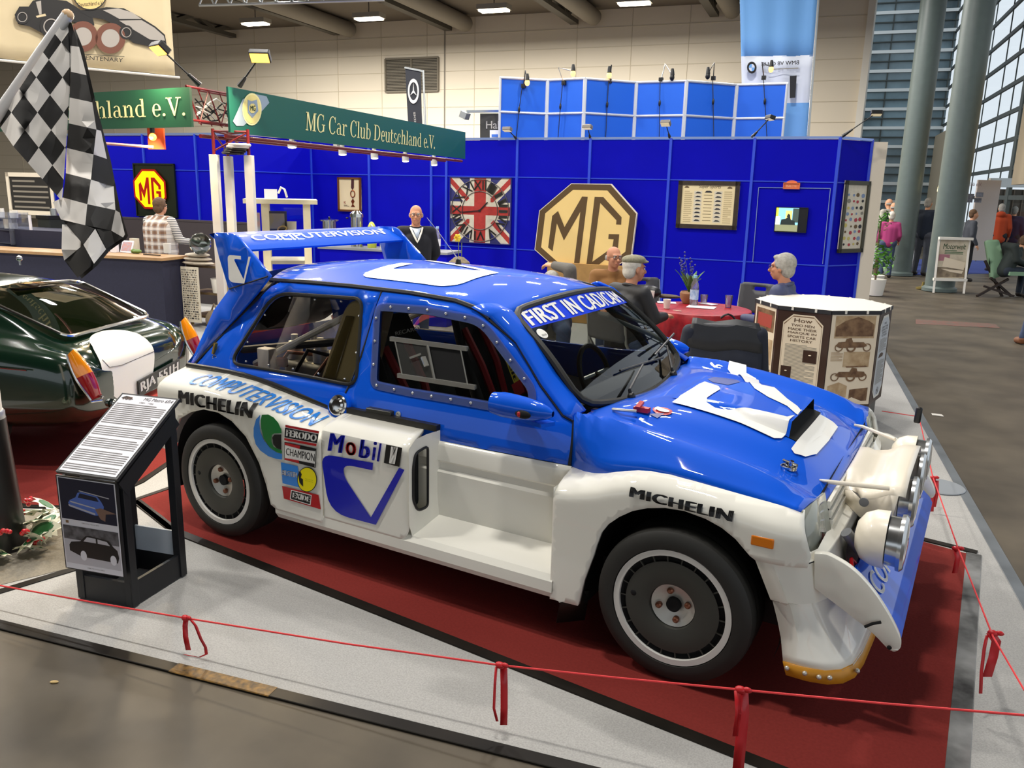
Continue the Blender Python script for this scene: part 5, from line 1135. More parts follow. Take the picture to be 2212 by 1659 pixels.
mb.build('flag_fold', flag)
mb = MB()
KK = [((575, 180), (610, 195), (672, 400), (600, 390)), ((605, 612), (738, 642), (785, 872), (594, 832)), ((585, 1055), (823, 1108), (797, 1316), (568, 1262)), ((800, 1320), (912, 1358), (970, 1590), (777, 1533)), ((562, 1478), (776, 1533), (745, 1742), (535, 1685)), ((745, 1742), (985, 1793), (950, 1968), (727, 1922)), ((586, 1895), (727, 1922), (805, 1950), (712, 2085), (565, 1918)), ((820, 1952), (950, 1968), (1050, 2028), (905, 2125), (830, 1965)), ((712, 2092), (802, 2250), (662, 2370), (552, 2225))]
WW = [((600, 390), (675, 400), (738, 642), (605, 612)), ((594, 832), (787, 872), (823, 1106), (585, 1052)), ((823, 1106), (862, 1116), (912, 1356), (798, 1318)), ((568, 1262), (798, 1318), (776, 1533), (562, 1478)), ((776, 1533), (970, 1590), (985, 1793), (745, 1742)), ((535, 1685), (745, 1742), (727, 1922), (520, 1872), (450, 1725)), ((985, 1793), (1022, 1815), (1066, 2000), (1050, 2026), (950, 1968)), ((530, 1915), (566, 1915), (712, 2088), (548, 2222), (525, 2130)), ((712, 2088), (812, 1952), (905, 2127), (802, 2250))]
for L, m in ((KK, M_fk), (WW, M_fw)):
    for pl_ in L: sub_patch(list(pl_), m, False)
mb.patch([(600, 200), (680, 400), (790, 880), (915, 1360), (1000, 1795), (1062, 2000), (1045, 2028), (905, 2127), (802, 2250), (662, 2370), (552, 2225), (530, 1920), (450, 1725), (545, 1680), (590, 1050), (590, 400)], lambda a, b: fp_(a, b, False)+_f*.035, M_fk, (), 90); mb.build('flag_drop', flag)
# ================================================================ deep blue partition walls of the club stand
M_pb = mat('partition_blue', '#0303b4', .7, noise=.06, nscale=3, spec=.12); M_rail_ = mat('rail_blue', '#2a48d0', .4); M_raila = mat('rail_aluminium', '#8fa4d8', .3, metal=.6)
PW1 = Wall((-6.35, 6.45), (1.47, 7.32)); PW2 = Wall((-6.40, 5.15), (-6.35, 6.45)); PW3 = Wall((-10.4, 4.65), (-6.40, 5.15)); PW4 = Wall((1.47, 7.32), (1.765, 7.85))
WH = 2.5
def partition(W, us, label, rails=(.95, 1.97)):
    o = thing('partition_wall', label, 'partition', W.P(W.L/2, 0), 'blue partition walls')
    for a, b in zip(us, us[1:]):
        MB().prism([W.P(a+.012, 0), W.P(b-.012, 0), W.P(b-.012, WH-.02), W.P(a+.012, WH-.02)], -W.n*.03, M_pb).build('panel', o, False)
    for u in us: MB().bar(W.P(u, 0, .004), W.P(u, WH, .004), .034, .034, M_rail_).build('post', o, False)
    for z in rails: MB().bar(W.P(us[0], z, .004), W.P(us[-1], z, .004), .012, .014, M_rail_).build('rail', o, False)
    MB().bar(W.P(us[0], WH, 0), W.P(us[-1], WH, 0), .035, .03, M_raila).build('top_rail', o, False)
    return o
pus = [0, 1.1, 2.2]+[PW1.uz(px, 387)[0] for px in (965, 1117, 1273, 1445, 1624)]+[PW1.L]
partition(PW1, pus, 'long deep blue partition wall behind the table, with posters and signs hung on it')
partition(PW2, [0, PW2.L], 'narrow deep blue partition turned side-on behind the pine display cabinet')
partition(PW3, [0, 1.0, 2.05, 3.1, PW3.L], 'deep blue partition behind the serving counter at the left')
partition(PW4, [0, PW4.L], 'short deep blue partition at the right end carrying the tall narrow picture')
M_cream = mat('cream_edge', '#e9dcc6', .5); e = PW4.P(PW4.L, 0)
EW = Wall(e[:2], (e+V((.175, .08, 0)))[:2])
o = MB(); o.prism([EW.P(0, 0), EW.P(EW.L, 0), EW.P(EW.L, WH-.02), EW.P(0, WH-.02)], -EW.n*.05, M_cream); tag(o.build('end_panel', None, False), 'narrow cream panel closing the right end of the blue partition', 'panel')
def wrect(W, px, off=0.01):     # four pixel corners (tl, tr, br, bl) -> averaged rectangle on the wall
    q = [W.uz(a, b, off) for a, b in px]; return (q[0][0]+q[3][0])/2, (q[1][0]+q[2][0])/2, (q[2][1]+q[3][1])/2, (q[0][1]+q[1][1])/2
class Board:        # framed flat thing on a wall with 0..1 coordinates
    def __init__(s, W, px, off=.02, fr=.0):
        s.W = W; s.off = off; s.u0, s.u1, s.z0, s.z1 = wrect(W, px, off); s.fr = fr
    def P(s, u, v, o=0): return s.W.P(s.u0+(s.u1-s.u0)*u, s.z0+(s.z1-s.z0)*v, s.off+o)
    def rect(s, mb, a, b, c, d, m, o=.001): return mb.quad(s.P(a, b, o), s.P(c, b, o), s.P(c, d, o), s.P(a, d, o), m)
    def poly(s, mb, pts, m, o=.001): return mb.poly([s.P(u, v, o) for u, v in pts], m)
    def text(s, mb, st, a, b, c, d, m, bold=0, o=.002, shear=0): return mb.qtext(st, s.P(a, b, o), s.P(c, b, o), s.P(c, d, o), s.P(a, d, o), m, bold, shear)
    def lines(s, mb, a, b, c, d, n, m, o=.002, seed=1, fill=.5):
        r = random.Random(seed)
        for k in range(n):
            v = d-(d-b)*(k+.5)/n; h = (d-b)/n*fill; s.rect(mb, a, v-h/2, a+(c-a)*(1 if k % 4 else r.uniform(.6, .95)), v+h/2, m, o)
def frame_thing(name, W, px, label, cat, fm, bm_, fw=.04, off=.012, depth=.025):
    o = thing(name, label, cat, W.at(*px[3], off)); b = Board(W, px, off+depth*.6)
    mb = MB(); mb.prism([b.P(0, 0), b.P(1, 0), b.P(1, 1), b.P(0, 1)], -W.n*depth*.6, bm_); 
    mb.build('backing', o, False)
    mb = MB(); pts = [b.P(0, 0), b.P(1, 0), b.P(1, 1), b.P(0, 1)]; ww = fw
    for i in range(4): 
        p, q = pts[i], pts[(i+1) % 4]; t = (q-p).normalized(); c = (pts[0]+pts[2])/2; inn = W.n.cross(t)*ww/2
        if inn.dot(c-p) < 0: inn = -inn
        mb.bar(p+inn, q+inn, ww, depth*1.2, fm, W.n)
    mb.build('picture_frame', o, False, bevel=.003); return o, b
M_dwood = mat('dark_wood', '#3a2c1e', .45, noise=.4, nscale=18); M_cpap = mat('cream_paper', '#efdcae', .6); M_bprint = mat('print_brown', '#6b5638', .7); M_grey_ = mat('print_grey', '#8a8578', .7); M_ured = mat('union_red', '#b8342c', .65, noise=.2, nscale=20); M_ublue = mat('union_blue', '#2f3176', .65, noise=.2, nscale=20); M_uwht = mat('union_white', '#e2d8c2', .65, noise=.12, nscale=20)
# union flag clock
ck, B = frame_thing('wall_clock', PW1, [(972, 383), (1105, 383), (1103, 527), (972, 525)], 'square plank clock painted as a worn Union flag with Roman numerals', 'clock', M_ublue, M_ublue, .012)
mb = MB()
def band(mb, a, b, w, m, o):
    ax, ay = a; bx, by = b; L = math.hypot(bx-ax, by-ay); nx, ny = -(by-ay)/L*w/2, (bx-ax)/L*w/2
    def cl(p): return (min(1, max(0, p[0])), min(1, max(0, p[1])))
    P = clip([(ax+nx, ay+ny), (bx+nx, by+ny), (bx-nx, by-ny), (ax-nx, ay-ny)][::-1], [(0, 0), (1, 0), (1, 1), (0, 1)]); P = P if len(P) > 2 else []
    if P: B.poly(mb, P, m, o)
for a, b in (((-.1, -.1), (1.1, 1.1)), ((-.1, 1.1), (1.1, -.1))): band(mb, a, b, .20, M_uwht, .002)
for a, b in (((.34, .37), (-.1, -.07)), ((.66, .63), (1.1, 1.07)), ((.30, .66), (-.1, 1.06)), ((.70, .34), (1.1, -.06))): band(mb, a, b, .07, M_ured, .003)
band(mb, (.5, -.1), (.5, 1.1), .34, M_uwht, .004); band(mb, (-.1, .5), (1.1, .5), .26, M_uwht, .0045); band(mb, (.5, -.1), (.5, 1.1), .19, M_ured, .005); band(mb, (-.1, .5), (1.1, .5), .13, M_ured, .0055)
mb.build('painted_planks', ck, False)
M_iron = mat('clock_iron', '#5a5650', .4, metal=.7); mb = MB()
for r in (.47, .29): mb.tube([B.P(.5+r*cos(t*pi/24), .5+r*sin(t*pi/24), .012) for t in range(48)], .006, M_iron, 6, True)
mb.build('dial_rings', ck)
mb = MB(); NUM = ['XII', 'I', 'II', 'III', 'IV', 'V', 'VI', 'VII', 'VIII', 'IX', 'X', 'XI']
for k, st in enumerate(NUM):
    a = pi/2-k*pi/6; rad = V((cos(a), sin(a))); tan = V((sin(a), -cos(a))); w = .05+.018*len(st)
    q = [(.5+rad.x*r+tan.x*t, .5+rad.y*r+tan.y*t) for r, t in ((.31, -w), (.31, w), (.45, w), (.45, -w))]; mb.qtext(st, *[B.P(u, v, .012) for u, v in q], M_iron, .015)
mb.build('numerals', ck, False)
mb = MB(); mb.bar(B.P(.5, .5, .018), B.P(.63, .63, .018), .018, .006, M_blk, PW1.n); mb.bar(B.P(.5, .5, .02), B.P(.20, .47, .02), .014, .006, M_blk, PW1.n); mb.lathe(B.P(.5, .5, .014), PW1.n, [(.02, 0), (.02, .01), (0, .012)], M_blk, 12); mb.build('clock_hands', ck, False)
# big octagonal sign leaning on the wall
M_obr = mat('octagon_brown', '#5b4423', .5); M_ocr = mat('octagon_cream', '#f0cf86', .5)
Z7 = lambda a, b: (940+.25316*a, 360+.25316*b)
OF = .22; og = thing('octagon_sign', 'big cream and brown octagonal sign with two letters standing against the blue wall', 'sign', PW1.at(1265, 590, OF))
oct_ = [(1160, 143), (1500, 147), (1722, 400), (1678, 752), (1425, 950), (1090, 925), (848, 708), (888, 375)]
op = [PW1.at(*Z7(*q), OF) for q in oct_]; oc = sum(op, V())/8
def sc_(P, k, o): return [oc+(p-oc)*k+PW1.n*o for p in P]
mb = MB(); mb.prism(sc_(op, 1, 0)[::-1], -PW1.n*.05, M_cream, M_cream); mb.poly(sc_(op, .985, .002)[::-1], M_obr); mb.poly(sc_(op, .865, .004)[::-1], M_ocr); mb.build('sign_board', og, False)
mb = MB()
for L in ([(1000, 420), (1050, 378), (1105, 515), (1255, 255), (1303, 258), (1228, 862), (1182, 860), (1240, 385), (1100, 630), (1040, 484), (1003, 722), (965, 690)], [(1362, 258), (1437, 260), (1592, 432), (1588, 495), (1545, 493), (1548, 458), (1410, 310), (1342, 812), (1512, 690), (1524, 620), (1478, 617), (1482, 575), (1572, 577), (1560, 706), (1362, 865), (1288, 862)]):
    mb.patch([PW1.uz(*Z7(*q), OF) for q in L], lambda u, z: PW1.P(u, z, OF+.006), M_obr, (), .3)
mb.build('letters', og, False)
mb = MB(); a, b = PW1.uz(1165, 585, OF)[0]+.15, PW1.uz(1365, 585, OF)[0]-.02; mb.prism([PW1.P(a, 0, OF-.06), PW1.P(b, 0, OF-.06), PW1.P(b, .82, OF-.06), PW1.P(a, .82, OF-.06)], PW1.n*.14, mat('pine_plinth', '#b58a4e', .6, noise=.3, nscale=6)); mb.build('plinth', og, False)
# framed papers
fp1, B = frame_thing('framed_poster', PW1, [(1465, 390), (1598, 392), (1592, 496), (1461, 493)], 'wide dark framed poster of model drawings right of the octagonal sign', 'picture', M_dwood, M_cpap, .055)
mb = MB(); B.text(mb, 'Super Sports', .34, .83, .70, .92, M_bprint, 0, .002, .2); B.lines(mb, .11, .12, .24, .80, 16, mat('print_tan', '#c9b58a', .7)); B.lines(mb, .76, .12, .89, .80, 16, mat('print_tan', '#c9b58a', .7), seed=2)
for k in range(8):
    for u in (.27, .60):
        v = .74-k*.083; B.rect(mb, u, v-.02, u+.13, v+.05, M_uwht, .0015); B.poly(mb, [(u+.015, v), (u+.115, v), (u+.115, v+.012), (u+.09, v+.03), (u+.05, v+.034), (u+.03, v+.016)], M_inkd, .0025)
for u in (.14, .84): B.poly(mb, [(u-.04, .85), (u+.04, .85), (u+.04, .87), (u, .895), (u-.03, .875)], M_bprint, .002)
for k in range(9): B.rect(mb, .43+.01*(k % 2), .70-k*.066, .57, .71-k*.066, M_bprint, .002)
B.poly(mb, [(.44, .76), (.56, .76), (.56, .775), (.53, .80), (.47, .80)], M_inkd, .002); mb.build('print', fp1, False)
fp2, B = frame_thing('framed_poster', PW4, [(1824, 389), (1878, 392), (1864, 548), (1813, 543)], 'tall narrow dark framed sheet of little badges on the short right partition', 'picture', mat('frame_olive', '#3c3a28', .4), M_uwht, .05)
mb = MB(); r_ = random.Random(9); cols = [M_grey_, mat('print_red', '#b03a44', .6), M_bprint, mat('print_blue', '#7f93b4', .6), mat('print_yellow', '#cdbd6a', .6), M_inkd]
for i in range(4):
    for j in range(9):
        u, v = .20+.19*i+r_.uniform(-.03, .03), .12+.085*j+r_.uniform(-.01, .01); k = r_.uniform(.04, .075); n = r_.choice([5, 6, 8, 10]); B.poly(mb, [(u+k*cos(2*pi*t/n), v+k*.42*sin(2*pi*t/n)) for t in range(n)], cols[(i*3+j*2+n) % 6], .002)
mb.build('print', fp2, False)
fp3, B = frame_thing('framed_picture', PW1, [(728, 383), (779, 383), (781, 456), (732, 458)], 'small gold framed picture with a hanging medal behind the coffee urn', 'picture', mat('frame_gold', '#7a4a1c', .35, metal=.3), M_cpap, .03)
mb = MB(); B.poly(mb, [(.60, .98), (.72, .98), (.70, .70), (.64, .62), (.58, .70)], mat('medal_ribbon', '#4a2018', .6), .003); mb.build('medal_ribbon', fp3, False)
mb = MB(); mb.tube([B.P(.65+.09*cos(t*pi/8), .52+.10*sin(t*pi/8), .006) for t in range(16)], .008, mat('medal_bronze', '#8a3f1c', .35, metal=.7), 6, True); B.poly(mb, [(.65, .40), (.72, .30), (.66, .22), (.74, .14), (.56, .14), (.62, .22), (.57, .30)], mat('medal_bronze', '#8a3f1c', .35), .004); B.text(mb, 'MG', .25, .22, .33, .30, M_ured, .02); B.lines(mb, .25, .14, .48, .20, 2, M_bprint); mb.build('medal', fp3, False)
# screen on the wall, plaque and the thin outline round it
tv, B = frame_thing('wall_screen', PW1, [(1676, 447), (1746, 448), (1742, 502), (1672, 502)], 'small wall screen showing a street photograph beside its black strip', 'screen', M_blk, M_blk, .008)
mb = MB()
def em(n, c, e=.9): return mat(n, c, .3, emit=e)
B.rect(mb, .02, .04, .72, .97, em('screen_sky', '#8fd0ee'), .012); B.rect(mb, .02, .04, .72, .30, em('screen_road', '#8a8c6a'), .0125); B.rect(mb, .02, .30, .16, .62, em('screen_white', '#e8efec'), .013); B.rect(mb, .02, .62, .10, .97, em('screen_sign', '#c8c84a'), .013); B.rect(mb, .32, .44, .52, .86, em('screen_house', '#e2cf7c'), .0128); B.rect(mb, .54, .40, .72, .95, em('screen_tree', '#4a5a50', .5), .013); B.poly(mb, [(.18, .30), (.20, .50), (.34, .54), (.44, .66), (.50, .50), (.62, .46), (.64, .30)], em('screen_dark', '#2c3430', .4), .0135); B.poly(mb, [(.36, .62), (.40, .74), (.46, .70), (.48, .56)], em('screen_dark', '#2c3430', .4), .0137)
mb.build('screen_image', tv, False)
pq, B = frame_thing('rally_plaque', PW1, [(1692, 394), (1728, 395), (1728, 409), (1692, 408)], 'small orange plaque with a rounded top above the wall screen', 'plaque', mat('plaque_orange', '#e07a4a', .5), mat('plaque_orange', '#e07a4a', .5), .01)
mb = MB(); mb.prism([B.P(.5+.32*cos(t*pi/10), 1+.35*sin(t*pi/10)) for t in range(11)], -PW1.n*.012, mat('plaque_orange', '#e07a4a', .5)); B.text(mb, 'RALLYE', .2, .3, .8, .6, mat('plaque_pale', '#f2c8a0', .5), 0, .006); mb.build('plaque_arch', pq, False)
ln = thing('outline_frame', 'thin pale rectangular outline on the partition round the wall screen', 'frame', PW1.at(1790, 570, .01))
q = [PW1.at(*p, .012) for p in ((1639, 405), (1794, 407), (1777, 570), (1626, 566))]; mb = MB()
for i in (0, 1, 3): mb.bar(q[i], q[(i+1) % 4], .008, .008, M_raila)
mb.build('edging', ln, False)
# lit letter box and menu board behind the counter
M_dgrn = mat('board_dark_green', '#18200f', .35)
mg, B = frame_thing('lit_sign', PW3, [(287, 353), (377, 353), (383, 468), (297, 470)], 'red and yellow octagonal lit sign on a dark green board behind the counter', 'sign', M_dgrn, M_dgrn, .02)
def octa(cx, cy, rx, ry): return [(cx+rx*cos(pi/8+t*pi/4), cy+ry*sin(pi/8+t*pi/4)) for t in range(8)]
mb = MB(); B.poly(mb, octa(.40, .52, .43, .40), em('sign_red', '#a01208', .35), .03); B.poly(mb, octa(.40, .52, .385, .36), em('sign_yellow', '#ffc800', 1.2), .032)
for L in ([(.14, .30), (.14, .60), (.19, .66), (.26, .50), (.34, .74), (.40, .74), (.40, .24), (.34, .24), (.34, .55), (.26, .34), (.20, .48), (.20, .30)], [(.45, .74), (.54, .74), (.68, .60), (.68, .52), (.62, .52), (.62, .57), (.51, .67), (.51, .24+.08), (.61, .36), (.61, .44), (.56, .44), (.56, .49), (.68, .49), (.68, .33), (.55, .24), (.45, .24)]): mb.patch(L, lambda u, v: B.P(u, v, .034), em('sign_red', '#a01208', .35), (), .5)
mb.build('sign_octagon', mg, False)
mn, B = frame_thing('menu_board', PW3, [(13, 372), (112, 374), (122, 466), (22, 462)], 'black menu board in a cream frame behind the counter at the far left', 'board', M_cream, mat('chalk_black', '#1f1c18', .6), .07)
mb = MB(); B.lines(mb, .12, .12, .88, .86, 6, mat('chalk_grey', '#8a8274', .7), fill=.35); mb.build('chalk_lines', mn, False)
# ================================================================ serving counter
M_ctop = mat('counter_top', '#b08a5e', .45, noise=.2, nscale=8); M_cnav = mat('counter_navy', '#23243a', .75, noise=.15, nscale=30)
cz = .88; c0, c1, c2 = fl(349, 558, cz), fl(397, 553, cz), fl(-260, 527, cz)
cb_ = (c1-c0)*1.05; c3 = c2+cb_; c1b = c0+cb_
ctr = thing('serving_counter', 'long navy counter with a wooden top at the left of the stand', 'counter', V((c0.x, c0.y, 0)))
flr = lambda p, z=0: V((p.x, p.y, z))
mb = MB(); mb.prism([flr(c0), flr(c1b), flr(c3), flr(c2)], (0, 0, cz-.03), M_cnav); mb.build('counter_body', ctr, False)
g = (c0-c1).normalized()*.03; w_ = (c0-c2).normalized()*.03
mb = MB(); mb.prism([flr(c0, cz-.03)+g+w_, flr(c1b, cz-.03)-g+w_, flr(c3, cz-.03)-g, flr(c2, cz-.03)+g], (0, 0, .035), M_ctop); mb.build('counter_top', ctr, False)
def on_ctr(px, py, off=0): return fl(px, py, cz+.006)
sc = thing('low_screen', 'low brown grey cloth screen along the wall behind the counter', 'screen', PW3.P(3, 0, .3))
mb = MB(); mb.prism([PW3.P(1.2, 0, .3), PW3.P(4.3, 0, .3), PW3.P(4.3, 1.22, .3), PW3.P(1.2, 1.22, .3)], -PW3.n*.04, mat('cloth_brown_grey', '#40383a', .9)); mb.build('cloth_panel', sc, False); MB().bar(PW3.P(1.2, 1.23, .28), PW3.P(4.3, 1.23, .28), .05, .03, mat('cloth_brown_grey', '#40383a', .9)).build('top_bar', sc, False)
def small_box(px, py, w, h, d, m, name, label, cat, yaw=.2, tilt=0, group=None, z=None):
    p = on_ctr(px, py) if z is None else fl(px, py, z); R = Matrix.Rotation(yaw, 3, 'Z') @ Matrix.Rotation(tilt, 3, 'X')
    mb = MB(); mb.box(p+R @ V((0, 0, h/2)), (w, d, h), m, R); return tag(mb.build(name, None, False, bevel=.003), label, cat, group), p, R
def lathe_thing(p, prof, m, name, label, cat, group=None, n=24):
    return tag(MB().lathe(p, up, prof, m, n).build(name), label, cat, group)
o, p, R = small_box(272, 546, .20, .16, .015, M_pap, 'leaflet_stand', 'white leaflet holder with a printed sheet on the counter by the plaid vest', 'leaflet stand', .1, -.35)
mb = MB(); mb.quad(*[p+R @ V((x, -.0085, z)) for x, z in ((-.085, .02), (.085, .02), (.085, .14), (-.085, .14))], mat('leaflet_print', '#a9a4b4', .5, noise=.5, nscale=30, col2='#c88a7a')); mb.build('leaflet', o, False)
small_box(248, 545, .07, .13, .10, M_pap, 'card_box', 'small white card holder on the counter left of the leaflet holder', 'holder', .5)
small_box(292, 541, .13, .16, .05, mat('cream_card', '#ddd0b8', .6), 'price_card', 'cream folded card standing behind the leaflet holder', 'card', .1)
p = on_ctr(297, 548); mb = MB(); mb.ball(p+V((0, 0, .03)), (.06, .05, .028), mat('apple_green', '#5e7a30', .5), 14, 8); mb.ball(p+V((-.07, 0, .03)), (.035, .04, .03), mat('apple_green', '#5e7a30', .5), 10, 8); tag(mb.build('bow_ribbon'), 'small green bow lying on the counter edge', 'bow')
p = on_ctr(325, 552); mb = MB(); mb.bar(p+V((-.13, 0, .01)), p+V((.16, .02, .01)), .02, .012, M_blk); tag(mb.build('pen', None, False), 'black pen lying on the counter edge', 'pen')
lathe_thing(on_ctr(362, 546), [(.045, 0), (.05, .12), (.046, .12), (.042, .01), (0, .01)], M_wht, 'mug', 'cream mug on the counter beside the plaid vest', 'mug')
# acrylic rack of white goods, dark machine
M_acr = glass('acrylic', (.85, .88, .95), .1, .12, '#c8ccd8')
p = on_ctr(20, 526); rk = thing('acrylic_rack', 'clear acrylic display rack at the left end of the counter', 'rack', p)
mb = MB()
for z in (.02, .20, .36): mb.box(p+V((0, 0, z)), (.62, .28, .012), M_acr)
for x in (-.3, 0, .3): mb.box(p+V((x, 0, .22)), (.012, .28, .44), M_acr)
mb.build('shelves', rk, False)
for k, (dx, z, h) in enumerate(((-.14, .366, .12), (.02, .206, .14), (.16, .206, .09), (-.2, .206, .10), (.2, .366, .10))):
    lathe_thing(p+V((dx, 0, z)), [(.05, 0), (.055, h*.5), (.05, h), (.045, h), (.045, .01), (0, .01)], M_wht, 'cup', ('white cup on the top tier of the acrylic rack, left one', 'tall white cup on the middle tier of the acrylic rack', 'low white cup at the right of the middle tier of the acrylic rack', 'white cup at the left of the middle tier of the acrylic rack', 'white cup on the top tier of the acrylic rack, right one')[k], 'cup', 'cups on the acrylic rack', 16)
q = fl(30, 497, 1.1); tag(MB().box(V((q.x-.12, q.y+.42, .55)), (1.5, .6, 1.1), M_cnav, Matrix.Rotation(.2, 3, 'Z')).build('low_sideboard', None, False), 'low dark sideboard behind the acrylic rack at the far left', 'sideboard')
small_box(67, 497, .04, .20, .02, M_pap, 'price_card', 'white upright card on the sideboard beside the acrylic rack', 'card', .1, 0, None, 1.1)
p = on_ctr(118, 522); mc = thing('coffee_machine', 'dark coffee machine on the counter behind the flag', 'machine', p); MB().box(p+V((0, 0, .17)), (.30, .28, .34), mat('machine_dark', '#2a2e2a', .4)).build('machine_body', mc, False, bevel=.01); MB().box(p+V((0, 0, .36)), (.32, .30, .05), M_blk).build('lid', mc, False); MB().lathe(p+V((.06, 0, .385)), up, [(.05, 0), (.05, .10), (0, .10)], M_alu, 16).build('hopper', mc)
# shelves right of the counter with a spare headlamp, towels and a catalogue sheet
shp = fl(447, 690, 0); sx = V((cos(.15), sin(.15), 0)); sy = V((-sin(.15), cos(.15), 0)); R = Matrix((sx, sy, up)).transposed()
shp = V((c1.x, c1.y, 0))+sx*.34+sy*.1
shf = thing('storage_shelf', 'low wooden storage shelf beside the counter behind the green coupe', 'shelf', shp)
mb = MB()
for z in (.12, .42, .76): mb.box(shp+R @ V((0, .1, z)), (.66, .36, .03), mat('shelf_wood', '#6a5638', .6, noise=.3, nscale=10), R)
mb.build('boards', shf, False); mb = MB()
for a in (-.31, .31): mb.box(shp+R @ V((a, -.06, .4)), (.03, .03, .80), mat('shelf_leg', '#a08a56', .6), R)
mb.build('uprights', shf, False)
p = shp+R @ V((-.12, -.1, .775))
for k in range(3): tag(MB().ball(p+V((.0, 0, .03+.05*k)), (.24-.03*k, .11, .028), mat('towel_cream', '#b8ac9a', .9), 18, 8, R).build('folded_towel'), ('folded cream towel at the bottom of the stack on the storage shelf', 'folded cream towel in the middle of the stack on the storage shelf', 'folded cream towel under the spare headlamp')[k], 'towel', 'folded towels')
hl = thing('spare_headlamp', 'spare chrome headlamp lying on the towels beside the counter', 'headlamp', p+V((.13, -.06, .25))); q = p+V((.12, -.03, .27)); ax = V((.55, -.8, .2)).normalized(); MB().lathe(q, ax, [(0, -.10), (.05, -.09), (.11, -.02), (.125, .03), (.13, .05)], M_chr, 32, False).build('reflector', hl); MB().lathe(q, ax, [(.125, .045), (.08, .055), (0, .06)], glass('lamp_glass', (.9, .9, .86), .2), 32, False).build('lens', hl); MB().lathe(q, ax, [(.126, .04), (.134, .045), (.126, .058)], M_chr, 32, False).build('rim', hl)
p = shp+R @ V((-.17, -.20, .05)); ct = thing('catalogue_sheet', 'long printed parts sheet hanging from the storage shelf', 'sheet', p)
mb = MB(); mb.box(p+V((0, 0, .36)), (.28, .008, .70), M_uwht, R); mb.build('sheet', ct, False); mb = MB(); r_ = random.Random(4)
for i in range(9):
    for j in range(22):
        x, z = -.115+.027*i+r_.uniform(-.006, .006), .06+.029*j; w, h = r_.uniform(.005, .011), r_.uniform(.004, .010); c = p+R @ V((x, -.006, z)); mb.quad(c-sx*w-up*h, c+sx*w-up*h, c+sx*w+up*h, c-sx*w+up*h, (M_inkd, M_grey_, M_bprint)[(i*j) % 3])
mb.build('drawings', ct, False)
p = shp+R @ V((.12, 0, .435)); lathe_thing(p, [(.09, 0), (.11, .18), (.105, .18), (.085, .01), (0, .01)], M_wht, 'bucket', 'white plastic tub on the middle board of the storage shelf', 'tub')
p = shp+R @ V((.20, -.22, 0)); mb = MB(); mb.ball(p+V((0, 0, .12)), (.13, .10, .13), mat('bag_tan', '#7a6a54', .8), 16, 10); mb.tube([p+V((-.06, 0, .22)), p+V((0, 0, .32)), p+V((.06, 0, .22))], .012, mat('bag_tan', '#7a6a54', .8), 8); tag(mb.build('cloth_bag'), 'tan cloth bag on the floor before the storage shelf', 'bag')
# ================================================================ tower of red truss, white columns and the two green banners
TD = 6.75; M_trr = mat('truss_red', '#74161a', .4); M_colw = mat('tower_white', '#cfccc6', .55)
tw = thing('truss_tower', 'red lattice tower standing in three white box columns', 'tower', fl(500, 860, 0))
TP = [dep(463, 345, TD), dep(493, 345, TD+.35), dep(538, 345, TD)]
zt_ = dep(463, 334, TD).z
for k, p in enumerate(TP): MB().box(V((p.x, p.y, zt_/2)), (.066, .066, zt_), M_colw, Matrix.Rotation(.5, 3, 'Z')).build('column', tw, False, bevel=.003)
mb = MB()
for p in TP: mb.tube([V((p.x, p.y, zt_)), V((p.x, p.y, 2.22))], .013, M_trr, 8)
for k in range(3):
    a, b = TP[k], TP[(k+1) % 3]
    for j in range(1): z = zt_+.03+.15*j; mb.tube([V((a.x, a.y, z)), V((b.x, b.y, z+.15))] if j % 2 else [V((b.x, b.y, z)), V((a.x, a.y, z+.15))], .008, M_trr, 6)
    mb.tube([V((a.x, a.y, 2.2)), V((b.x, b.y, 2.2))], .010, M_trr, 6)
mb.build('red_lattice', tw)
mb = MB(); q = TP[0].lerp(TP[2], .55)
for k in range(5): mb.tube([V((q.x+.08*cos(t*pi/6+k)+.02*k, q.y+.08*sin(t*pi/6+k), zt_+.015+.016*k)) for t in range(13)], .012, M_blk if k < 3 else M_wht, 6)
mb.build('cable_coil', tw)
mb = MB(); z0, z1 = 2.25, 2.52; a0, b0 = dep(405, 240, 6.45), dep(497, 240, 6.95); r_ = random.Random(8)
for z in (z0+.02, z1): mb.tube([V((a0.x, a0.y, z)), V((b0.x, b0.y, z))], .010, M_trr, 8); mb.tube([V((a0.x-.15, a0.y+.25, z)), V((b0.x-.15, b0.y+.25, z))], .010, M_trr, 8)
for k in range(4): 
    p, q = a0.lerp(b0, k/4), a0.lerp(b0, (k+1)/4); mb.tube([V((p.x, p.y, z0 if k % 2 else z1)), V((q.x, q.y, z1 if k % 2 else z0))], .005, M_trr, 6); mb.tube([V((p.x, p.y, z1)), V((p.x-.15, p.y+.25, z0))], .005, M_trr, 6)
mb.build('red_crossing', tw)
mb = MB()
for k in range(7): mb.tube([V((a0.x-.05+(b0.x-a0.x)*t/6, a0.y+.12+(b0.y-a0.y)*t/6, z0+.06+.018*k+.05*sin(t*1.3+k*1.7))) for t in range(7)], .006, M_blk if k % 3 else M_wht, 5)
mb.build('loose_cables', tw)
M_bgr = mat('banner_green', '#164a33', .45); M_bgr2 = mat('banner_green_teal', '#17594b', .4); M_blet = mat('banner_letter', '#f0e7a6', .5)
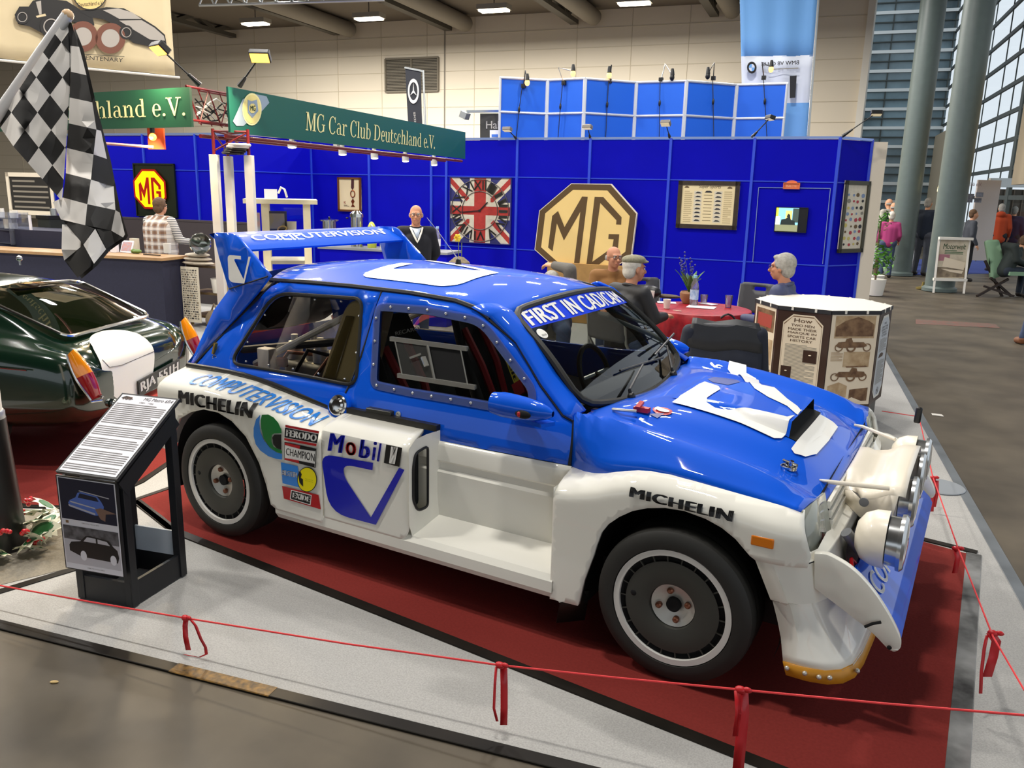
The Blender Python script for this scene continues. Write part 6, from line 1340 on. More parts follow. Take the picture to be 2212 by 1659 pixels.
def banner(name, L0, L1, z0, z1, m, label, texts, extra=None):
    W = Wall((L0.x, L0.y), (L1.x, L1.y)); o = thing(name, label, 'banner', W.P(W.L/2, z0)); mb = MB(); mb.prism([W.P(0, z0), W.P(W.L, z0), W.P(W.L, z1), W.P(0, z1)], -W.n*.02, m); mb.build('board', o, False)
    mb = MB(); texts(mb, W); mb.build('lettering', o, False)
    if extra: extra(o, W)
    return o, W
# left banner: right end near the tower
b1 = dep(414, 274, 6.1); b0 = dep(214, 279, 6.62); dr = (b0-b1); b0 = b1+dr*4.2
zb0, zb1 = 2.20, 2.50
def t1(mb, W):
    o = .004; u1 = W.uz(403, 240)[0]; h0, h1 = W.uz(300, 253)[1], W.uz(300, 214)[1]; wl = W.uz(403, 240)[0]-W.uz(207, 240)[0]
    full = sum(SERIF[c][0] for c in 'MG Car Club Deutschland e.V.'); part = sum(SERIF[c][0] for c in 'hland e.V.'); u0 = u1-wl*full/part
    serif_text(mb, 'MG Car Club Deutschland e.V.', W.P(u0, h0, o), W.P(u1, h0, o), W.P(u1, h1, o), W.P(u0, h1, o), M_blet)
banner('club_banner', b0, b1, dep(414, 274, 6.1).z, dep(409, 190, 6.1).z, M_bgr, 'dark green club name banner facing front behind the chequered flag', t1)
b0, b1 = dep(498, 286, 6.65), dep(1005, 343, 11.25)
zb = (b0.z+b1.z)/2; zt2 = (dep(498, 187, 6.65).z+dep(1006, 288, 11.25).z)/2
def t2_(mb, W):
    o = .004; q = [W.uz(*p, o) for p in ((660, 281), (940, 322), (941, 294), (661, 241))]
    serif_text(mb, 'MG Car Club Deutschland e.V.', *[W.P(u, z, o) for u, z in q], M_blet)
def ex(o, W):
    mb = MB(); c = W.uz(543, 237, .004); M_sil = mat('banner_silver', '#8fa0b0', .4); M_yl = mat('banner_yellow', '#e9d98a', .5)
    D = lambda px, py, k: W.P(*W.uz(px, py), k)
    mb.poly([D(a, b, .004) for a, b in ((502, 262), (512, 240), (523, 215), (545, 202), (575, 208), (581, 222), (565, 240), (545, 255), (525, 272), (510, 272))], M_sil)
    mb.poly([D(543+21*cos(t*pi/12), 236+35*sin(t*pi/12), .006) for t in range(24)], M_blet); mb.poly([D(543+18.5*cos(t*pi/12), 236+31*sin(t*pi/12), .008) for t in range(24)], M_yl)
    mb.poly([D(a, b, .010) for a, b in ((533, 215), (541, 219), (553, 215), (556, 240), (543, 255), (533, 243))], M_sil); mb.poly([D(543+8*cos(pi/8+t*pi/4), 234+11*sin(pi/8+t*pi/4), .012) for t in range(8)], M_yl)
    q = [D(*p, .014) for p in ((538, 239), (549, 240), (549, 228), (538, 228))]; mb.qtext('MG', *q, M_bgr, .02); mb.build('club_emblem', o, False)
    for k in range(2): mb = MB(); mb.tube([W.P(0, zb-.03, -.05-.25*k), W.P(W.L, zb-.03, -.05-.25*k)], .016, M_trr, 8); mb.build('truss_tube', o)
_, BW2 = banner('club_banner', b0, b1, zb, zt2, M_bgr2, 'teal green club name banner running back to the blue wall', t2_, ex)
# white spotlights below that banner
M_spot = mat('spot_white', '#d8d6d0', .4); M_glow = mat('spot_glow', '#fff0c8', .4, emit=6)
def spot(px, py, k):
    p = BW2.at(px, py, -.12); lb = ('first from the tower', 'second from the tower, beside a square box', 'third from the tower', 'fourth from the tower', 'last before the blue wall')[k]
    o = thing('spotlight', 'white spotlight under the teal green banner, '+lb, 'spotlight', p, 'spotlights under the banner'); 
    MB().tube([p+V((0, 0, .14)), p+V((0, 0, .06))], .01, M_spot, 8).build('stem', o); d = V((.15, -.12, -1)).normalized()
    MB().lathe(p+V((0, 0, .07)), d, [(.018, 0), (.022, .01), (.022, .07), (.040, .075), (.042, .13), (.039, .13)], M_spot, 20).build('spot_head', o); MB().lathe(p+V((0, 0, .07))+d*.131, d, [(.037, 0), (0, .004)], M_glow, 16, False).build('bulb', o)
    if k == 1: MB().box(p+V((-.09, .02, .06)), (.05, .05, .12), M_spot).build('ballast_box', o, False)
    l = bpy.data.lights.new('spot_light', 'SPOT'); l.energy = 60; l.spot_size = 1.6; l.spot_blend = .8; l.color = (1, .86, .66); l.shadow_soft_size = .05; lo = bpy.data.objects.new('spot_light', l); COL.objects.link(lo); lo.location = p+V((0, 0, -.08)); lo.rotation_euler = (0, 0, 0)
for k, (px, py) in enumerate(((630, 305), (739, 322), (808, 331), (875, 338), (937, 347))): spot(px, py, k)
# halogen floods on thin arms
M_hal = mat('halogen_face', '#ffa83a', .4, emit=6)
def flood(base, tip, Z, face, label, group='flood lamps on arms', pw=45, sz=(.16, .10), lit=True, hm=None):
    p, q = dep(*base, Z), dep(*tip, Z-.15); o = thing('flood_lamp', label, 'lamp', p, group); MB().tube([p, p.lerp(q, .30)], [.022, .012], M_blk, 8).build('clamp_arm', o); MB().tube([p.lerp(q, .28), q], .007, M_blk, 6).build('rod', o)
    n = V(face).normalized(); x, y, _n = frame(n); R = Matrix((x, y, n)).transposed(); MB().box(q, (sz[0], sz[1], .05), hm or M_blk, R).build('lamp_head', o, False, bevel=.008)
    MB().box(q+n*.027, (sz[0]*.88, sz[1]*.8, .004), M_hal if lit else mat('lamp_dim', '#d9c8a0', .3, emit=.5), R).build('lamp_face', o, False)
    if lit: a = area(q+n*.06, sz[0], sz[1], pw, (1, .80, .52), 'flood_light'); a.rotation_euler = n.to_track_quat('-Z', 'Y').to_euler()
    return o
flood((432, 184), (346, 104), 6.2, (-.1, -.5, -.6), 'glowing flood lamp on an arm in front of the centenary banner')
flood((517, 186), (562, 121), 6.6, (.3, -.5, -.6), 'glowing flood lamp on an arm at the left end of the teal banner')
# glowing orange sign box below the left banner
p = dep(338, 300, 6.5); o = thing('orange_box', 'small orange panel with a glowing bulb below the left green banner', 'lamp', p); u_ = _r0; MB().box(p, (.14, .02, .16), mat('orange_panel', '#b8481a', .5), Matrix.Rotation(.35, 3, 'Z')).build('panel', o, False); q = dep(330, 296, 6.38); MB().ball(q, .028, M_hal, 12, 8).build('bulb', o); MB().tube([q+V((0, 0, .03)), q+V((0, 0, .07))], .018, M_blk, 8).build('socket', o); area(q-V((0, .05, 0)), .05, .05, 12, (1, .75, .45), 'bulb_light')
mb = MB(); mb.tube([dep(226, 310, 6.5), dep(331, 318, 6.4)], .011, mat('pipe_pink', '#c08a88', .4), 8); tag(mb.build('hanging_rod'), 'thin pinkish rod hanging level below the left green banner', 'rod')
# centenary banner
A, B_ = dep(-60, 120, 8.8), dep(379, 163, 10.1); CW = Wall((A.x, A.y), (B_.x, B_.y)); M_bcr = mat('banner_cream', '#e3cfa6', .7, noise=.06, nscale=3)
cb = thing('centenary_banner', 'cream hanging banner with two drawn cars and a brown hundred', 'banner', CW.at(200, 150))
cq = [CW.uz(*p) for p in ((-60, 120), (379, 163), (364, -90), (-60, -140))]
mb = MB(); rows = [[CW.P(cq[0][0]+(cq[1][0]-cq[0][0])*i/20, (cq[0][1]+(cq[1][1]-cq[0][1])*i/20)+(cq[2][1]-cq[1][1])*j/8, .02*sin(i*.9)*(1-j/10)) for i in range(21)] for j in range(9)]
mb.grid(rows, M_bcr); mb.build('cloth', cb, solid=.004)
mb = MB(); mb.tube([CW.P(cq[0][0]-.05, cq[0][1]-.02), CW.P(cq[1][0]+.05, cq[1][1]-.02)], .014, M_wht, 8); mb.build('bottom_rod', cb)
Z1 = lambda a, b, o=.035: CW.P(*CW.uz(a*.25316, b*.25316), o)
M_bbr = mat('banner_brown', '#7a4a38', .6); M_bbk = mat('banner_black', '#252220', .6); M_bsv = mat('banner_grey', '#b5aca2', .6)
mb = MB(); zp = lambda L, m, o=.035: mb.patch([CW.uz(a*.25316, b*.25316) for a, b in L], lambda u, z: CW.P(u, z, o), m, (), .5)
zp([(120, 130), (160, 60), (240, 60), (275, 10), (350, -10), (560, 10), (640, 60), (700, 100), (780, 130), (800, 220), (740, 240), (620, 190), (520, 220), (470, 300), (380, 300), (250, 230), (150, 210)], M_bbk)
zp([(300, 20), (345, 10), (350, 125), (330, 130)], M_bsv, .037); zp([(300, 140), (380, 120), (390, 140), (310, 155)], M_bcr, .037)
zp([(655, 90), (800, 85), (900, 65), (1050, 75), (1190, 150), (1320, 230), (1400, 300), (1415, 390), (1290, 405), (1130, 370), (1080, 330), (1000, 230), (880, 170), (760, 150)], M_bbk, .036)
zp([(870, 90), (1000, 75), (1120, 110), (1200, 165), (1010, 165), (930, 120)], M_bsv, .038); zp([(1010, 180), (1200, 175), (1310, 240), (1390, 310), (1400, 350), (1270, 340), (1120, 250)], M_bsv, .038)
def ringp(cx, cy, R1, R2, m, o): 
    mb.add([Z1(cx+r*cos(t*pi/16), cy+r*1.02*sin(t*pi/16), o) for r in (R1, R2) for t in range(32)], [(t, (t+1) % 32, 32+(t+1) % 32, 32+t) for t in range(32)], m)
for cx, cy in ((700, 315), (935, 330)): ringp(cx, cy, 128, 78, M_bbr, .040); mb.poly([Z1(cx+78*cos(t*pi/12), cy+78*sin(t*pi/12), .039) for t in range(24)], M_bsv)
for cx, cy, r in ((430, 230, 95), (1070, 280, 60), (185, 150, 60)): ringp(cx, cy, r, r*.72, M_bbk, .041); ringp(cx, cy, r*.7, r*.6, M_bsv, .042)
mb.poly([Z1(760+150*cos(t*pi/14), -60+145*sin(t*pi/14), .043) for t in range(28)], M_ocr); ringp(760, -60, 150, 140, M_bbk, .044); mb.qtext('Deutschland e.V.', Z1(660, 62, .045), Z1(870, 45, .045), Z1(875, 10, .045), Z1(655, 30, .045), M_bbk)
mb.qtext('MG CENTENARY', Z1(560, 500, .04), Z1(1040, 535, .04), Z1(1042, 500, .04), Z1(560, 465, .04), M_bbk, .0); mb.quad(Z1(560, 458), Z1(1055, 488), Z1(1055, 484), Z1(560, 454), M_bbk); mb.build('print', cb, False)
# narrow dark flag with a ring and three-pointed star
Dm = 14.0; o = thing('narrow_flag', 'narrow dark flag with a white ring and star before the louvre vent', 'flag', dep(895, 300, Dm)); mb = MB(); L = [(875, 146), (909, 154), (911, 240), (915, 325), (885, 325), (880, 240)]; mb.add([dep(a, b, Dm) for a, b in L], [(5, 2, 1, 0), (4, 3, 2, 5)], mat('flag_navy', '#22242c', .7)); mb.build('cloth', o, False, solid=.006)
mb = MB(); mb.tube([dep(914, 152, Dm), dep(921, 330, Dm), V((dep(921, 330, Dm).x, dep(921, 330, Dm).y, 0))], .018, M_alu, 8); mb.bar(dep(874, 146, Dm), dep(914, 154, Dm), .04, .03, M_alu); mb.build('pole', o); mb = MB(); f = lambda r, a: dep(893+12*r*cos(a), 197+27*r*sin(a), Dm-.02)
mb.add([f(r, t*pi/12) for r in (1, .72) for t in range(24)], [(24+t, 24+(t+1) % 24, (t+1) % 24, t) for t in range(24)], M_wht)
for k in range(3): a = -pi/2+k*2*pi/3; mb.poly([f(.70, a), f(.12, a+pi/3), f(0, 0), f(.12, a-pi/3)], M_wht)
mb.build('star_ring', o, False); mb = MB(); mb.qtext('MERCEDES', dep(901, 290, Dm-.02), dep(897, 242, Dm-.02), dep(893, 242, Dm-.02), dep(897, 290, Dm-.02), M_wht, .02); mb.build('lettering', o, False)
# pale blue club flag, seen from the back so its writing is reversed
Db = 13.3; M_pblue = mat('flag_pale_blue', '#6fa6e0', .7); M_fwhite = mat('flag_white_cloth', '#d6dcea', .7); o = thing('tall_flag', 'tall pale blue flag with a white band of reversed writing', 'flag', dep(1690, 300, Db))
def ed(t): return (1598+7*t, 1766-20*t)     # t 0 top .. 1 at y=300
mb = MB()
for y0, y1, m in ((-60, 122, M_pblue), (122, 225, M_fwhite), (225, 330, M_pblue)):
    rows = []
    for j in range(5):
        y = y0+(y1-y0)*j/4; a, b = ed(y/300); rows.append([dep(a+(b-a)*i/16, y-(3 if y0 > 0 else 0)*i/16, Db+.018*sin(i*1.1+.3*y/100)) for i in range(17)])
    mb.grid(rows, m)
mb.build('cloth', o, solid=.006)
mb = MB(); mb.tube([dep(1771, -60, Db), dep(1742, 330, Db), V((dep(1742, 330, Db).x, dep(1742, 330, Db).y, 0))], .028, M_alu, 10); mb.build('pole', o); Dq = Db-.12
mb = MB(); mb.qtext('BMW V8 CLUB', dep(1726, 139, Dq), dep(1645, 143, Dq), dep(1645, 135, Dq), dep(1726, 130, Dq), M_inkd, .02); mb.quad(dep(1725, 148, Dq), dep(1660, 151, Dq), dep(1660, 149, Dq), dep(1725, 146, Dq), M_grey_); mb.quad(dep(1706, 164, Dq), dep(1721, 163, Dq), dep(1718, 211, Dq), dep(1706, 212, Dq), M_inkd)
for r, m, k in ((13, M_inkd, 0), (10.5, M_chr, .004), (8, M_fwhite, .008)): mb.poly([dep(1624+r*.8*cos(t*pi/10), 146+r*sin(t*pi/10), Dq-k) for t in range(20)][::-1], m)
for k in (0, 2): mb.poly([dep(1624, 146, Dq-.012)]+[dep(1624+8*.8*cos(k*pi/2+t*pi/10), 146+8*sin(k*pi/2+t*pi/10), Dq-.012) for t in range(6)], M_pblue)
mb.build('print', o, False)
# hall number sign
Dh = 13.0; o = thing('hall_sign', 'black hall sign with white letters half hidden by the pale blue panels', 'sign', dep(1060, 300, Dh)); mb = MB(); mb.prism([dep(1037, 320, Dh), dep(1140, 320, Dh), dep(1140, 245, Dh), dep(1037, 245, Dh)], -_f*.0+V((-.15, .25, 0)), M_blk); mb.build('sign_board', o, False)
mb = MB(); mb.qtext('Halle', dep(1050, 278, Dh-.02), dep(1094, 278, Dh-.02), dep(1094, 261, Dh-.02), dep(1050, 261, Dh-.02), M_wht, .01); mb.quad(dep(1058, 300, Dh-.02), dep(1088, 300, Dh-.02), dep(1088, 281, Dh-.02), dep(1058, 281, Dh-.02), M_pap); mb.quad(dep(1062, 296, Dh-.025), dep(1084, 296, Dh-.025), dep(1084, 290, Dh-.025), dep(1062, 290, Dh-.025), mat('sign_blue', '#2f6fd0', .5)); mb.build('lettering', o, False)
o = thing('wall_bracket_lamp', 'grey lamp on a long bracket above the hall sign', 'lamp', dep(1070, 239, Dh)); MB().bar(dep(1008, 241, Dh-.2), dep(1078, 240, Dh), .03, .04, M_alu).build('bracket', o, False); q = dep(1004, 249, Dh-.2); MB().box(q, (.12, .12, .10), M_alu, Matrix.Rotation(.4, 3, 'Y')).build('lamp_head', o, False)
# pale blue folding panels behind the stand
M_sky = mat('panel_sky_blue', '#0a62dc', .6); M_pfr = mat('panel_frame', '#d5d9de', .4, metal=.3)
fp = thing('folding_display', 'row of bright blue folding panels in pale frames behind the stand', 'display', dep(1390, 300, 12.7))
XS = [(1079, 187), (1183, 184), (1264, 174), (1375, 177), (1484, 169), (1593, 172), (1704, 165)]; DZ = [12.6, 12.75, 12.45, 12.75, 12.45, 12.75, 12.45]
zt3 = sum(dep(x, y, d).z for (x, y), d in zip(XS, DZ))/7
for k in range(6):
    a, b = dep(*XS[k], DZ[k]), dep(*XS[k+1], DZ[k+1]); a, b = V((a.x, a.y, 0)), V((b.x, b.y, 0)); W = Wall(a[:2], b[:2]); zm = zt3-.50
    for z0, z1 in ((zm+.02, zt3-.02), (zm-.50, zm-.02), (zm-1.6, zm-.54)): MB().prism([W.P(.03, z0), W.P(W.L-.03, z0), W.P(W.L-.03, z1), W.P(.03, z1)], -W.n*.02, M_sky).build('blue_panel', fp, False)
    mb = MB(); 
    for u in (.012, W.L-.012): mb.tube([W.P(u, 0), W.P(u, zt3)], .02, M_pfr, 8)
    for z in (zt3, zm, zm-.52): mb.tube([W.P(0, z), W.P(W.L, z)], .02, M_pfr, 8)
    mb.build('panel_frame', fp)
    # clamp lamp on the middle of each panel top
    pos = [((1131, 186), (1135, 152), (1139, 174)), ((1218, 179), (1206, 146), (1238, 154)), ((1317, 175), (1321, 140), (1316, 158)), ((1428, 172), (1437, 138), (1452, 163)), ((1541, 169), (1543, 135), (1529, 160)), ((1650, 168), (1646, 134), (1666, 145))][k]
    lab = ['lit clamp lamp on the first blue folding panel from the left', 'lit clamp lamp with a bent arm on the second blue folding panel', 'lit clamp lamp on the third blue folding panel', 'dark clamp lamp on the fourth blue folding panel', 'dark clamp lamp leaning left on the fifth blue folding panel', 'lit clamp lamp before the white band of the tall flag'][k]
    Dl = (W.P(W.L/2, zt3)-CP).dot(_f); l = thing('clamp_lamp', lab, 'lamp', dep(*pos[0], Dl), 'clamp lamps on the folding display'); P = [dep(*q, Dl-.05*i) for i, q in enumerate(pos)]
    MB().box(P[0], (.06, .05, .06), M_blk).build('clamp', l, False); mb = MB(); mb.tube([P[0], P[1], P[1].lerp(P[2], .8)], .009, M_alu if k in (1, 3) else M_blk, 6); mb.build('arm', l)
    on = k in (0, 1, 2, 5); MB().lathe(P[2]+V((0, 0, .05)), V((.05, 0, -1)), [(.02, -.05), (.03, 0), (.035, .05)], M_blk, 12).build('socket', l); MB().ball(P[2]-V((0, 0, .03)), (.038, .038, .05), mat('bulb_lit', '#ffac50', .4, emit=5) if on else M_blk, 12, 8).build('bulb', l)
    mb = MB(); c0_ = P[0]+V((0, -.04, 0)); mb.tube([c0_, c0_+V((.0+.02*(k-2), -.01, -.35)), c0_+V((.05*(k-2), -.01, -.95))], .006, M_blk, 5); mb.ball(c0_+V((.02*(k-2), -.012, -.35)), (.02, .015, .05), M_blk, 8, 6); mb.build('cable', l)
# small spot lamps on the top rail of the blue wall
def rail_lamp(base, tip, label, face, lit=True, hm=None): 
    d = (PW1.at(*base)-CP).dot(_f); return flood(base, tip, d, face, label, 'lamps on the blue wall rail', 6, (.13, .08), lit, hm)
rail_lamp((1116, 300), (1096, 279), 'small lamp on the blue wall rail above the Union flag clock', (0, -.3, -1), False, mat('lamp_grey', '#77716a', .4))
rail_lamp((1275, 298), (1269, 274), 'small grey lamp on the blue wall rail above the octagonal sign', (0, -.3, -1), False, mat('lamp_grey', '#77716a', .4)); rail_lamp((1447, 298), (1438, 266), 'small grey lamp on the blue wall rail above the wide framed poster', (0, -.5, -.6), False, mat('lamp_grey', '#77716a', .4))
rail_lamp((1624, 297), (1664, 254), 'black lamp on a slanted arm above the blue wall near the wall screen', (-.2, -.2, -1), False); rail_lamp((1820, 294), (1893, 244), 'black lamp on a long arm reaching past the right end of the blue wall', (.1, -.3, -1), False)
# ================================================================ people
def skinm(name, c): return mat(name, c, .55, spec=.3)
M_skin = skinm('skin_light', '#d09a78'); M_skin2 = skinm('skin_ruddy', '#c48a6c'); M_eye = mat('eye_white', '#e9e4dc', .3); M_iris = mat('eye_dark', '#2c2420', .2); M_lip = mat('lips', '#a8665a', .5); M_jean = mat('jeans_blue', '#3c4a68', .8, noise=.2, nscale=40); M_shoe = mat('shoe_dark', '#231d1a', .5)
M_hairg = mat('hair_grey', '#a8a49c', .8, noise=.3, nscale=40); M_hairw = mat('hair_white', '#d8d2c6', .8, noise=.2, nscale=40); M_hairb = mat('hair_brown', '#6b5038', .8, noise=.4, nscale=40); M_glf = mat('glasses_frame', '#2a211c', .4)
def hand(mb, w, d, nrm, m, k=1.0, curl=.5, side=1):
    """palm at w, fingers along d, back of the hand towards nrm"""
    d = V(d).normalized(); nrm = (V(nrm)-d*V(nrm).dot(d)).normalized(); t = d.cross(nrm)*side
    for a, r in ((-.026, .013), (-.009, .0145), (.009, .0145), (.026, .013)): mb.caps(w+t*a*.8*k, w+(d*.085+t*a)*k, r*1.05*k, r*k, m)
    for a, L in ((-.030, .058), (-.010, .075), (.011, .080), (.031, .070)):
        p = w+(d*.088+t*a)*k; q = p+(d*cos(curl*.5)-nrm*sin(curl*.5))*L*.5*k; e = q+(d*cos(curl*1.3)-nrm*sin(curl*1.3))*L*.5*k
        mb.caps(p, q, .0092*k, .0085*k, m); mb.caps(q, e, .0085*k, .007*k, m)
    p = w+(d*.025+t*.034)*k; q = p+(d*.6+t*.75-nrm*.25).normalized()*.034*k; mb.caps(p, q, .0115*k, .010*k, m); mb.caps(q, q+(d*.95+t*.2-nrm*.3).normalized()*.03*k, .010*k, .008*k, m)
def person(label, loc, yaw, J, top, bottom, hair=None, skin=None, H=1.75, group=None, vox=.012, shoe=None, bald=False, hairstyle='short', glasses=False, cap=None, sleeve=1.0, hood=False, headyaw=0, headpitch=0, cat='person', handvox=None, vest=None, skirt=False, long_top=0.0, collar=None, curl=.6, legs=True, girth=1.0):
    """J: joints in the person's own frame (x right, y ahead, z up), metres for a 1.75 m body"""
    k = H/1.75; cy, sy_ = cos(yaw), sin(yaw); loc = V(loc); skin = skin or M_skin; shoe = shoe or M_shoe
    T = lambda p: loc+V(((p[0]*cy-p[1]*sy_)*k, (p[0]*sy_+p[1]*cy)*k, p[2]*k)); Dv = lambda p: V((p[0]*cy-p[1]*sy_, p[0]*sy_+p[1]*cy, p[2]))
    D = dict(pelvis=(0, 0, .96), chest=(0, .0, 1.30), neck=(0, .0, 1.47), head=(0, .03, 1.625), shL=(-.185, 0, 1.42), shR=(.185, 0, 1.42), elL=(-.25, -.02, 1.13), elR=(.25, -.02, 1.13), wrL=(-.26, .10, .90), wrR=(.26, .10, .90), hpL=(-.095, 0, .93), hpR=(.095, 0, .93), knL=(-.10, .03, .50), knR=(.10, .03, .50), anL=(-.105, -.02, .09), anR=(.105, -.02, .09), toL=(-.13, .13, .03), toR=(.13, .13, .03), hdL=None, hdR=None)
    D.update(J); P = {a: (T(b) if b is not None else None) for a, b in D.items()}
    o = thing('person', label, cat, loc, group)
    # --- one continuous body
    mb = MB(); hd = P['head']; hy = yaw+headyaw; F_ = V((-sin(hy)*cos(headpitch), cos(hy)*cos(headpitch), sin(headpitch))); Rt = V((cos(hy), sin(hy), 0)); Up = Rt.cross(F_); s = k
    def h(x, y, z): return hd+(Rt*x+F_*y+Up*z)*s
    RH = Matrix((Rt, F_, Up)).transposed()
    mb.ball(h(0, -.015, .035), (.074*s, .094*s, .085*s), skin, 20, 14, RH); mb.ball(h(0, .018, -.035), (.062*s, .070*s, .082*s), skin, 18, 12, RH); mb.ball(h(0, .052, -.088), (.032*s, .028*s, .024*s), skin, 12, 8, RH)
    mb.caps(h(0, .084, .012), h(0, .112, -.028), .010*s, .0165*s, skin); mb.ball(h(0, .078, .030), (.055*s, .018*s, .014*s), skin, 14, 8, RH)
    for q in (-1, 1): mb.ball(h(q*.038, .062, -.022), (.024*s, .022*s, .022*s), skin, 10, 8, RH); mb.ball(h(q*.076, -.004, -.005), (.011*s, .022*s, .033*s), skin, 10, 8, RH)
    mb.caps(h(0, .078, -.058), h(0, .078, -.066), .022*s, .020*s, skin)
    mb.caps(P['neck']-V((0, 0, .05*k)), h(0, -.015, -.05), .058*k, .052*k, skin)
    mb.caps(P['pelvis'], P['chest'], .105*k, .11*k, skin); mb.caps(P['shL'].lerp(P['shR'], .12), P['shR'].lerp(P['shL'], .12), .058*k, .058*k, skin); mb.caps(P['chest'], P['neck'], .10*k, .06*k, skin)
    kb = k*(.72 if vox > .018 else 1)
    for a in 'LR':
        mb.caps(P['sh'+a], P['el'+a], .050*kb, .040*kb, skin); mb.caps(P['el'+a], P['wr'+a], .040*kb, .027*kb, skin)
        dirn = (P['hd'+a]-P['wr'+a]) if P['hd'+a] is not None else (P['wr'+a]-P['el'+a]); side = 1 if a == 'L' else -1
        nn = Dv((0, .4, 1)) if abs(dirn.normalized().z) < .7 else Dv((-.8*side, .5, 0)); hand(mb, P['wr'+a], dirn, nn, skin, k, curl, side if abs(dirn.normalized().z) < .7 else -side)
        if legs: mb.caps(P['hp'+a], P['kn'+a], .078*k, .055*k, skin); mb.caps(P['kn'+a], P['an'+a], .055*k, .038*k, skin); mb.caps(P['an'+a]-V((0, 0, .03*k)), P['to'+a], .036*k, .030*k, skin)
    mb.build('body', o, remesh=min(vox, .0085) if vox < .018 else vox, sm=2)
    # --- clothes
    mb = MB(); pv, ch = P['pelvis'], P['chest']; rx = Dv((1, 0, 0)); low = pv-V((0, 0, (.02+long_top)*k)) if D['pelvis'][2] > .8 or True else pv
    for x in (-.062*girth, .062*girth): mb.caps(low+rx*x*k, ch+rx*x*k*1.15, .128*k*girth, .128*k*girth, top)
    mb.caps(low, ch, .142*k*girth, .142*k*girth, top); mb.caps(ch, P['neck']-V((0, 0, .03*k)), .13*k, .075*k, top); mb.caps(P['shL'], P['shR'], .075*k, .075*k, top)
    for a in 'LR':
        e = P['el'+a].lerp(P['wr'+a], .93*sleeve) if sleeve > 0 else None
        if sleeve > 0: mb.caps(P['sh'+a], P['el'+a], .073*k, .060*k, top); mb.caps(P['el'+a], e, .058*k, .043*k, top)
        mb.caps(P['sh'+a], P['chest'], .07*k, .1*k, top)
    if hood: mb.ball(P['neck']+Dv((0, -.07*k, .01*k)), (.12*k, .09*k, .08*k), top, 14, 10)
    tp = mb.build('top', o, remesh=vox, sm=4 if vox < .018 else 1)
    if collar:
        mb = MB(); c = P['neck']-V((0, 0, .0*k)); mb.tube([c+(Dv((cos(t*pi/8)*.072, sin(t*pi/8)*.066+.008, -.022*sin(t*pi/8)))*k) for t in range(16)], .017*k, collar, 8, True); mb.build('collar', tp)
    if vest:
        mb = MB()
        for x in (-.066*girth, .066*girth): mb.caps(low+rx*x*k, ch+rx*x*k*1.15, .148*k*girth, .145*k*girth, vest)
        mb.caps(low, ch, .158*k*girth, .155*k*girth, vest); mb.caps(ch, P['neck']-V((0, 0, .02*k)), .142*k, .085*k, vest); mb.caps(P['shL'].lerp(P['shR'], .14), P['shR'].lerp(P['shL'], .14), .085*k, .085*k, vest); mb.build('vest', o, remesh=vox, sm=4)
    if legs:
        mb = MB(); mb.caps(P['hpL'], P['hpR'], .125*k, .125*k, bottom)
        for a in 'LR': mb.caps(P['hp'+a], P['kn'+a], .098*k, .073*k, bottom); mb.caps(P['kn'+a], P['an'+a], .071*k, .058*k, bottom)
        mb.build('trousers', o, remesh=vox, sm=3)
        for a in 'LR': mb = MB(); mb.caps(P['an'+a]-V((0, 0, .045*k)), P['to'+a], .050*k, .043*k, shoe); mb.ball(P['an'+a]-V((0, 0, .03*k)), .055*k, shoe, 12, 8); mb.build('shoe', o)
    # --- hair, face
    if hair:
        mb = MB()
        if bald:
            for t in range(-6, 7): a = -pi/2+t*.26; mb.ball(h(.078*cos(a), -.012+.098*sin(a), -.005), (.014*s, .014*s, .034*s), hair, 8, 6, RH)
        else:
            big = .012 if hairstyle == 'full' else .006
            mb.ball(h(0, -.028, .045), ((.076+big)*s, (.090+big)*s, (.086+big)*s), hair, 20, 14, RH); mb.ball(h(0, -.055, -.015), ((.070+big)*s, (.055+big)*s, (.070+big)*s), hair, 16, 10, RH)
            if hairstyle == 'full':
                for q in (-1, 1): mb.ball(h(q*.068, -.01, .02), (.022*s, .045*s, .045*s), hair, 12, 8, RH)
                mb.ball(h(0, .045, .095), (.06*s, .04*s, .025*s), hair, 14, 8, RH)
        mb.build('hair', o, remesh=max(.008, vox*.7), sm=2)
    if vox < .018:
        for q in (-1, 1):
            e = MB(); e.ball(h(q*.031, .083, .006), (.013*s, .008*s, .008*s), M_eye, 10, 8, RH); eo = e.build('eye', o); e = MB(); e.ball(h(q*.031, .0905, .006), (.0058*s, .003*s, .0058*s), M_iris, 8, 6, RH); e.build('iris', eo)
            e = MB(); e.caps(h(q*.016, .094, .026), h(q*.048, .086, .026), .004*s, .003*s, hair or M_hairg); e.build('eyebrow', o)
        mb = MB(); mb.caps(h(-.02, .094, -.060), h(.02, .094, -.060), .0045*s, .0045*s, M_lip); mb.build('mouth', o)
    if glasses:
        mb = MB()
        for q in (-1, 1): mb.tube([h(q*.033+.024*cos(t*pi/8), .104, .004+.018*sin(t*pi/8)) for t in range(16)], .0022*s, M_glf, 5, True); mb.tube([h(q*.057, .104, .008), h(q*.082, .02, .010), h(q*.084, -.02, .004)], .0022*s, M_glf, 5)
        mb.tube([h(-.01, .106, .006), h(.01, .106, .006)], .002*s, M_glf, 5); mb.build('glasses', o)
    if cap:
        mb = MB(); mb.ball(h(0, -.015, .088), (.092*s, .118*s, .048*s), cap, 20, 12, RH); mb.ball(h(0, .075, .070), (.075*s, .062*s, .016*s), cap, 16, 8, RH); mb.build('flat_cap', o, remesh=.008, sm=2)
    return o
def toward(p, q): return atan2(-(q[0]-p[0]), q[1]-p[1])
yaw_cam = lambda p: toward(p, CP)
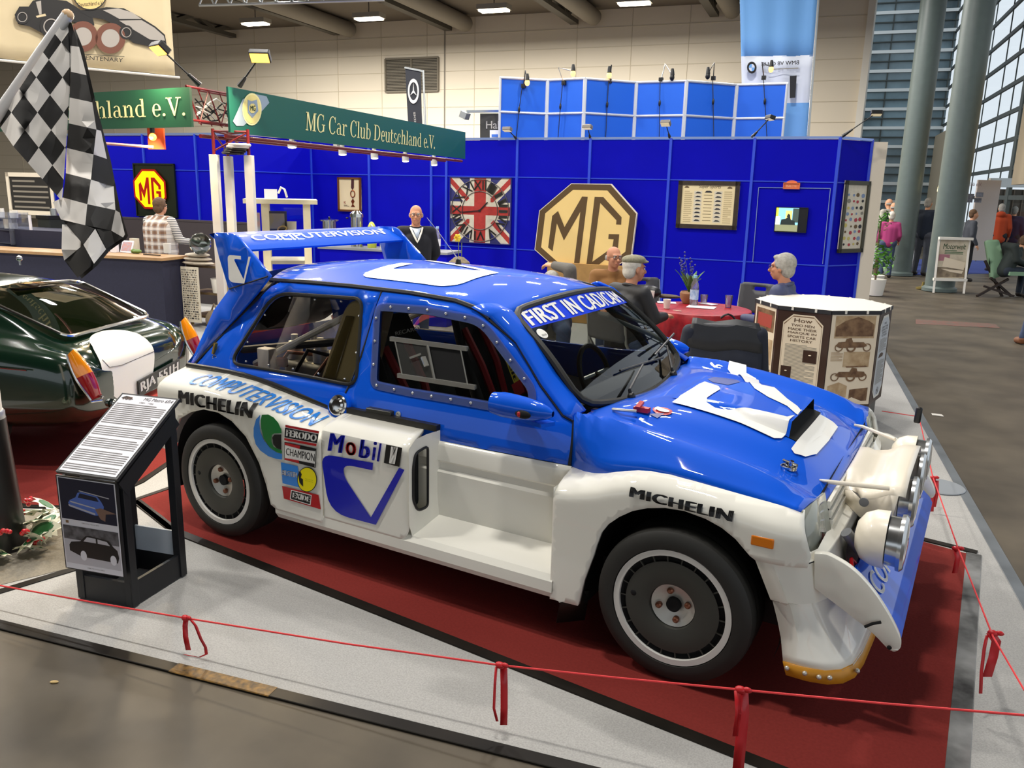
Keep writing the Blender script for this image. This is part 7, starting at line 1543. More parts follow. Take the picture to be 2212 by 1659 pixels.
# plaid and striped cloth
def plaid(name):
    if name in MATS: return MATS[name]
    m = mat(name, '#b98a68', .85); nt = m.node_tree; b = nt.nodes['Principled BSDF']; tc = nt.nodes.new('ShaderNodeTexCoord'); prev = None
    base = nt.nodes.new('ShaderNodeRGB'); base.outputs[0].default_value = lin('#c4a78c'); prev = base.outputs[0]
    for dirn, sc, col, thr in (('Z', 3.2, '#6e4a38', .72), ('X', 3.2, '#6e4a38', .72), ('Z', 3.2, '#e6e2dc', -.80), ('X', 3.2, '#e6e2dc', -.80), ('Z', 6.4, '#8c9098', .9)):
        w = nt.nodes.new('ShaderNodeTexWave'); w.wave_type = 'BANDS'; w.bands_direction = dirn; w.inputs['Scale'].default_value = sc; g = nt.nodes.new('ShaderNodeMath'); g.operation = 'GREATER_THAN' if thr > 0 else 'LESS_THAN'; g.inputs[1].default_value = thr if thr > 0 else 1+thr
        nt.links.new(tc.outputs['Object'], w.inputs['Vector']); nt.links.new(w.outputs['Fac'], g.inputs[0]); mx = nt.nodes.new('ShaderNodeMix'); mx.data_type = 'RGBA'; k = nt.nodes.new('ShaderNodeMath'); k.operation = 'MULTIPLY'; k.inputs[1].default_value = .6; nt.links.new(g.outputs[0], k.inputs[0]); nt.links.new(k.outputs[0], mx.inputs[0]); nt.links.new(prev, mx.inputs[6]); mx.inputs[7].default_value = lin(col); prev = mx.outputs[2]
    nt.links.new(prev, b.inputs['Base Color']); return m
def striped(name, c1, c2, sc=14):
    m = mat(name, c1, .85); nt = m.node_tree; b = nt.nodes['Principled BSDF']; tc = nt.nodes.new('ShaderNodeTexCoord'); w = nt.nodes.new('ShaderNodeTexWave'); w.bands_direction = 'Z'; w.inputs['Scale'].default_value = sc; r = nt.nodes.new('ShaderNodeValToRGB'); r.color_ramp.interpolation = 'CONSTANT'; r.color_ramp.elements[0].color = lin(c2); r.color_ramp.elements[1].color = lin(c1); r.color_ramp.elements[1].position = .42
    nt.links.new(tc.outputs['Object'], w.inputs['Vector']); nt.links.new(w.outputs['Fac'], r.inputs[0]); nt.links.new(r.outputs[0], b.inputs['Base Color']); return m
# woman behind the counter, back to us
def stand_at(px_head, py_head, Zd, H): 
    p = dep(px_head, py_head, Zd); return V((p.x, p.y, 0))
w = dep(342, 440, 11.0); H = (dep(342, 428, 11.0).z)/1.745*1.75
person('woman in a plaid quilted vest over a striped shirt, back turned, behind the counter', (w.x, w.y, 0), toward(w, (w.x-1.5, w.y+8)), dict(shL=(-.215, 0, 1.41), shR=(.215, 0, 1.41), elR=(.34, .02, 1.14), wrR=(.37, .26, 1.10), elL=(-.30, .06, 1.12), wrL=(-.15, .26, 1.08), head=(.02, .02, 1.62)), striped('shirt_striped', '#dcd6cc', '#4a4850'), M_jean, M_hairb, M_skin, H, vest=plaid('vest_plaid'), hairstyle='full', collar=plaid('vest_plaid'), girth=1.22)
# standing man in a navy jumper
m_ = dep(898, 460, 9.3); Hm = dep(898, 443, 9.3).z/1.745*1.75; M_knit = mat('knit_navy', '#16171f', .9, bump=.2, nscale=120); M_trim = mat('knit_white', '#e6e2d8', .85)
mo = person('standing bald man with glasses in a navy V-neck jumper with white trim', (m_.x, m_.y, 0), toward(m_, CP)+.12, dict(elL=(-.27, -.10, 1.15), wrL=(-.17, -.20, .95), elR=(.27, -.08, 1.14), wrR=(.18, -.18, .94)), M_knit, M_jean, M_hairw, M_skin2, Hm, bald=True, glasses=True, collar=mat('shirt_blue', '#b9c4d4', .8), headyaw=-.15)
k = Hm/1.75; yw = toward(m_, CP)+.12; Tm = lambda x, y, z: V((m_.x, m_.y, 0))+V((x*cos(yw)-y*sin(yw), x*sin(yw)+y*cos(yw), z))*k
mb = MB()
mb.tube([Tm(-.075, .07, 1.475), Tm(-.055, .115, 1.42), Tm(-.02, .150, 1.34), Tm(0, .158, 1.30), Tm(.02, .150, 1.34), Tm(.055, .115, 1.42), Tm(.075, .07, 1.475)], .011, M_trim, 8); mb.build('v_trim', mo)
mb = MB(); mb.poly([Tm(-.045, .095, 1.455), Tm(-.02, .135, 1.38), Tm(0, .145, 1.335), Tm(.02, .135, 1.38), Tm(.045, .095, 1.455)], mat('shirt_blue', '#b9c4d4', .8)); mb.build('shirt_front', mo, solid=.006)
mb = MB(); mb.ball(Tm(.105, .162, 1.27), (.013, .006, .010), M_trim, 8, 6); mb.build('chest_badge', mo)
SIT = dict(pelvis=(0, 0, .55), chest=(0, .04, .90), neck=(0, .07, 1.07), head=(0, .11, 1.225), shL=(-.185, .05, 1.02), shR=(.185, .05, 1.02), elL=(-.24, .10, .76), elR=(.24, .10, .76), wrL=(-.16, .34, .72), wrR=(.16, .34, .72), hpL=(-.095, .02, .53), hpR=(.095, .02, .53), knL=(-.13, .44, .52), knR=(.13, .44, .52), anL=(-.12, .42, .09), anR=(.12, .42, .09), toL=(-.13, .57, .03), toR=(.13, .57, .03))
def sit(**kw): d = dict(SIT); d.update(kw); return d
# round table with the red cloth
tc_ = (fl(1400, 655, .76)+fl(1622, 668, .76))/2; TC = V((tc_.x, tc_.y, 0)); TR_ = (fl(1622, 668, .76)-fl(1396, 655, .76)).length/2
tb = thing('round_table', 'round table hidden under a red cloth in front of the blue wall', 'table', TC); MB().lathe(TC, up, [(TR_-.03, .70), (TR_-.03, .735), (0, .735)], M_wht, 40).build('table_top', tb); mb = MB()
mb.lathe(TC, up, [(.28, 0), (.26, .03), (.04, .05), (.04, .70)], M_alu, 24); mb.build('pedestal', tb)
M_cloth = mat('cloth_red', '#a8101f', .5, noise=.25, nscale=22, col2='#860b18', bump=.15); mb = MB(); rows = []
for r in (0, .3, .6, .85, .97, 1.0): rows.append([TC+V((TR_*r*cos(t*pi/60), TR_*r*sin(t*pi/60), .742-(.004 if r == 1 else 0))) for t in range(121)])
for j in range(1, 9): d = j/8; rows.append([TC+V(((TR_+.012+d*(.03+.028*sin(t*pi/60*17)+.012*sin(t*pi/60*9)))*cos(t*pi/60), (TR_+.012+d*(.03+.028*sin(t*pi/60*17)+.012*sin(t*pi/60*9)))*sin(t*pi/60), .738-.30*d+.02*d*sin(t*pi/60*4))) for t in range(121)])
mb.grid(rows, M_cloth); tag(mb.build('tablecloth'), 'red damask cloth draped over the round table', 'tablecloth')
tz = .745
def on_tab(px, py): return fl(px, py, tz)
# man in the flat cap, man behind him, seated man at right
cpos = dep(1352, 590, 7.0); cpos = V((cpos.x, cpos.y, 0)); Hs = dep(1352, 556, 7.0).z/1.335*1.75
M_jkt = mat('jacket_black', '#1c1c1f', .6, noise=.2, nscale=12); M_cap = mat('cap_tweed', '#8f8a72', .9, noise=.3, nscale=60)
person('seated man in a grey flat cap and black jacket at the red table', cpos, toward(cpos, TC)-.05, sit(elR=(.26, .14, .80), wrR=(.20, .34, .80), wrL=(-.10, .32, .76)), M_jkt, M_jean, M_hairw, M_skin2, Hs, cap=M_cap, headyaw=-.30, collar=M_jkt)
bpos = dep(1324, 560, 8.5); bpos = V((bpos.x, bpos.y, 0)); Hb = dep(1324, 533, 8.5).z/1.335*1.75
person('seated bald man with dark glasses in an ochre jacket beyond the flat cap', bpos, toward(bpos, CP)+.1, sit(), mat('jacket_ochre', '#8a6032', .8), M_jean, M_hairg, M_skin2, Hb, bald=True, glasses=True, headyaw=.35)
rpos = dep(1716, 600, 7.2); rpos = V((rpos.x, rpos.y, 0)); Hr = dep(1700, 553, 7.2).z/1.325*1.75; M_jn = mat('jacket_navy', '#3e4566', .6, noise=.15, nscale=10)
person('seated man with thick grey hair, glasses and navy jacket at the red table', rpos, toward(rpos, TC)+.02, sit(chest=(0, .05, .88), neck=(0, .07, 1.06), head=(0, .12, 1.215), shL=(-.17, .09, 1.01), shR=(.17, .09, 1.01), elL=(-.23, .16, .74), wrL=(-.14, .40, .74), elR=(.22, .14, .74), wrR=(.12, .38, .70), hdL=(-.10, .55, .76)), M_jn, M_jean, M_hairg, M_skin2, Hr, hairstyle='full', glasses=True, collar=M_jn, long_top=.03)
# someone hidden by the car, only the grey sleeve and hand show over the roof
gp = dep(1190, 640, 8.0); gp = V((gp.x, gp.y, 0)); a, b, c = dep(1232, 582, 7.7), dep(1196, 573, 7.9), dep(1178, 571, 7.95)
gy = toward(gp, CP)
def inv(p): d = p-gp; return (d.x*cos(gy)+d.y*sin(gy), -d.x*sin(gy)+d.y*cos(gy), d.z)
person('person hidden behind the car roof, only a grey knitted sleeve and hand showing', gp, gy, sit(chest=(.0, .10, .78), neck=(0, .16, .86), head=(.0, .20, .92), shL=(-.18, .10, .86), shR=(.16, .10, .88), elL=inv(a), wrL=inv(b), hdL=inv(c), pelvis=(0, 0, .5)), mat('knit_grey', '#6b6863', .95, bump=.3, nscale=150), M_jean, M_hairg, M_skin, 1.75, curl=1.0)
# ---------------------------------------------------------------- things on the table
def cup(px, py, r, h, m, label, nm='paper_cup', lean=0):
    p = on_tab(px, py); return tag(MB().lathe(p, up, [(r*.75, 0), (r, h), (r*.94, h), (r*.7, .008), (0, .008)], m, 20).build(nm), label, 'cup')
cup(1406, 650, .033, .10, M_wht, 'white paper cup on the red table beside the flat cap man'); cup(1440, 666, .036, .085, M_wht, 'white paper cup with a dark mark near the front edge of the red table')
M_clr = glass('cup_clear', (.9, .9, .92), .12, .18, '#d8d0d8'); cup(1520, 655, .038, .085, M_clr, 'clear plastic tumbler behind the water bottle', 'plastic_cup'); cup(1573, 664, .036, .115, M_clr, 'tall clear plastic tumbler alone at the right of the red table', 'plastic_cup')
p = on_tab(1498, 660); wb_ = thing('water_bottle', 'clear water bottle with a pale blue label on the red table', 'bottle', p); MB().lathe(p, up, [(.036, 0), (.040, .02), (.040, .17), (.034, .21), (.018, .25), (.016, .27), (0, .27)], M_clr, 24).build('bottle_body', wb_); MB().lathe(p, up, [(.0412, .06), (.0412, .155)], mat('label_pale_blue', '#c9dcee', .5, noise=.4, nscale=30, col2='#7fa6d4'), 24, False).build('label', wb_); MB().lathe(p, up, [(.018, .265), (.018, .29), (0, .29)], mat('cap_blue', '#8cc4dc', .5), 16).build('cap', wb_)
p = on_tab(1487, 655); pt = thing('potted_orchid', 'green leafy plant in a round terracotta pot on the red table', 'plant', p); MB().lathe(p, up, [(.055, 0), (.085, .05), (.09, .10), (.075, .12), (.07, .11), (0, .10)], mat('pot_terracotta', '#9a6e4a', .7, noise=.2, nscale=12), 24).build('pot', pt)
M_lf = mat('leaf_green', '#3f6a2a', .5, coat=.2); r_ = random.Random(21)
for k in range(9):
    a = k*.72; L = r_.uniform(.18, .30); mb = MB(); rows = []
    for t in range(7):
        u = t/6; c = p+V((0, 0, .10))+V((cos(a)*L*.55*u**1.4, sin(a)*L*.55*u**1.4, L*u-.05*u*u)); sd = V((-sin(a), cos(a), .0))*(.030*sin(pi*min(1, u*.92+.08))); rows.append([c-sd, c+V((0, 0, -.006)), c+sd])
    mb.grid(rows, M_lf); mb.build('leaf', pt, solid=.002)
for k in range(6):
    a = r_.uniform(0, 6.3); q = p+V((0, 0, .12)); e = q+V((.12*cos(a), .06*sin(a), r_.uniform(.22, .34))); mb = MB(); mb.tube([q, q.lerp(e, .6)+V((0, 0, .04)), e], .003, mat('flower_violet', '#4a4a8a', .6), 5)
    for t in range(5): mb.ball(q.lerp(e, .6+.1*t)+V((r_.uniform(-.015, .015), r_.uniform(-.015, .015), .03)), .010, mat('flower_violet', '#4a4a8a', .6), 8, 6)
    mb.build('flower_spike', pt)
for px, py, w, d, yw, lb in ((1440, 654, .18, .12, .4, 'white napkin left of the plant pot'), (1515, 664, .26, .17, .15, 'white paper sheet under the water bottle'), (1530, 657, .16, .10, -.3, 'white paper sheet right of the water bottle')):
    q = on_tab(px, py); R = Matrix.Rotation(yw, 3, 'Z'); tag(MB().box(q+V((0, 0, .003)), (w, d, .004), M_pap, R).build('paper_sheet', None, False), lb, 'paper')
q = on_tab(1440, 644); mb = MB(); mb.ball(q+V((0, 0, .02)), (.15, .05, .022), mat('purse_brown', '#4a3626', .6), 16, 8, Matrix.Rotation(.1, 3, 'Z')); tag(mb.build('glasses_case'), 'dark brown soft case lying left of the plant pot', 'case')
q = on_tab(1455, 670); tag(MB().bar(q, q+V((.09, -.05, .006)), .012, .004, M_uwht).build('wooden_stirrer', None, False), 'wooden stirrer beside the marked paper cup', 'stirrer')
# ---------------------------------------------------------------- folding chairs
M_chg = mat('chair_grey', '#47474b', .5); M_chl = mat('chair_leg', '#9a9a98', .35, metal=.6)
def folding_chair(p, yaw, label, m=None, group='folding chairs round the red table'):
    """p on the floor under the seat; the back is at local -y"""
    o = thing('folding_chair', label, 'chair', p, group); c, s = cos(yaw), sin(yaw); T = lambda x, y, z: p+V((x*c-y*s, x*s+y*c, z)); R = Matrix.Rotation(yaw, 3, 'Z'); m = m or M_chg
    MB().box(T(0, .0, .45), (.42, .40, .03), m, R).build('seat', o, False, bevel=.008)
    mb = MB(); hole = rp([(-.07, .80), (.07, .80), (.07, .84), (-.07, .84)], .015, 3); mb.patch(rp([(-.22, .56), (.22, .56), (.21, .88), (-.21, .88)], .04), lambda x, z: T(x, -.20-.10*(z-.5)+.03*(1-(x/.22)**2)*-1, z), m, [hole], .06); mb.build('backrest', o, solid=.02)
    for x in (-.215, .215):
        MB().tube([T(x, -.24, .86), T(x, -.19, .55), T(x, .22, .0)], .012, M_chl, 8).build('leg', o); MB().tube([T(x*.92, .14, .44), T(x*.92, -.26, .0)], .012, M_chl, 8).build('leg', o)
    return o
p1, p2, p3 = dep(1400, 660, 8.9), dep(1618, 660, 8.6), dep(1660, 660, 7.9)
for p, lb, yw in ((p1, 'grey folding chair behind the flat cap man', .2), (p2, 'grey folding chair with a slot in its back beyond the tall tumbler', .1), (p3, 'grey folding chair nearer the seated man in the navy jacket', .15)):
    q = V((p.x, p.y, 0)); folding_chair(q, pi+toward(q, CP)+yw-pi if False else toward(q, TC), lb)
pj = dep(1558, 700, 6.15); q = V((pj.x, pj.y, 0)); yj = toward(q, TC)+.0
folding_chair(q, yj, 'folding chair with its back to us under a black and navy jacket'); folding = q
c, s = cos(yj), sin(yj); TJ = lambda x, y, z: q+V((x*c-y*s, x*s+y*c, z)); jz = dep(1558, 692, 6.0).z
M_jk1 = mat('jacket_leather', '#222428', .5, noise=.2, nscale=14); M_jk2 = mat('jacket_quilt_navy', '#161c2c', .75, noise=.2, nscale=20); jk = thing('draped_jacket', 'black and navy quilted jacket hung over the nearest folding chair', 'jacket', q)
def jrow(z, w, d, b=0): return [TJ(w*t, -.235-d*(1-.35*abs(t)**3)-b, z+.012*sin(5*t)) for t in (-1, -.85, -.6, -.3, 0, .3, .6, .85, 1)]
mb = MB(); mb.grid([[TJ(.24*t, -.20, jz-.06) for t in (-1, -.85, -.6, -.3, 0, .3, .6, .85, 1)], jrow(jz, .235, -.02), jrow(jz-.03, .245, .02), jrow(jz-.12, .262, .03), jrow(jz-.20, .268, .035)], M_jk1); mb.build('yoke', jk, solid=.012); mb = MB(); mb.grid([jrow(jz-.195, .267, .034), jrow(jz-.32, .27, .04), jrow(jz-.5, .272, .05), jrow(jz-.66, .265, .05)], M_jk2); mb.build('jacket_back', jk, solid=.012)
for sg in (-1, 1): mb = MB(); mb.caps(TJ(sg*.25, -.22, jz-.08), TJ(sg*.30, -.18, jz-.42), .055, .05, M_jk2); mb.caps(TJ(sg*.30, -.18, jz-.42), TJ(sg*.28, -.16, jz-.66), .05, .045, M_jk2); mb.build('sleeve', jk)
mb = MB(); q2 = TJ(.02, -.17, jz+.02); mb.tube([q2+V((.05*c*t, .05*s*t, .03*(1-t*t))) for t in (-1, -.5, 0, .5, 1)], .008, M_blk, 6); mb.build('hood_loop', jk)
# chair of the seated man, brown stool seat seen past the screen
q = V((cpos.x, cpos.y, 0)); folding_chair(q, toward(q, TC), 'folding chair under the flat cap man')
q = V((bpos.x, bpos.y, 0)); folding_chair(q, toward(q, CP), 'folding chair under the bald man in the ochre jacket')
# round basket with a daffodil on a stand behind the car roof, small black bag
p = dep(992, 566, 8.6); bk = thing('daffodil_basket', 'pale round basket with a yellow daffodil behind the car roof', 'basket', V((p.x, p.y, .95))); b0_ = V((p.x, p.y, p.z-.20)); MB().lathe(b0_, up, [(.10, 0), (.13, .10), (.11, .20), (.05, .25), (0, .26)], mat('basket_tan', '#8a7a5c', .8, noise=.4, nscale=30), 24).build('basket_body', bk)
for dx, h in ((-.01, .44), (.03, .40)): MB().tube([b0_+V((dx, 0, .22)), b0_+V((dx, 0, h))], .004, mat('stem_green', '#6a7a3a', .6), 6).build('stem', bk)
mb = MB(); fcen = b0_+V((-.01, -.02, .45))
for t in range(6): a = t*pi/3; mb.ball(fcen+V((.028*cos(a), 0, .028*sin(a))), (.02, .006, .016), mat('daffodil', '#f0d83a', .5), 8, 6)
mb.lathe(fcen, (0, -1, 0), [(.01, 0), (.018, .03), (.016, .03), (0, .01)], mat('daffodil_cup', '#e0b010', .5), 12); mb.build('daffodil_head', bk)
sp_ = V((b0_.x, b0_.y, 0)); st = thing('flower_stand', 'slim stand carrying the daffodil basket behind the car', 'stand', sp_); MB().lathe(sp_, up, [(.16, 0), (.16, .02), (.02, .03), (.02, b0_.z-.02), (.12, b0_.z-.02), (.12, b0_.z)], M_wht, 20).build('stand_body', st)
p = dep(1405, 622, 8.4); tag(MB().ball(V((p.x, p.y, .80)), (.12, .07, .07), M_blk, 16, 10).build('handbag'), 'small black bag beyond the flat cap man', 'bag')
# ---------------------------------------------------------------- drinks sideboard behind the standing man
sd0, sd1 = dep(690, 520, 11.2), dep(965, 520, 10.6); SBW = Wall((sd0.x, sd0.y), (sd1.x, sd1.y)); sz = .98
so = thing('drinks_sideboard', 'dark sideboard with a grey top behind the standing man', 'sideboard', SBW.P(SBW.L/2, 0)); mb = MB(); mb.prism([SBW.P(0, 0), SBW.P(SBW.L, 0), SBW.P(SBW.L, sz-.03), SBW.P(0, sz-.03)], -SBW.n*.45, M_pb); mb.build('body', so, False); mb = MB(); mb.prism([SBW.P(-.02, sz-.03, .02), SBW.P(SBW.L+.02, sz-.03, .02), SBW.P(SBW.L+.02, sz, .02), SBW.P(-.02, sz, .02)], -SBW.n*.5, mat('top_grey', '#8d9094', .4)); mb.build('sideboard_top', so, False)
def on_sb(px, off=-.2): u = SBW.uz(px, 500, off)[0]; return SBW.P(u, sz, off)
def zof(px, py, p): return dep(px, py, (p-CP).dot(_f)).z
p = on_sb(712); h = zof(712, 471, p)-sz; o = thing('steel_pot', 'wide steel pot with a lid on the sideboard under the medal picture', 'pot', p); MB().lathe(p, up, [(.10, 0), (.10, h*.9), (.13, h*.9), (.13, h*.94), (0, h)], M_chr, 28).build('pot_body', o); MB().ball(p+V((0, 0, h+.01)), .015, M_blk, 8, 6).build('knob', o)
p = on_sb(771); h = zof(771, 455, p)-sz; o = thing('coffee_urn', 'tall chrome coffee urn on the sideboard', 'urn', p); MB().lathe(p, up, [(.085, 0), (.085, h*.82), (.10, h*.83), (.095, h*.92), (.05, h), (0, h)], M_chr, 28).build('urn_body', o); MB().tube([p+V((-.1, -.06, h*.8)), p+V((-.13, -.06, h*.8))], .012, M_blk, 6).build('handle', o)
p = on_sb(803); h = zof(803, 478, p)-sz; o = thing('yellow_flask', 'yellow topped flask beside the chrome coffee urn', 'flask', p); MB().lathe(p, up, [(.06, 0), (.07, h*.5), (.055, h*.8), (.03, h*.95), (0, h)], mat('flask_yellow', '#c9d04a', .5), 20).build('flask_body', o); MB().tube([p+V((.02, -.04, h*.9)), p+V((.09, -.04, h*.7)), p+V((.09, -.04, h*.4))], .01, M_wht, 6).build('flask_handle', o)
p = on_sb(826); h = zof(826, 490, p)-sz; tag(MB().lathe(p, up, [(.035, 0), (.042, h), (0, h)], M_wht, 16).build('cup_stack'), 'stack of white paper cups left of the standing man', 'cups'); p = on_sb(863); h = zof(863, 488, p)-sz
for px, py, lb in ((945, 490, 'clear water bottle with a white label right of the standing man'), (926, 494, 'clear bottle just behind the right shoulder of the standing man')):
    p = on_sb(px); h = zof(px, py, p)-sz; o = thing('water_bottle', lb, 'bottle', p, 'bottles on the sideboard'); MB().lathe(p, up, [(.04, 0), (.042, h*.6), (.02, h*.85), (.018, h), (0, h)], M_clr, 20).build('bottle_body', o); MB().lathe(p, up, [(.0432, h*.2), (.0432, h*.5)], M_pap, 20, False).build('label', o); MB().lathe(p, up, [(.02, h*.94), (.02, h+.01), (0, h+.01)], mat('cap_pale_blue', '#9ab8e6', .5), 12).build('cap', o)
p = on_sb(934, -.12); mb = MB(); mb.ball(p+V((0, 0, .06)), (.07, .06, .06), mat('snack_brown', '#8a5a2a', .7, noise=.5, nscale=30), 14, 8); tag(mb.build('snack_bag'), 'small brown snack bag on the sideboard right of the standing man', 'bag')
# ---------------------------------------------------------------- pine display cabinet behind the rear wing
M_pine = mat('pine_pale', '#dfd3ae', .55, noise=.12, nscale=6); KD = 8.4; KA, KB = dep(572, 440, KD), dep(662, 440, KD+.1); kt = (KA.z+KB.z)/2
kx = (V((KB.x, KB.y, 0))-V((KA.x, KA.y, 0))); kl = kx.length; kx.normalize(); ky = V((-kx.y, kx.x, 0)); K0 = V((KA.x, KA.y, 0)); KP = lambda a, b, z: K0+kx*a+ky*b+V((0, 0, z)); kdp = .55
cbn = thing('display_cabinet', 'pale pine display cabinet with glass sides behind the rear wing', 'cabinet', KP(kl/2, kdp/2, 0)); R = Matrix((kx, ky, up)).transposed()
for a in (0, kl):
    for b in (0, kdp): MB().box(KP(a, b, kt/2), (.075 if b == 0 else .06, .06, kt), M_pine, R).build('post', cbn, False)
MB().box(KP(kl/2-.05, kdp/2, kt+.02), (kl+.32, kdp+.12, .045), M_pine, R).build('top_board', cbn, False); kz = [zof(620, 505, KP(0, .2, 1)), zof(620, 568, KP(0, 0, 1)), .45]
for z in kz: MB().box(KP(kl/2, kdp/2, z), (kl+.02, kdp, .035), M_pine, R).build('shelf_board', cbn, False)
MB().quad(KP(.03, -.01, .5), KP(kl-.03, -.01, .5), KP(kl-.03, -.01, kt-.03), KP(.03, -.01, kt-.03), glass('cabinet_glass', (.92, .94, .95), .06)).build('glass_front', cbn, False)
z = kz[0]+.02; q = KP(.08, .25, z); o = thing('small_picture', 'small framed picture leaning inside the pine cabinet', 'picture', q); MB().box(q+V((0, 0, .11)), (.26, .02, .21), M_dwood, R).build('picture_frame', o, False); MB().box(q+V((0, 0, .11))-ky*.012, (.21, .004, .16), mat('picture_dim', '#9a917c', .6), R).build('print', o, False)
lathe_thing(KP(kl*.62, .2, z), [(.045, 0), (.05, .11), (.045, .11), (.04, .01), (0, .01)], M_wht, 'mug', 'white printed mug on the pine cabinet shelf', 'mug'); q = KP(kl*.38, .18, z); tag(MB().tube([q+V((.06*cos(t*pi/8), .02*sin(t*pi/8), .03+.03*sin(t*pi/8))) for t in range(16)], .008, mat('strap_gold', '#d8b86a', .5), 6, True).build('gold_strap'), 'gold strap lying beside the white mug in the pine cabinet', 'strap')
q = KP(.0, .4, z); o = thing('postcard', 'blue and white postcard propped at the left of the pine cabinet', 'card', q); cc = KP(-.13, .25, z+.10); MB().box(cc, (.13, .008, .19), mat('card_sky', '#a8c0d4', .5, noise=.5, nscale=14, col2='#d8a8a0'), R).build('card', o, False)
q = KP(.06, .1, kt+.043); tag(MB().box(q+V((0, 0, .05)), (.13, .006, .10), M_pap, R).build('name_card', None, False), 'small white card standing on top of the pine cabinet', 'card'); q = KP(.20, .1, kt+.043); tag(MB().tube([q+V((-.09, 0, .06)), q+V((-.05, 0, .12)), q+V((.0, 0, .10)), q+V((.03, 0, .02))], .011, M_wht, 8).build('white_cable'), 'white curled cable and plug on top of the pine cabinet', 'cable')
# ================================================================ octagonal display stand
M_sep = mat('sepia_dark', '#3a2214', .45, coat=.2); M_sepl = mat('sepia_light', '#e6d6bc', .5); M_sepm = mat('sepia_mid', '#8a6a4a', .55, noise=.4, nscale=18, col2='#5a3c24'); M_seps = mat('sepia_pale', '#c9b08c', .55, noise=.3, nscale=14, col2='#a88a64'); M_silv = mat('panel_silver', '#c9cdd2', .4); M_ctop2 = mat('display_top', '#efe6d4', .5)
oz = .95; F0, F1 = fl(1797, 672, oz), fl(1903, 672, oz); fx_ = V((F1.x-F0.x, F1.y-F0.y, 0)); fs = fx_.length; fx_.normalize(); fn_ = V((fx_.y, -fx_.x, 0)); apo = fs*1.2071; OC = V(((F0.x+F1.x)/2, (F0.y+F1.y)/2, 0))-fn_*apo
def oct_face(k): a = k*pi/4; n = Matrix.Rotation(a, 3, 'Z') @ fn_; t = Matrix.Rotation(a, 3, 'Z') @ fx_; return OC+n*apo, n, t
od = thing('octagon_display', 'octagonal cardboard display with sepia car photographs and a white top', 'display', OC); zb3 = .20
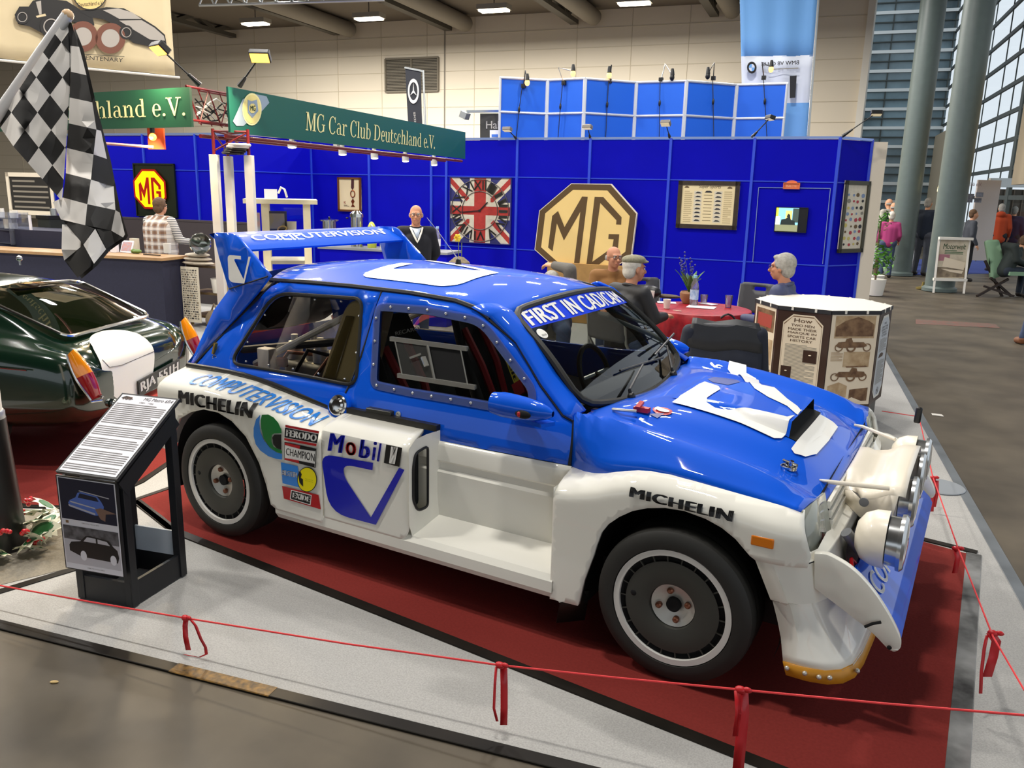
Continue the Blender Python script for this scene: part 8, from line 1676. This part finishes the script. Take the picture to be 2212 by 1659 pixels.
for k in range(8):
    c, n, t = oct_face(k); mb = MB(); mb.prism([c-t*fs/2+up*zb3, c+t*fs/2+up*zb3, c+t*fs/2+up*oz, c-t*fs/2+up*oz], -n*.012, M_sep); pn = mb.build('side_panel', od, False)
    f = lambda u, z, o=.002, c=c, n=n, t=t: c+t*(u-.5)*fs+up*(zb3+(oz-zb3)*z)+n*o
    mb = MB()
    R_ = lambda a, b, c2, d, m, o=.002: mb.quad(f(a, b, o), f(c2, b, o), f(c2, d, o), f(a, d, o), m)
    def lines(a, b, c2, d, nn, m, o=.004):
        for i in range(nn): z = d-(d-b)*(i+.5)/nn; R_(a, z-(d-b)/nn*.22, a+(c2-a)*(1 if i % 5 else .7), z+(d-b)/nn*.22, m, o)
    def oct_panel(m, edge):
        for s_, mm, o in ((0, edge, .002), (.025, m, .003)): mb.poly([f(u, z, o) for u, z in ((.12+s_, .14+s_), (.30, .05+s_), (.70, .05+s_), (.88-s_, .14+s_), (.88-s_, .84-s_), (.70, .93-s_), (.30, .93-s_), (.12+s_, .84-s_))], mm)
    if k == 0:
        R_(.02, .02, .98, .98, M_sepl); R_(.10, .72, .92, .95, M_seps, .003); mb.poly([f(u, z, .0035) for u, z in ((.12, .74), (.12, .84), (.30, .90), (.55, .94), (.78, .90), (.90, .86), (.90, .74))], M_sepm)
        def oldcar(z0, m, flip=1, hood_=False):
            g = lambda u, z, o: f(.5+flip*(u-.5), z0+z, o)
            mb.poly([g(u, z, .005) for u, z in ((.16, .06), (.20, .10), (.34, .105), (.36, .135), (.46, .145), (.50, .10), (.72, .10), (.80, .06), (.70, .045), (.24, .04))], m)
            if hood_: mb.poly([g(u, z, .0055) for u, z in ((.14, .15), (.18, .165), (.60, .16), (.58, .145))], m)
            for u in (.22, .47, .80): mb.add([g(u+r*cos(i*pi/9), .045+r*.50*sin(i*pi/9), .006) for r in (.10 if u == .47 else .085, .065) for i in range(18)], [(i, (i+1) % 18, 18+(i+1) % 18, 18+i) for i in range(18)], m); 
        oldcar(.58, M_sepm); R_(.34, .42, .88, .58, M_seps, .003); oldcar(.27, M_sepm, -1, True); lines(.08, .48, .32, .58, 8, M_seps); mb.poly([f(u, z, .0035) for u, z in ((.08, .06), (.08, .22), (.30, .26), (.48, .22), (.48, .10))], M_seps); mb.poly([f(u, z, .0036) for u, z in ((.54, .05), (.54, .18), (.92, .20), (.92, .06))], M_sepm); mb.poly([f(u, z, .0045) for u, z in ((.44, .05), (.60, .10), (.84, .05), (.60, .03))], M_sepl)
    elif k == 7:
        oct_panel(M_sepl, M_sepl); mb.poly([f(u, z, .0028) for u, z in ((.14, .15), (.31, .065), (.69, .065), (.86, .15), (.86, .83), (.69, .915), (.31, .915), (.14, .83))], M_sepm)
        mb.poly([f(u, z, .0034) for u, z in ((.16, .16), (.32, .075), (.68, .075), (.84, .16), (.84, .82), (.68, .905), (.32, .905), (.16, .82))], M_sepl)
        for i, (st, z, w) in enumerate((('How', .85, .17), ('TWO MEN', .805, .22), ('MADE THEIR', .765, .27), ('MARQUE IN', .725, .27), ('SPORTS CAR', .685, .27), ('HISTORY', .645, .21))): mb.qtext(st, f(.5-w, z, .005), f(.5+w, z, .005), f(.5+w, z+(.042 if i == 0 else .026), .005), f(.5-w, z+(.042 if i == 0 else .026), .005), M_sepm, .01)
        lines(.20, .10, .80, .62, 40, M_grey_, .004); R_(.56, .44, .82, .57, M_sep, .006); R_(.16, .24, .36, .38, M_sep, .006); mb.ball(f(.69, .52, .006), (.012, .012, .004), M_sepl, 8, 6); mb.ball(f(.26, .33, .006), (.010, .010, .004), M_sepl, 8, 6)
    elif k == 1:
        oct_panel(M_silv, M_wht)
        for i, (st, z, w) in enumerate((('THE', .835, .09), ('GREAT CARS', .80, .24), ('BEHIND THE', .77, .24), ('FAMOUS', .74, .17), ('OCTAGON', .71, .20))): mb.qtext(st, f(.5-w, z, .005), f(.5+w, z, .005), f(.5+w, z+.022, .005), f(.5-w, z+.022, .005), M_ink, .005)
        lines(.22, .55, .78, .69, 12, M_grey_); lines(.22, .20, .78, .46, 24, M_grey_); mb.poly([f(u, z, .005) for u, z in ((.24, .49), (.34, .53), (.50, .535), (.62, .515), (.58, .49))], M_sep); mb.add([f(.5+r*cos(pi/8+i*pi/4), .12+r*.40*sin(pi/8+i*pi/4), .005) for r in (.10, .085) for i in range(8)], [(i, (i+1) % 8, 8+(i+1) % 8, 8+i) for i in range(8)], M_ink); mb.qtext('MG', f(.44, .10, .005), f(.56, .10, .005), f(.56, .14, .005), f(.44, .14, .005), M_ink, .03)
    else:
        R_(.06, .02, .94, .97, M_sepl); R_(.12, .70, .9, .93, M_sepm, .003); R_(.12, .35, .9, .62, M_seps, .003); R_(.12, .06, .9, .30, M_sepm, .003)
        if k == 6: R_(.2, .74, .8, .88, mat('poster_red', '#a8483a', .5), .004)
    mb.build('print', pn, False)
    R2 = Matrix((t, n, up)).transposed(); mb = MB()
    mb.box(c+n*.004+up*(oz-.012), (fs, .006, .03), M_inkd, R2); mb.build('top_band', pn, False)
    for u in (.28, .72): MB().box(c+t*(u-.5)*fs+n*.006+up*(oz-.008), (.016, .012, .028), M_wht, R2).build('clip', pn, False)
mb = MB(); mb.poly([OC+Matrix.Rotation(k*pi/4+pi/8, 3, 'Z') @ fn_*(apo/cos(pi/8))+up*(oz+.003) for k in range(8)], M_ctop2); mb.build('top_board', od, solid=.012, smooth=False)
mb = MB(); mb.prism([OC+Matrix.Rotation(k*pi/4+pi/8, 3, 'Z') @ fn_*(apo/cos(pi/8)*.93)-up*0 for k in range(8)][::-1], up*zb3, M_blk); mb.build('base', od, False)
mb = MB(); c, n, t = oct_face(0); c = c-n*apo*.07
for st, z in (('IN', .12), ('ROAD', .035)): mb.qtext(st, c+t*(.06 if st == 'IN' else .02)+up*z+n*.004, c+t*.17+up*z+n*.004, c+t*.17+up*(z+.055)+n*.004, c+t*(.06 if st == 'IN' else .02)+up*(z+.055)+n*.004, M_wht, .03)
mb.build('base_lettering', od, False)
# ================================================================ far aisle
# poster A-board
q0, q1 = fl(2012, 632), fl(2084, 634); AW = Wall(q0[:2], q1[:2]); ab = thing('poster_board', 'white framed A-board with a car poster in front of the nearer round column', 'poster board', AW.P(AW.L/2, 0)); zt5, zb5 = AW.uz(2060, 513)[1], AW.uz(2050, 604)[1]
mb = MB(); 
for u in (.03, AW.L-.03): mb.bar(AW.P(u, 0, .02), AW.P(u, zt5, -.06), .05, .04, M_wht)
for z in (zb5, zt5-.02): mb.bar(AW.P(0, z, 0), AW.P(AW.L, z, 0), .06, .05, M_wht)
mb.build('white_frame', ab, False); b = Board(AW, [(2018, 518), (2096, 518), (2086, 598), (2014, 598)], -.03); b.u0, b.u1, b.z0, b.z1 = .05, AW.L-.05, zb5+.03, zt5-.05
mb = MB(); b.rect(mb, 0, 0, 1, 1, mat('poster_cream', '#d8cdb4', .5, noise=.3, nscale=5, col2='#b8a890')); b.rect(mb, 0, .02, 1, .28, mat('poster_brown', '#6a5a4a', .5, noise=.4, nscale=9, col2='#9a8a70'), .002); b.rect(mb, .02, .45, .4, .62, mat('poster_pinkish', '#a8707a', .5), .002); b.poly(mb, [(.18, .30), (.95, .22), (.97, .42), (.22, .55)], M_sepl, .003); b.poly(mb, [(.15, .24), (.95, .20), (.9, .12), (.5, .16)], M_sepl, .0035); b.text(mb, 'Motorwelt', .12, .76, .92, .90, mat('poster_green', '#4a6a48', .5), .01, .003, .2); b.lines(mb, .2, .62, .85, .74, 3, mat('poster_green', '#4a6a48', .5)); mb.build('poster', ab, False)
# brass foot of a rope post by the column
p = fl(1993, 624); tag(MB().lathe(p, up, [(.13, 0), (.13, .03), (.03, .06), (.025, .14), (0, .15)], mat('brass_old', '#8a7a44', .4, metal=.6), 20).build('brass_foot'), 'small brass foot on the floor left of the A-board', 'post foot')
# back wall of stands on the far aisle
def backdrop(px0, px1, py0, py1, Z, m, name, label, cat, th=.06):
    A, B = dep(px0, py1, Z), dep(px1, py1, Z); W = Wall(A[:2], B[:2]); zt_, zb_2 = W.uz(px0, py0)[1], max(0, W.uz(px0, py1)[1]); mb = MB(); mb.prism([W.P(0, zb_2), W.P(W.L, zb_2), W.P(W.L, zt_), W.P(0, zt_)], -W.n*th, m); o = thing(name, label, cat, W.P(W.L/2, zb_2)); mb.build('board', o, False); return o, W, zb_2, zt_
M_bn = mat('rollup_grey', '#bdb4b0', .6)
o, W, z0, z1 = backdrop(2088, 2137, 388, 562, 20.5, M_bn, 'rollup_banner', 'grey roll-up banner with four photographs behind the nearer column', 'banner'); mb = MB()
for px, py in ((2096, 423), (2116, 420), (2093, 432), (2112, 432)): u, z = W.uz(px, py); mb.prism([W.P(u-.09, z-.06, .004), W.P(u+.09, z-.06, .004), W.P(u+.09, z+.05, .004), W.P(u-.09, z+.05, .004)], W.n*.002, mat('photo_mix', '#55565e', .5, noise=.6, nscale=9, col2='#8a90a0'))
u, z = W.uz(2096, 402); mb.qtext('club e.V.', W.P(u-.05, z, .004), W.P(u+.28, z, .004), W.P(u+.28, z+.09, .004), W.P(u-.05, z+.09, .004), mat('text_rose', '#8a6a70', .6)); mb.build('print', o, False)
o, W, z0, z1 = backdrop(2137, 2330, 408, 560, 24.5, mat('stand_brown_dark', '#4a4238', .8), 'dark_stand_wall', 'dark brown stand wall behind the person in the orange jacket', 'stand wall'); mb = MB()
for px in (2165, 2185, 2205): u = W.uz(px, 450)[0]; mb.bar(W.P(u, z0, .02), W.P(u, z1, .02), .08, .03, mat('curtain_fold', '#5a5044', .8))
mb.build('folds', o, False)
mb = MB(); mb.bar(dep(2137, 391, 20.8), dep(2330, 392, 20.8), .10, .14, M_alu); mb.bar(dep(2137, 400, 20.8), dep(2330, 402, 20.8), .08, .10, M_alu); tag(mb.build('rail_beam', None, False), 'double metal beam over the dark brown stand wall', 'beam')
o, W, z0, z1 = backdrop(1885, 1962, 533, 584, 23, mat('desk_white', '#c9ccd6', .5), 'white_desk', 'white stand desk with a blue ring emblem behind the woman in pink', 'desk', .5); mb = MB(); c = W.uz(1950, 562); mb.add([W.P(c[0]+r*cos(t*pi/14), c[1]+r*sin(t*pi/14), .004) for r in (.22, .16) for t in range(28)], [(t, (t+1) % 28, 28+(t+1) % 28, 28+t) for t in range(28)], mat('ring_blue', '#2348a8', .4)); mb.build('ring_emblem', o, False)
slabp = [fl(1925, 594), fl(2140, 590), fl(2140, 560), fl(1925, 560)]; tag(slab(slabp, -.012, -.004, mat('carpet_blue', '#2b3f8a', .9), 'blue_carpet'), 'blue carpet on the far stand behind the A-board', 'carpet')
# brochure rack
p = fl(1962, 586, 0); br = thing('brochure_rack', 'grey brochure rack on a post beside the man in the dark blue jacket', 'rack', p); Zr = (p-CP).dot(_f); mb = MB(); t0 = dep(1962, 470, Zr)
for px in (1953, 1972): mb.tube([dep(px, 592, Zr), dep(px, 468, Zr)], .02, M_wht, 8)
mb.tube([dep(1953, 467, Zr), dep(1972, 466, Zr)], .02, M_wht, 8); mb.build('rack_frame', br)
for py in (487, 525, 552, 578): c = dep(1962, py, Zr-.08); MB().box(c, (.26, .05, .28), mat('brochures', '#5a6068', .6, noise=.7, nscale=8, col2='#c9ccd0'), Matrix.Rotation(-.3, 3, 'X')).build('tray', br, False)
# plants
def bush(px, py, Z, r, n, label, m=None, fl_=None, name='potted_bush'):
    c = dep(px, py, Z); o = thing(name, label, 'plant', V((c.x, c.y, 0))); rr = random.Random(int(px)); mb = MB()
    for k in range(n):
        a, b = rr.uniform(0, 6.28), rr.uniform(-1, 1); d = V((cos(a)*sqrt(1-b*b), sin(a)*sqrt(1-b*b), b)); q = c+d*r*rr.uniform(.5, 1)*V((1, 1, 1.3)).length/1.9; t = d.cross(V((rr.uniform(-1, 1), rr.uniform(-1, 1), 1))).normalized(); n2 = d.cross(t)*.5+V((0, 0, .3)); s_ = r*.34
        mb.add([q-t*s_*.4, q+n2*s_*.6, q+t*s_*.9, q-n2*s_*.6], [(0, 1, 2, 3)], m or mat('bush_green', '#5c9a2c', .5, noise=.5, nscale=12, col2='#2f6018'))
    f = mb.build('foliage', o, False); f['kind'] = 'stuff'; MB().lathe(V((c.x, c.y, 0)), up, [(.16, 0), (.2, .3), (.18, .3), (0, .28)], M_wht, 16).build('pot', o); MB().tube([V((c.x, c.y, .28)), c], .02, mat('stem_brown', '#5a4a30', .7), 6).build('stem', o); return o
bush(1897, 555, 15.5, .34, 130, 'bright green bush low beside the cream end panel'); bush(1903, 478, 16.2, .22, 90, 'bright green bush behind the woman in pink', name='tall_bush'); bush(1948, 488, 20.6, .16, 60, 'orange and yellow flowers right of the woman in pink', mat('flowers_orange', '#e88a1c', .5, noise=.6, nscale=9, col2='#f0c820'), name='flower_bunch')
# people on the far aisle
def far(px_feet, py_feet, py_head, label, yaw, top, bottom, hair, J=None, **kw):
    p = fl(px_feet, py_feet, 0); Z = (p-CP).dot(_f); H = dep(px_feet, py_head, Z).z/1.745*1.75; return person(label, p, yaw, J or {}, top, bottom, hair, None, H, 'people on the far aisle', .02, **kw)
c_ = lambda n, h: mat(n, h, .85)
far(1910, 599, 457, 'white haired woman in a pink fleece, back turned, by the cream end panel', .15, c_('fleece_pink', '#a83a72'), M_jean, M_hairw, dict(wrL=(-.27, .12, .95), wrR=(.25, .14, .98)), hairstyle='full')
far(1984, 594, 428, 'man in a dark blue padded jacket and grey jeans beside the brochure rack', -.35, c_('jacket_dark_blue', '#1a2434'), c_('jeans_grey', '#4a4e58'), M_hairg, dict(elL=(-.25, .02, 1.14), wrL=(-.20, .24, 1.08), elR=(.25, .02, 1.14), wrR=(.18, .25, 1.08)))
far(1914, 588, 437, 'bald man in a dark top behind the woman in pink', .7, c_('top_dark_blue', '#1c2030'), M_jean, M_hairg, bald=True); far(1904, 580, 429, 'taller bald man mostly hidden behind the cream end panel', .9, c_('shirt_pale', '#b8b4a8'), M_jean, M_hairg, bald=True)
far(2080, 606, 452, 'person in a dark jacket with a neon band behind the nearer column', -1.2, c_('jacket_slate', '#3c4048'), c_('trousers_black', '#1c1c1e'), M_hairb)
far(2143, 585, 440, 'grey haired person in a rust orange jacket at the dark brown stand', .1, c_('jacket_orange', '#a83c14'), c_('trousers_black', '#1c1c1e'), M_hairg, hood=True, long_top=.1); far(2172, 583, 446, 'grey haired person in a navy coat right of the rust orange jacket', -.1, c_('coat_navy', '#1a1c38'), c_('trousers_black', '#1c1c1e'), M_hairg, long_top=.1)
far(2022, 590, 450, 'person in a white shirt half hidden by the nearer column', .2, c_('shirt_white', '#d9d2c8'), c_('trousers_black', '#1c1c1e'), M_hairb)
p = fl(2160, 640); Z = (p-CP).dot(_f); H = dep(2198, 497, Z).z/1.335*1.75; person('seated man in a dark green jacket on the green folding armchair at the right edge', p, -1.1, sit(chest=(0, .14, .86), neck=(0, .24, 1.0), head=(0, .34, 1.12), wrL=(-.1, .5, .62), wrR=(.1, .5, .62)), c_('jacket_dark_green', '#262e2c'), c_('jeans_dark', '#232c38'), M_hairb, None, H, 'people on the far aisle', .02)
p = fl(2262, 748); Z = (p-CP).dot(_f); person('person cut by the right edge, only a blue jeans leg and brown shoe showing', p, 0, dict(knL=(-.2, .05, .5), anL=(-.27, 0, .09), toL=(-.33, .12, .03)), c_('top_far_red', '#8a2030'), M_jean, M_hairb, None, 1.75, 'people on the far aisle', .02, shoe=mat('shoe_brown', '#7a4a2c', .6))
# green folding armchair
p = fl(2160, 640); gc_ = thing('garden_chair', 'green padded folding chair with dark crossed legs at the right edge', 'chair', p); yw = -1.1; c, s = cos(yw), sin(yw); TG = lambda x, y, z: p+V((x*c-y*s, x*s+y*c, z)); M_gch = mat('cushion_green', '#7fa080', .8); M_dkw = mat('chair_dark_wood', '#2a1c14', .5)
Zc = (p-CP).dot(_f); mb = MB(); mb.patch(rp([(2125, 520), (2152, 519), (2170, 592), (2138, 605)], 6), lambda a, b: dep(a, b, Zc), M_gch, (), 12); mb.build('back_cushion', gc_, solid=.09); MB().box(TG(0, .22, .46), (.5, .46, .07), M_gch, Matrix.Rotation(yw, 3, 'Z')).build('seat_cushion', gc_, False)
for k, (a, b) in enumerate((((2110, 640), (2178, 603)), ((2128, 563), (2165, 641)), ((2125, 618), (2190, 640)), ((2140, 600), (2185, 640)))): MB().bar(dep(*a, Zc-.1), dep(*b, Zc-.1+.2*(k % 2)), .04, .04, M_dkw).build('leg', gc_, False)
# strip light near the column and the tube of a small post at the right edge
o = thing('strip_light', 'lit strip light left of the nearer round column', 'lamp', dep(2033, 395, 19)); MB().bar(dep(2028, 414, 19), dep(2037, 372, 19), .07, .05, mat('strip_glow', '#ffe9a8', .4, emit=2.5)).build('tube', o, False)
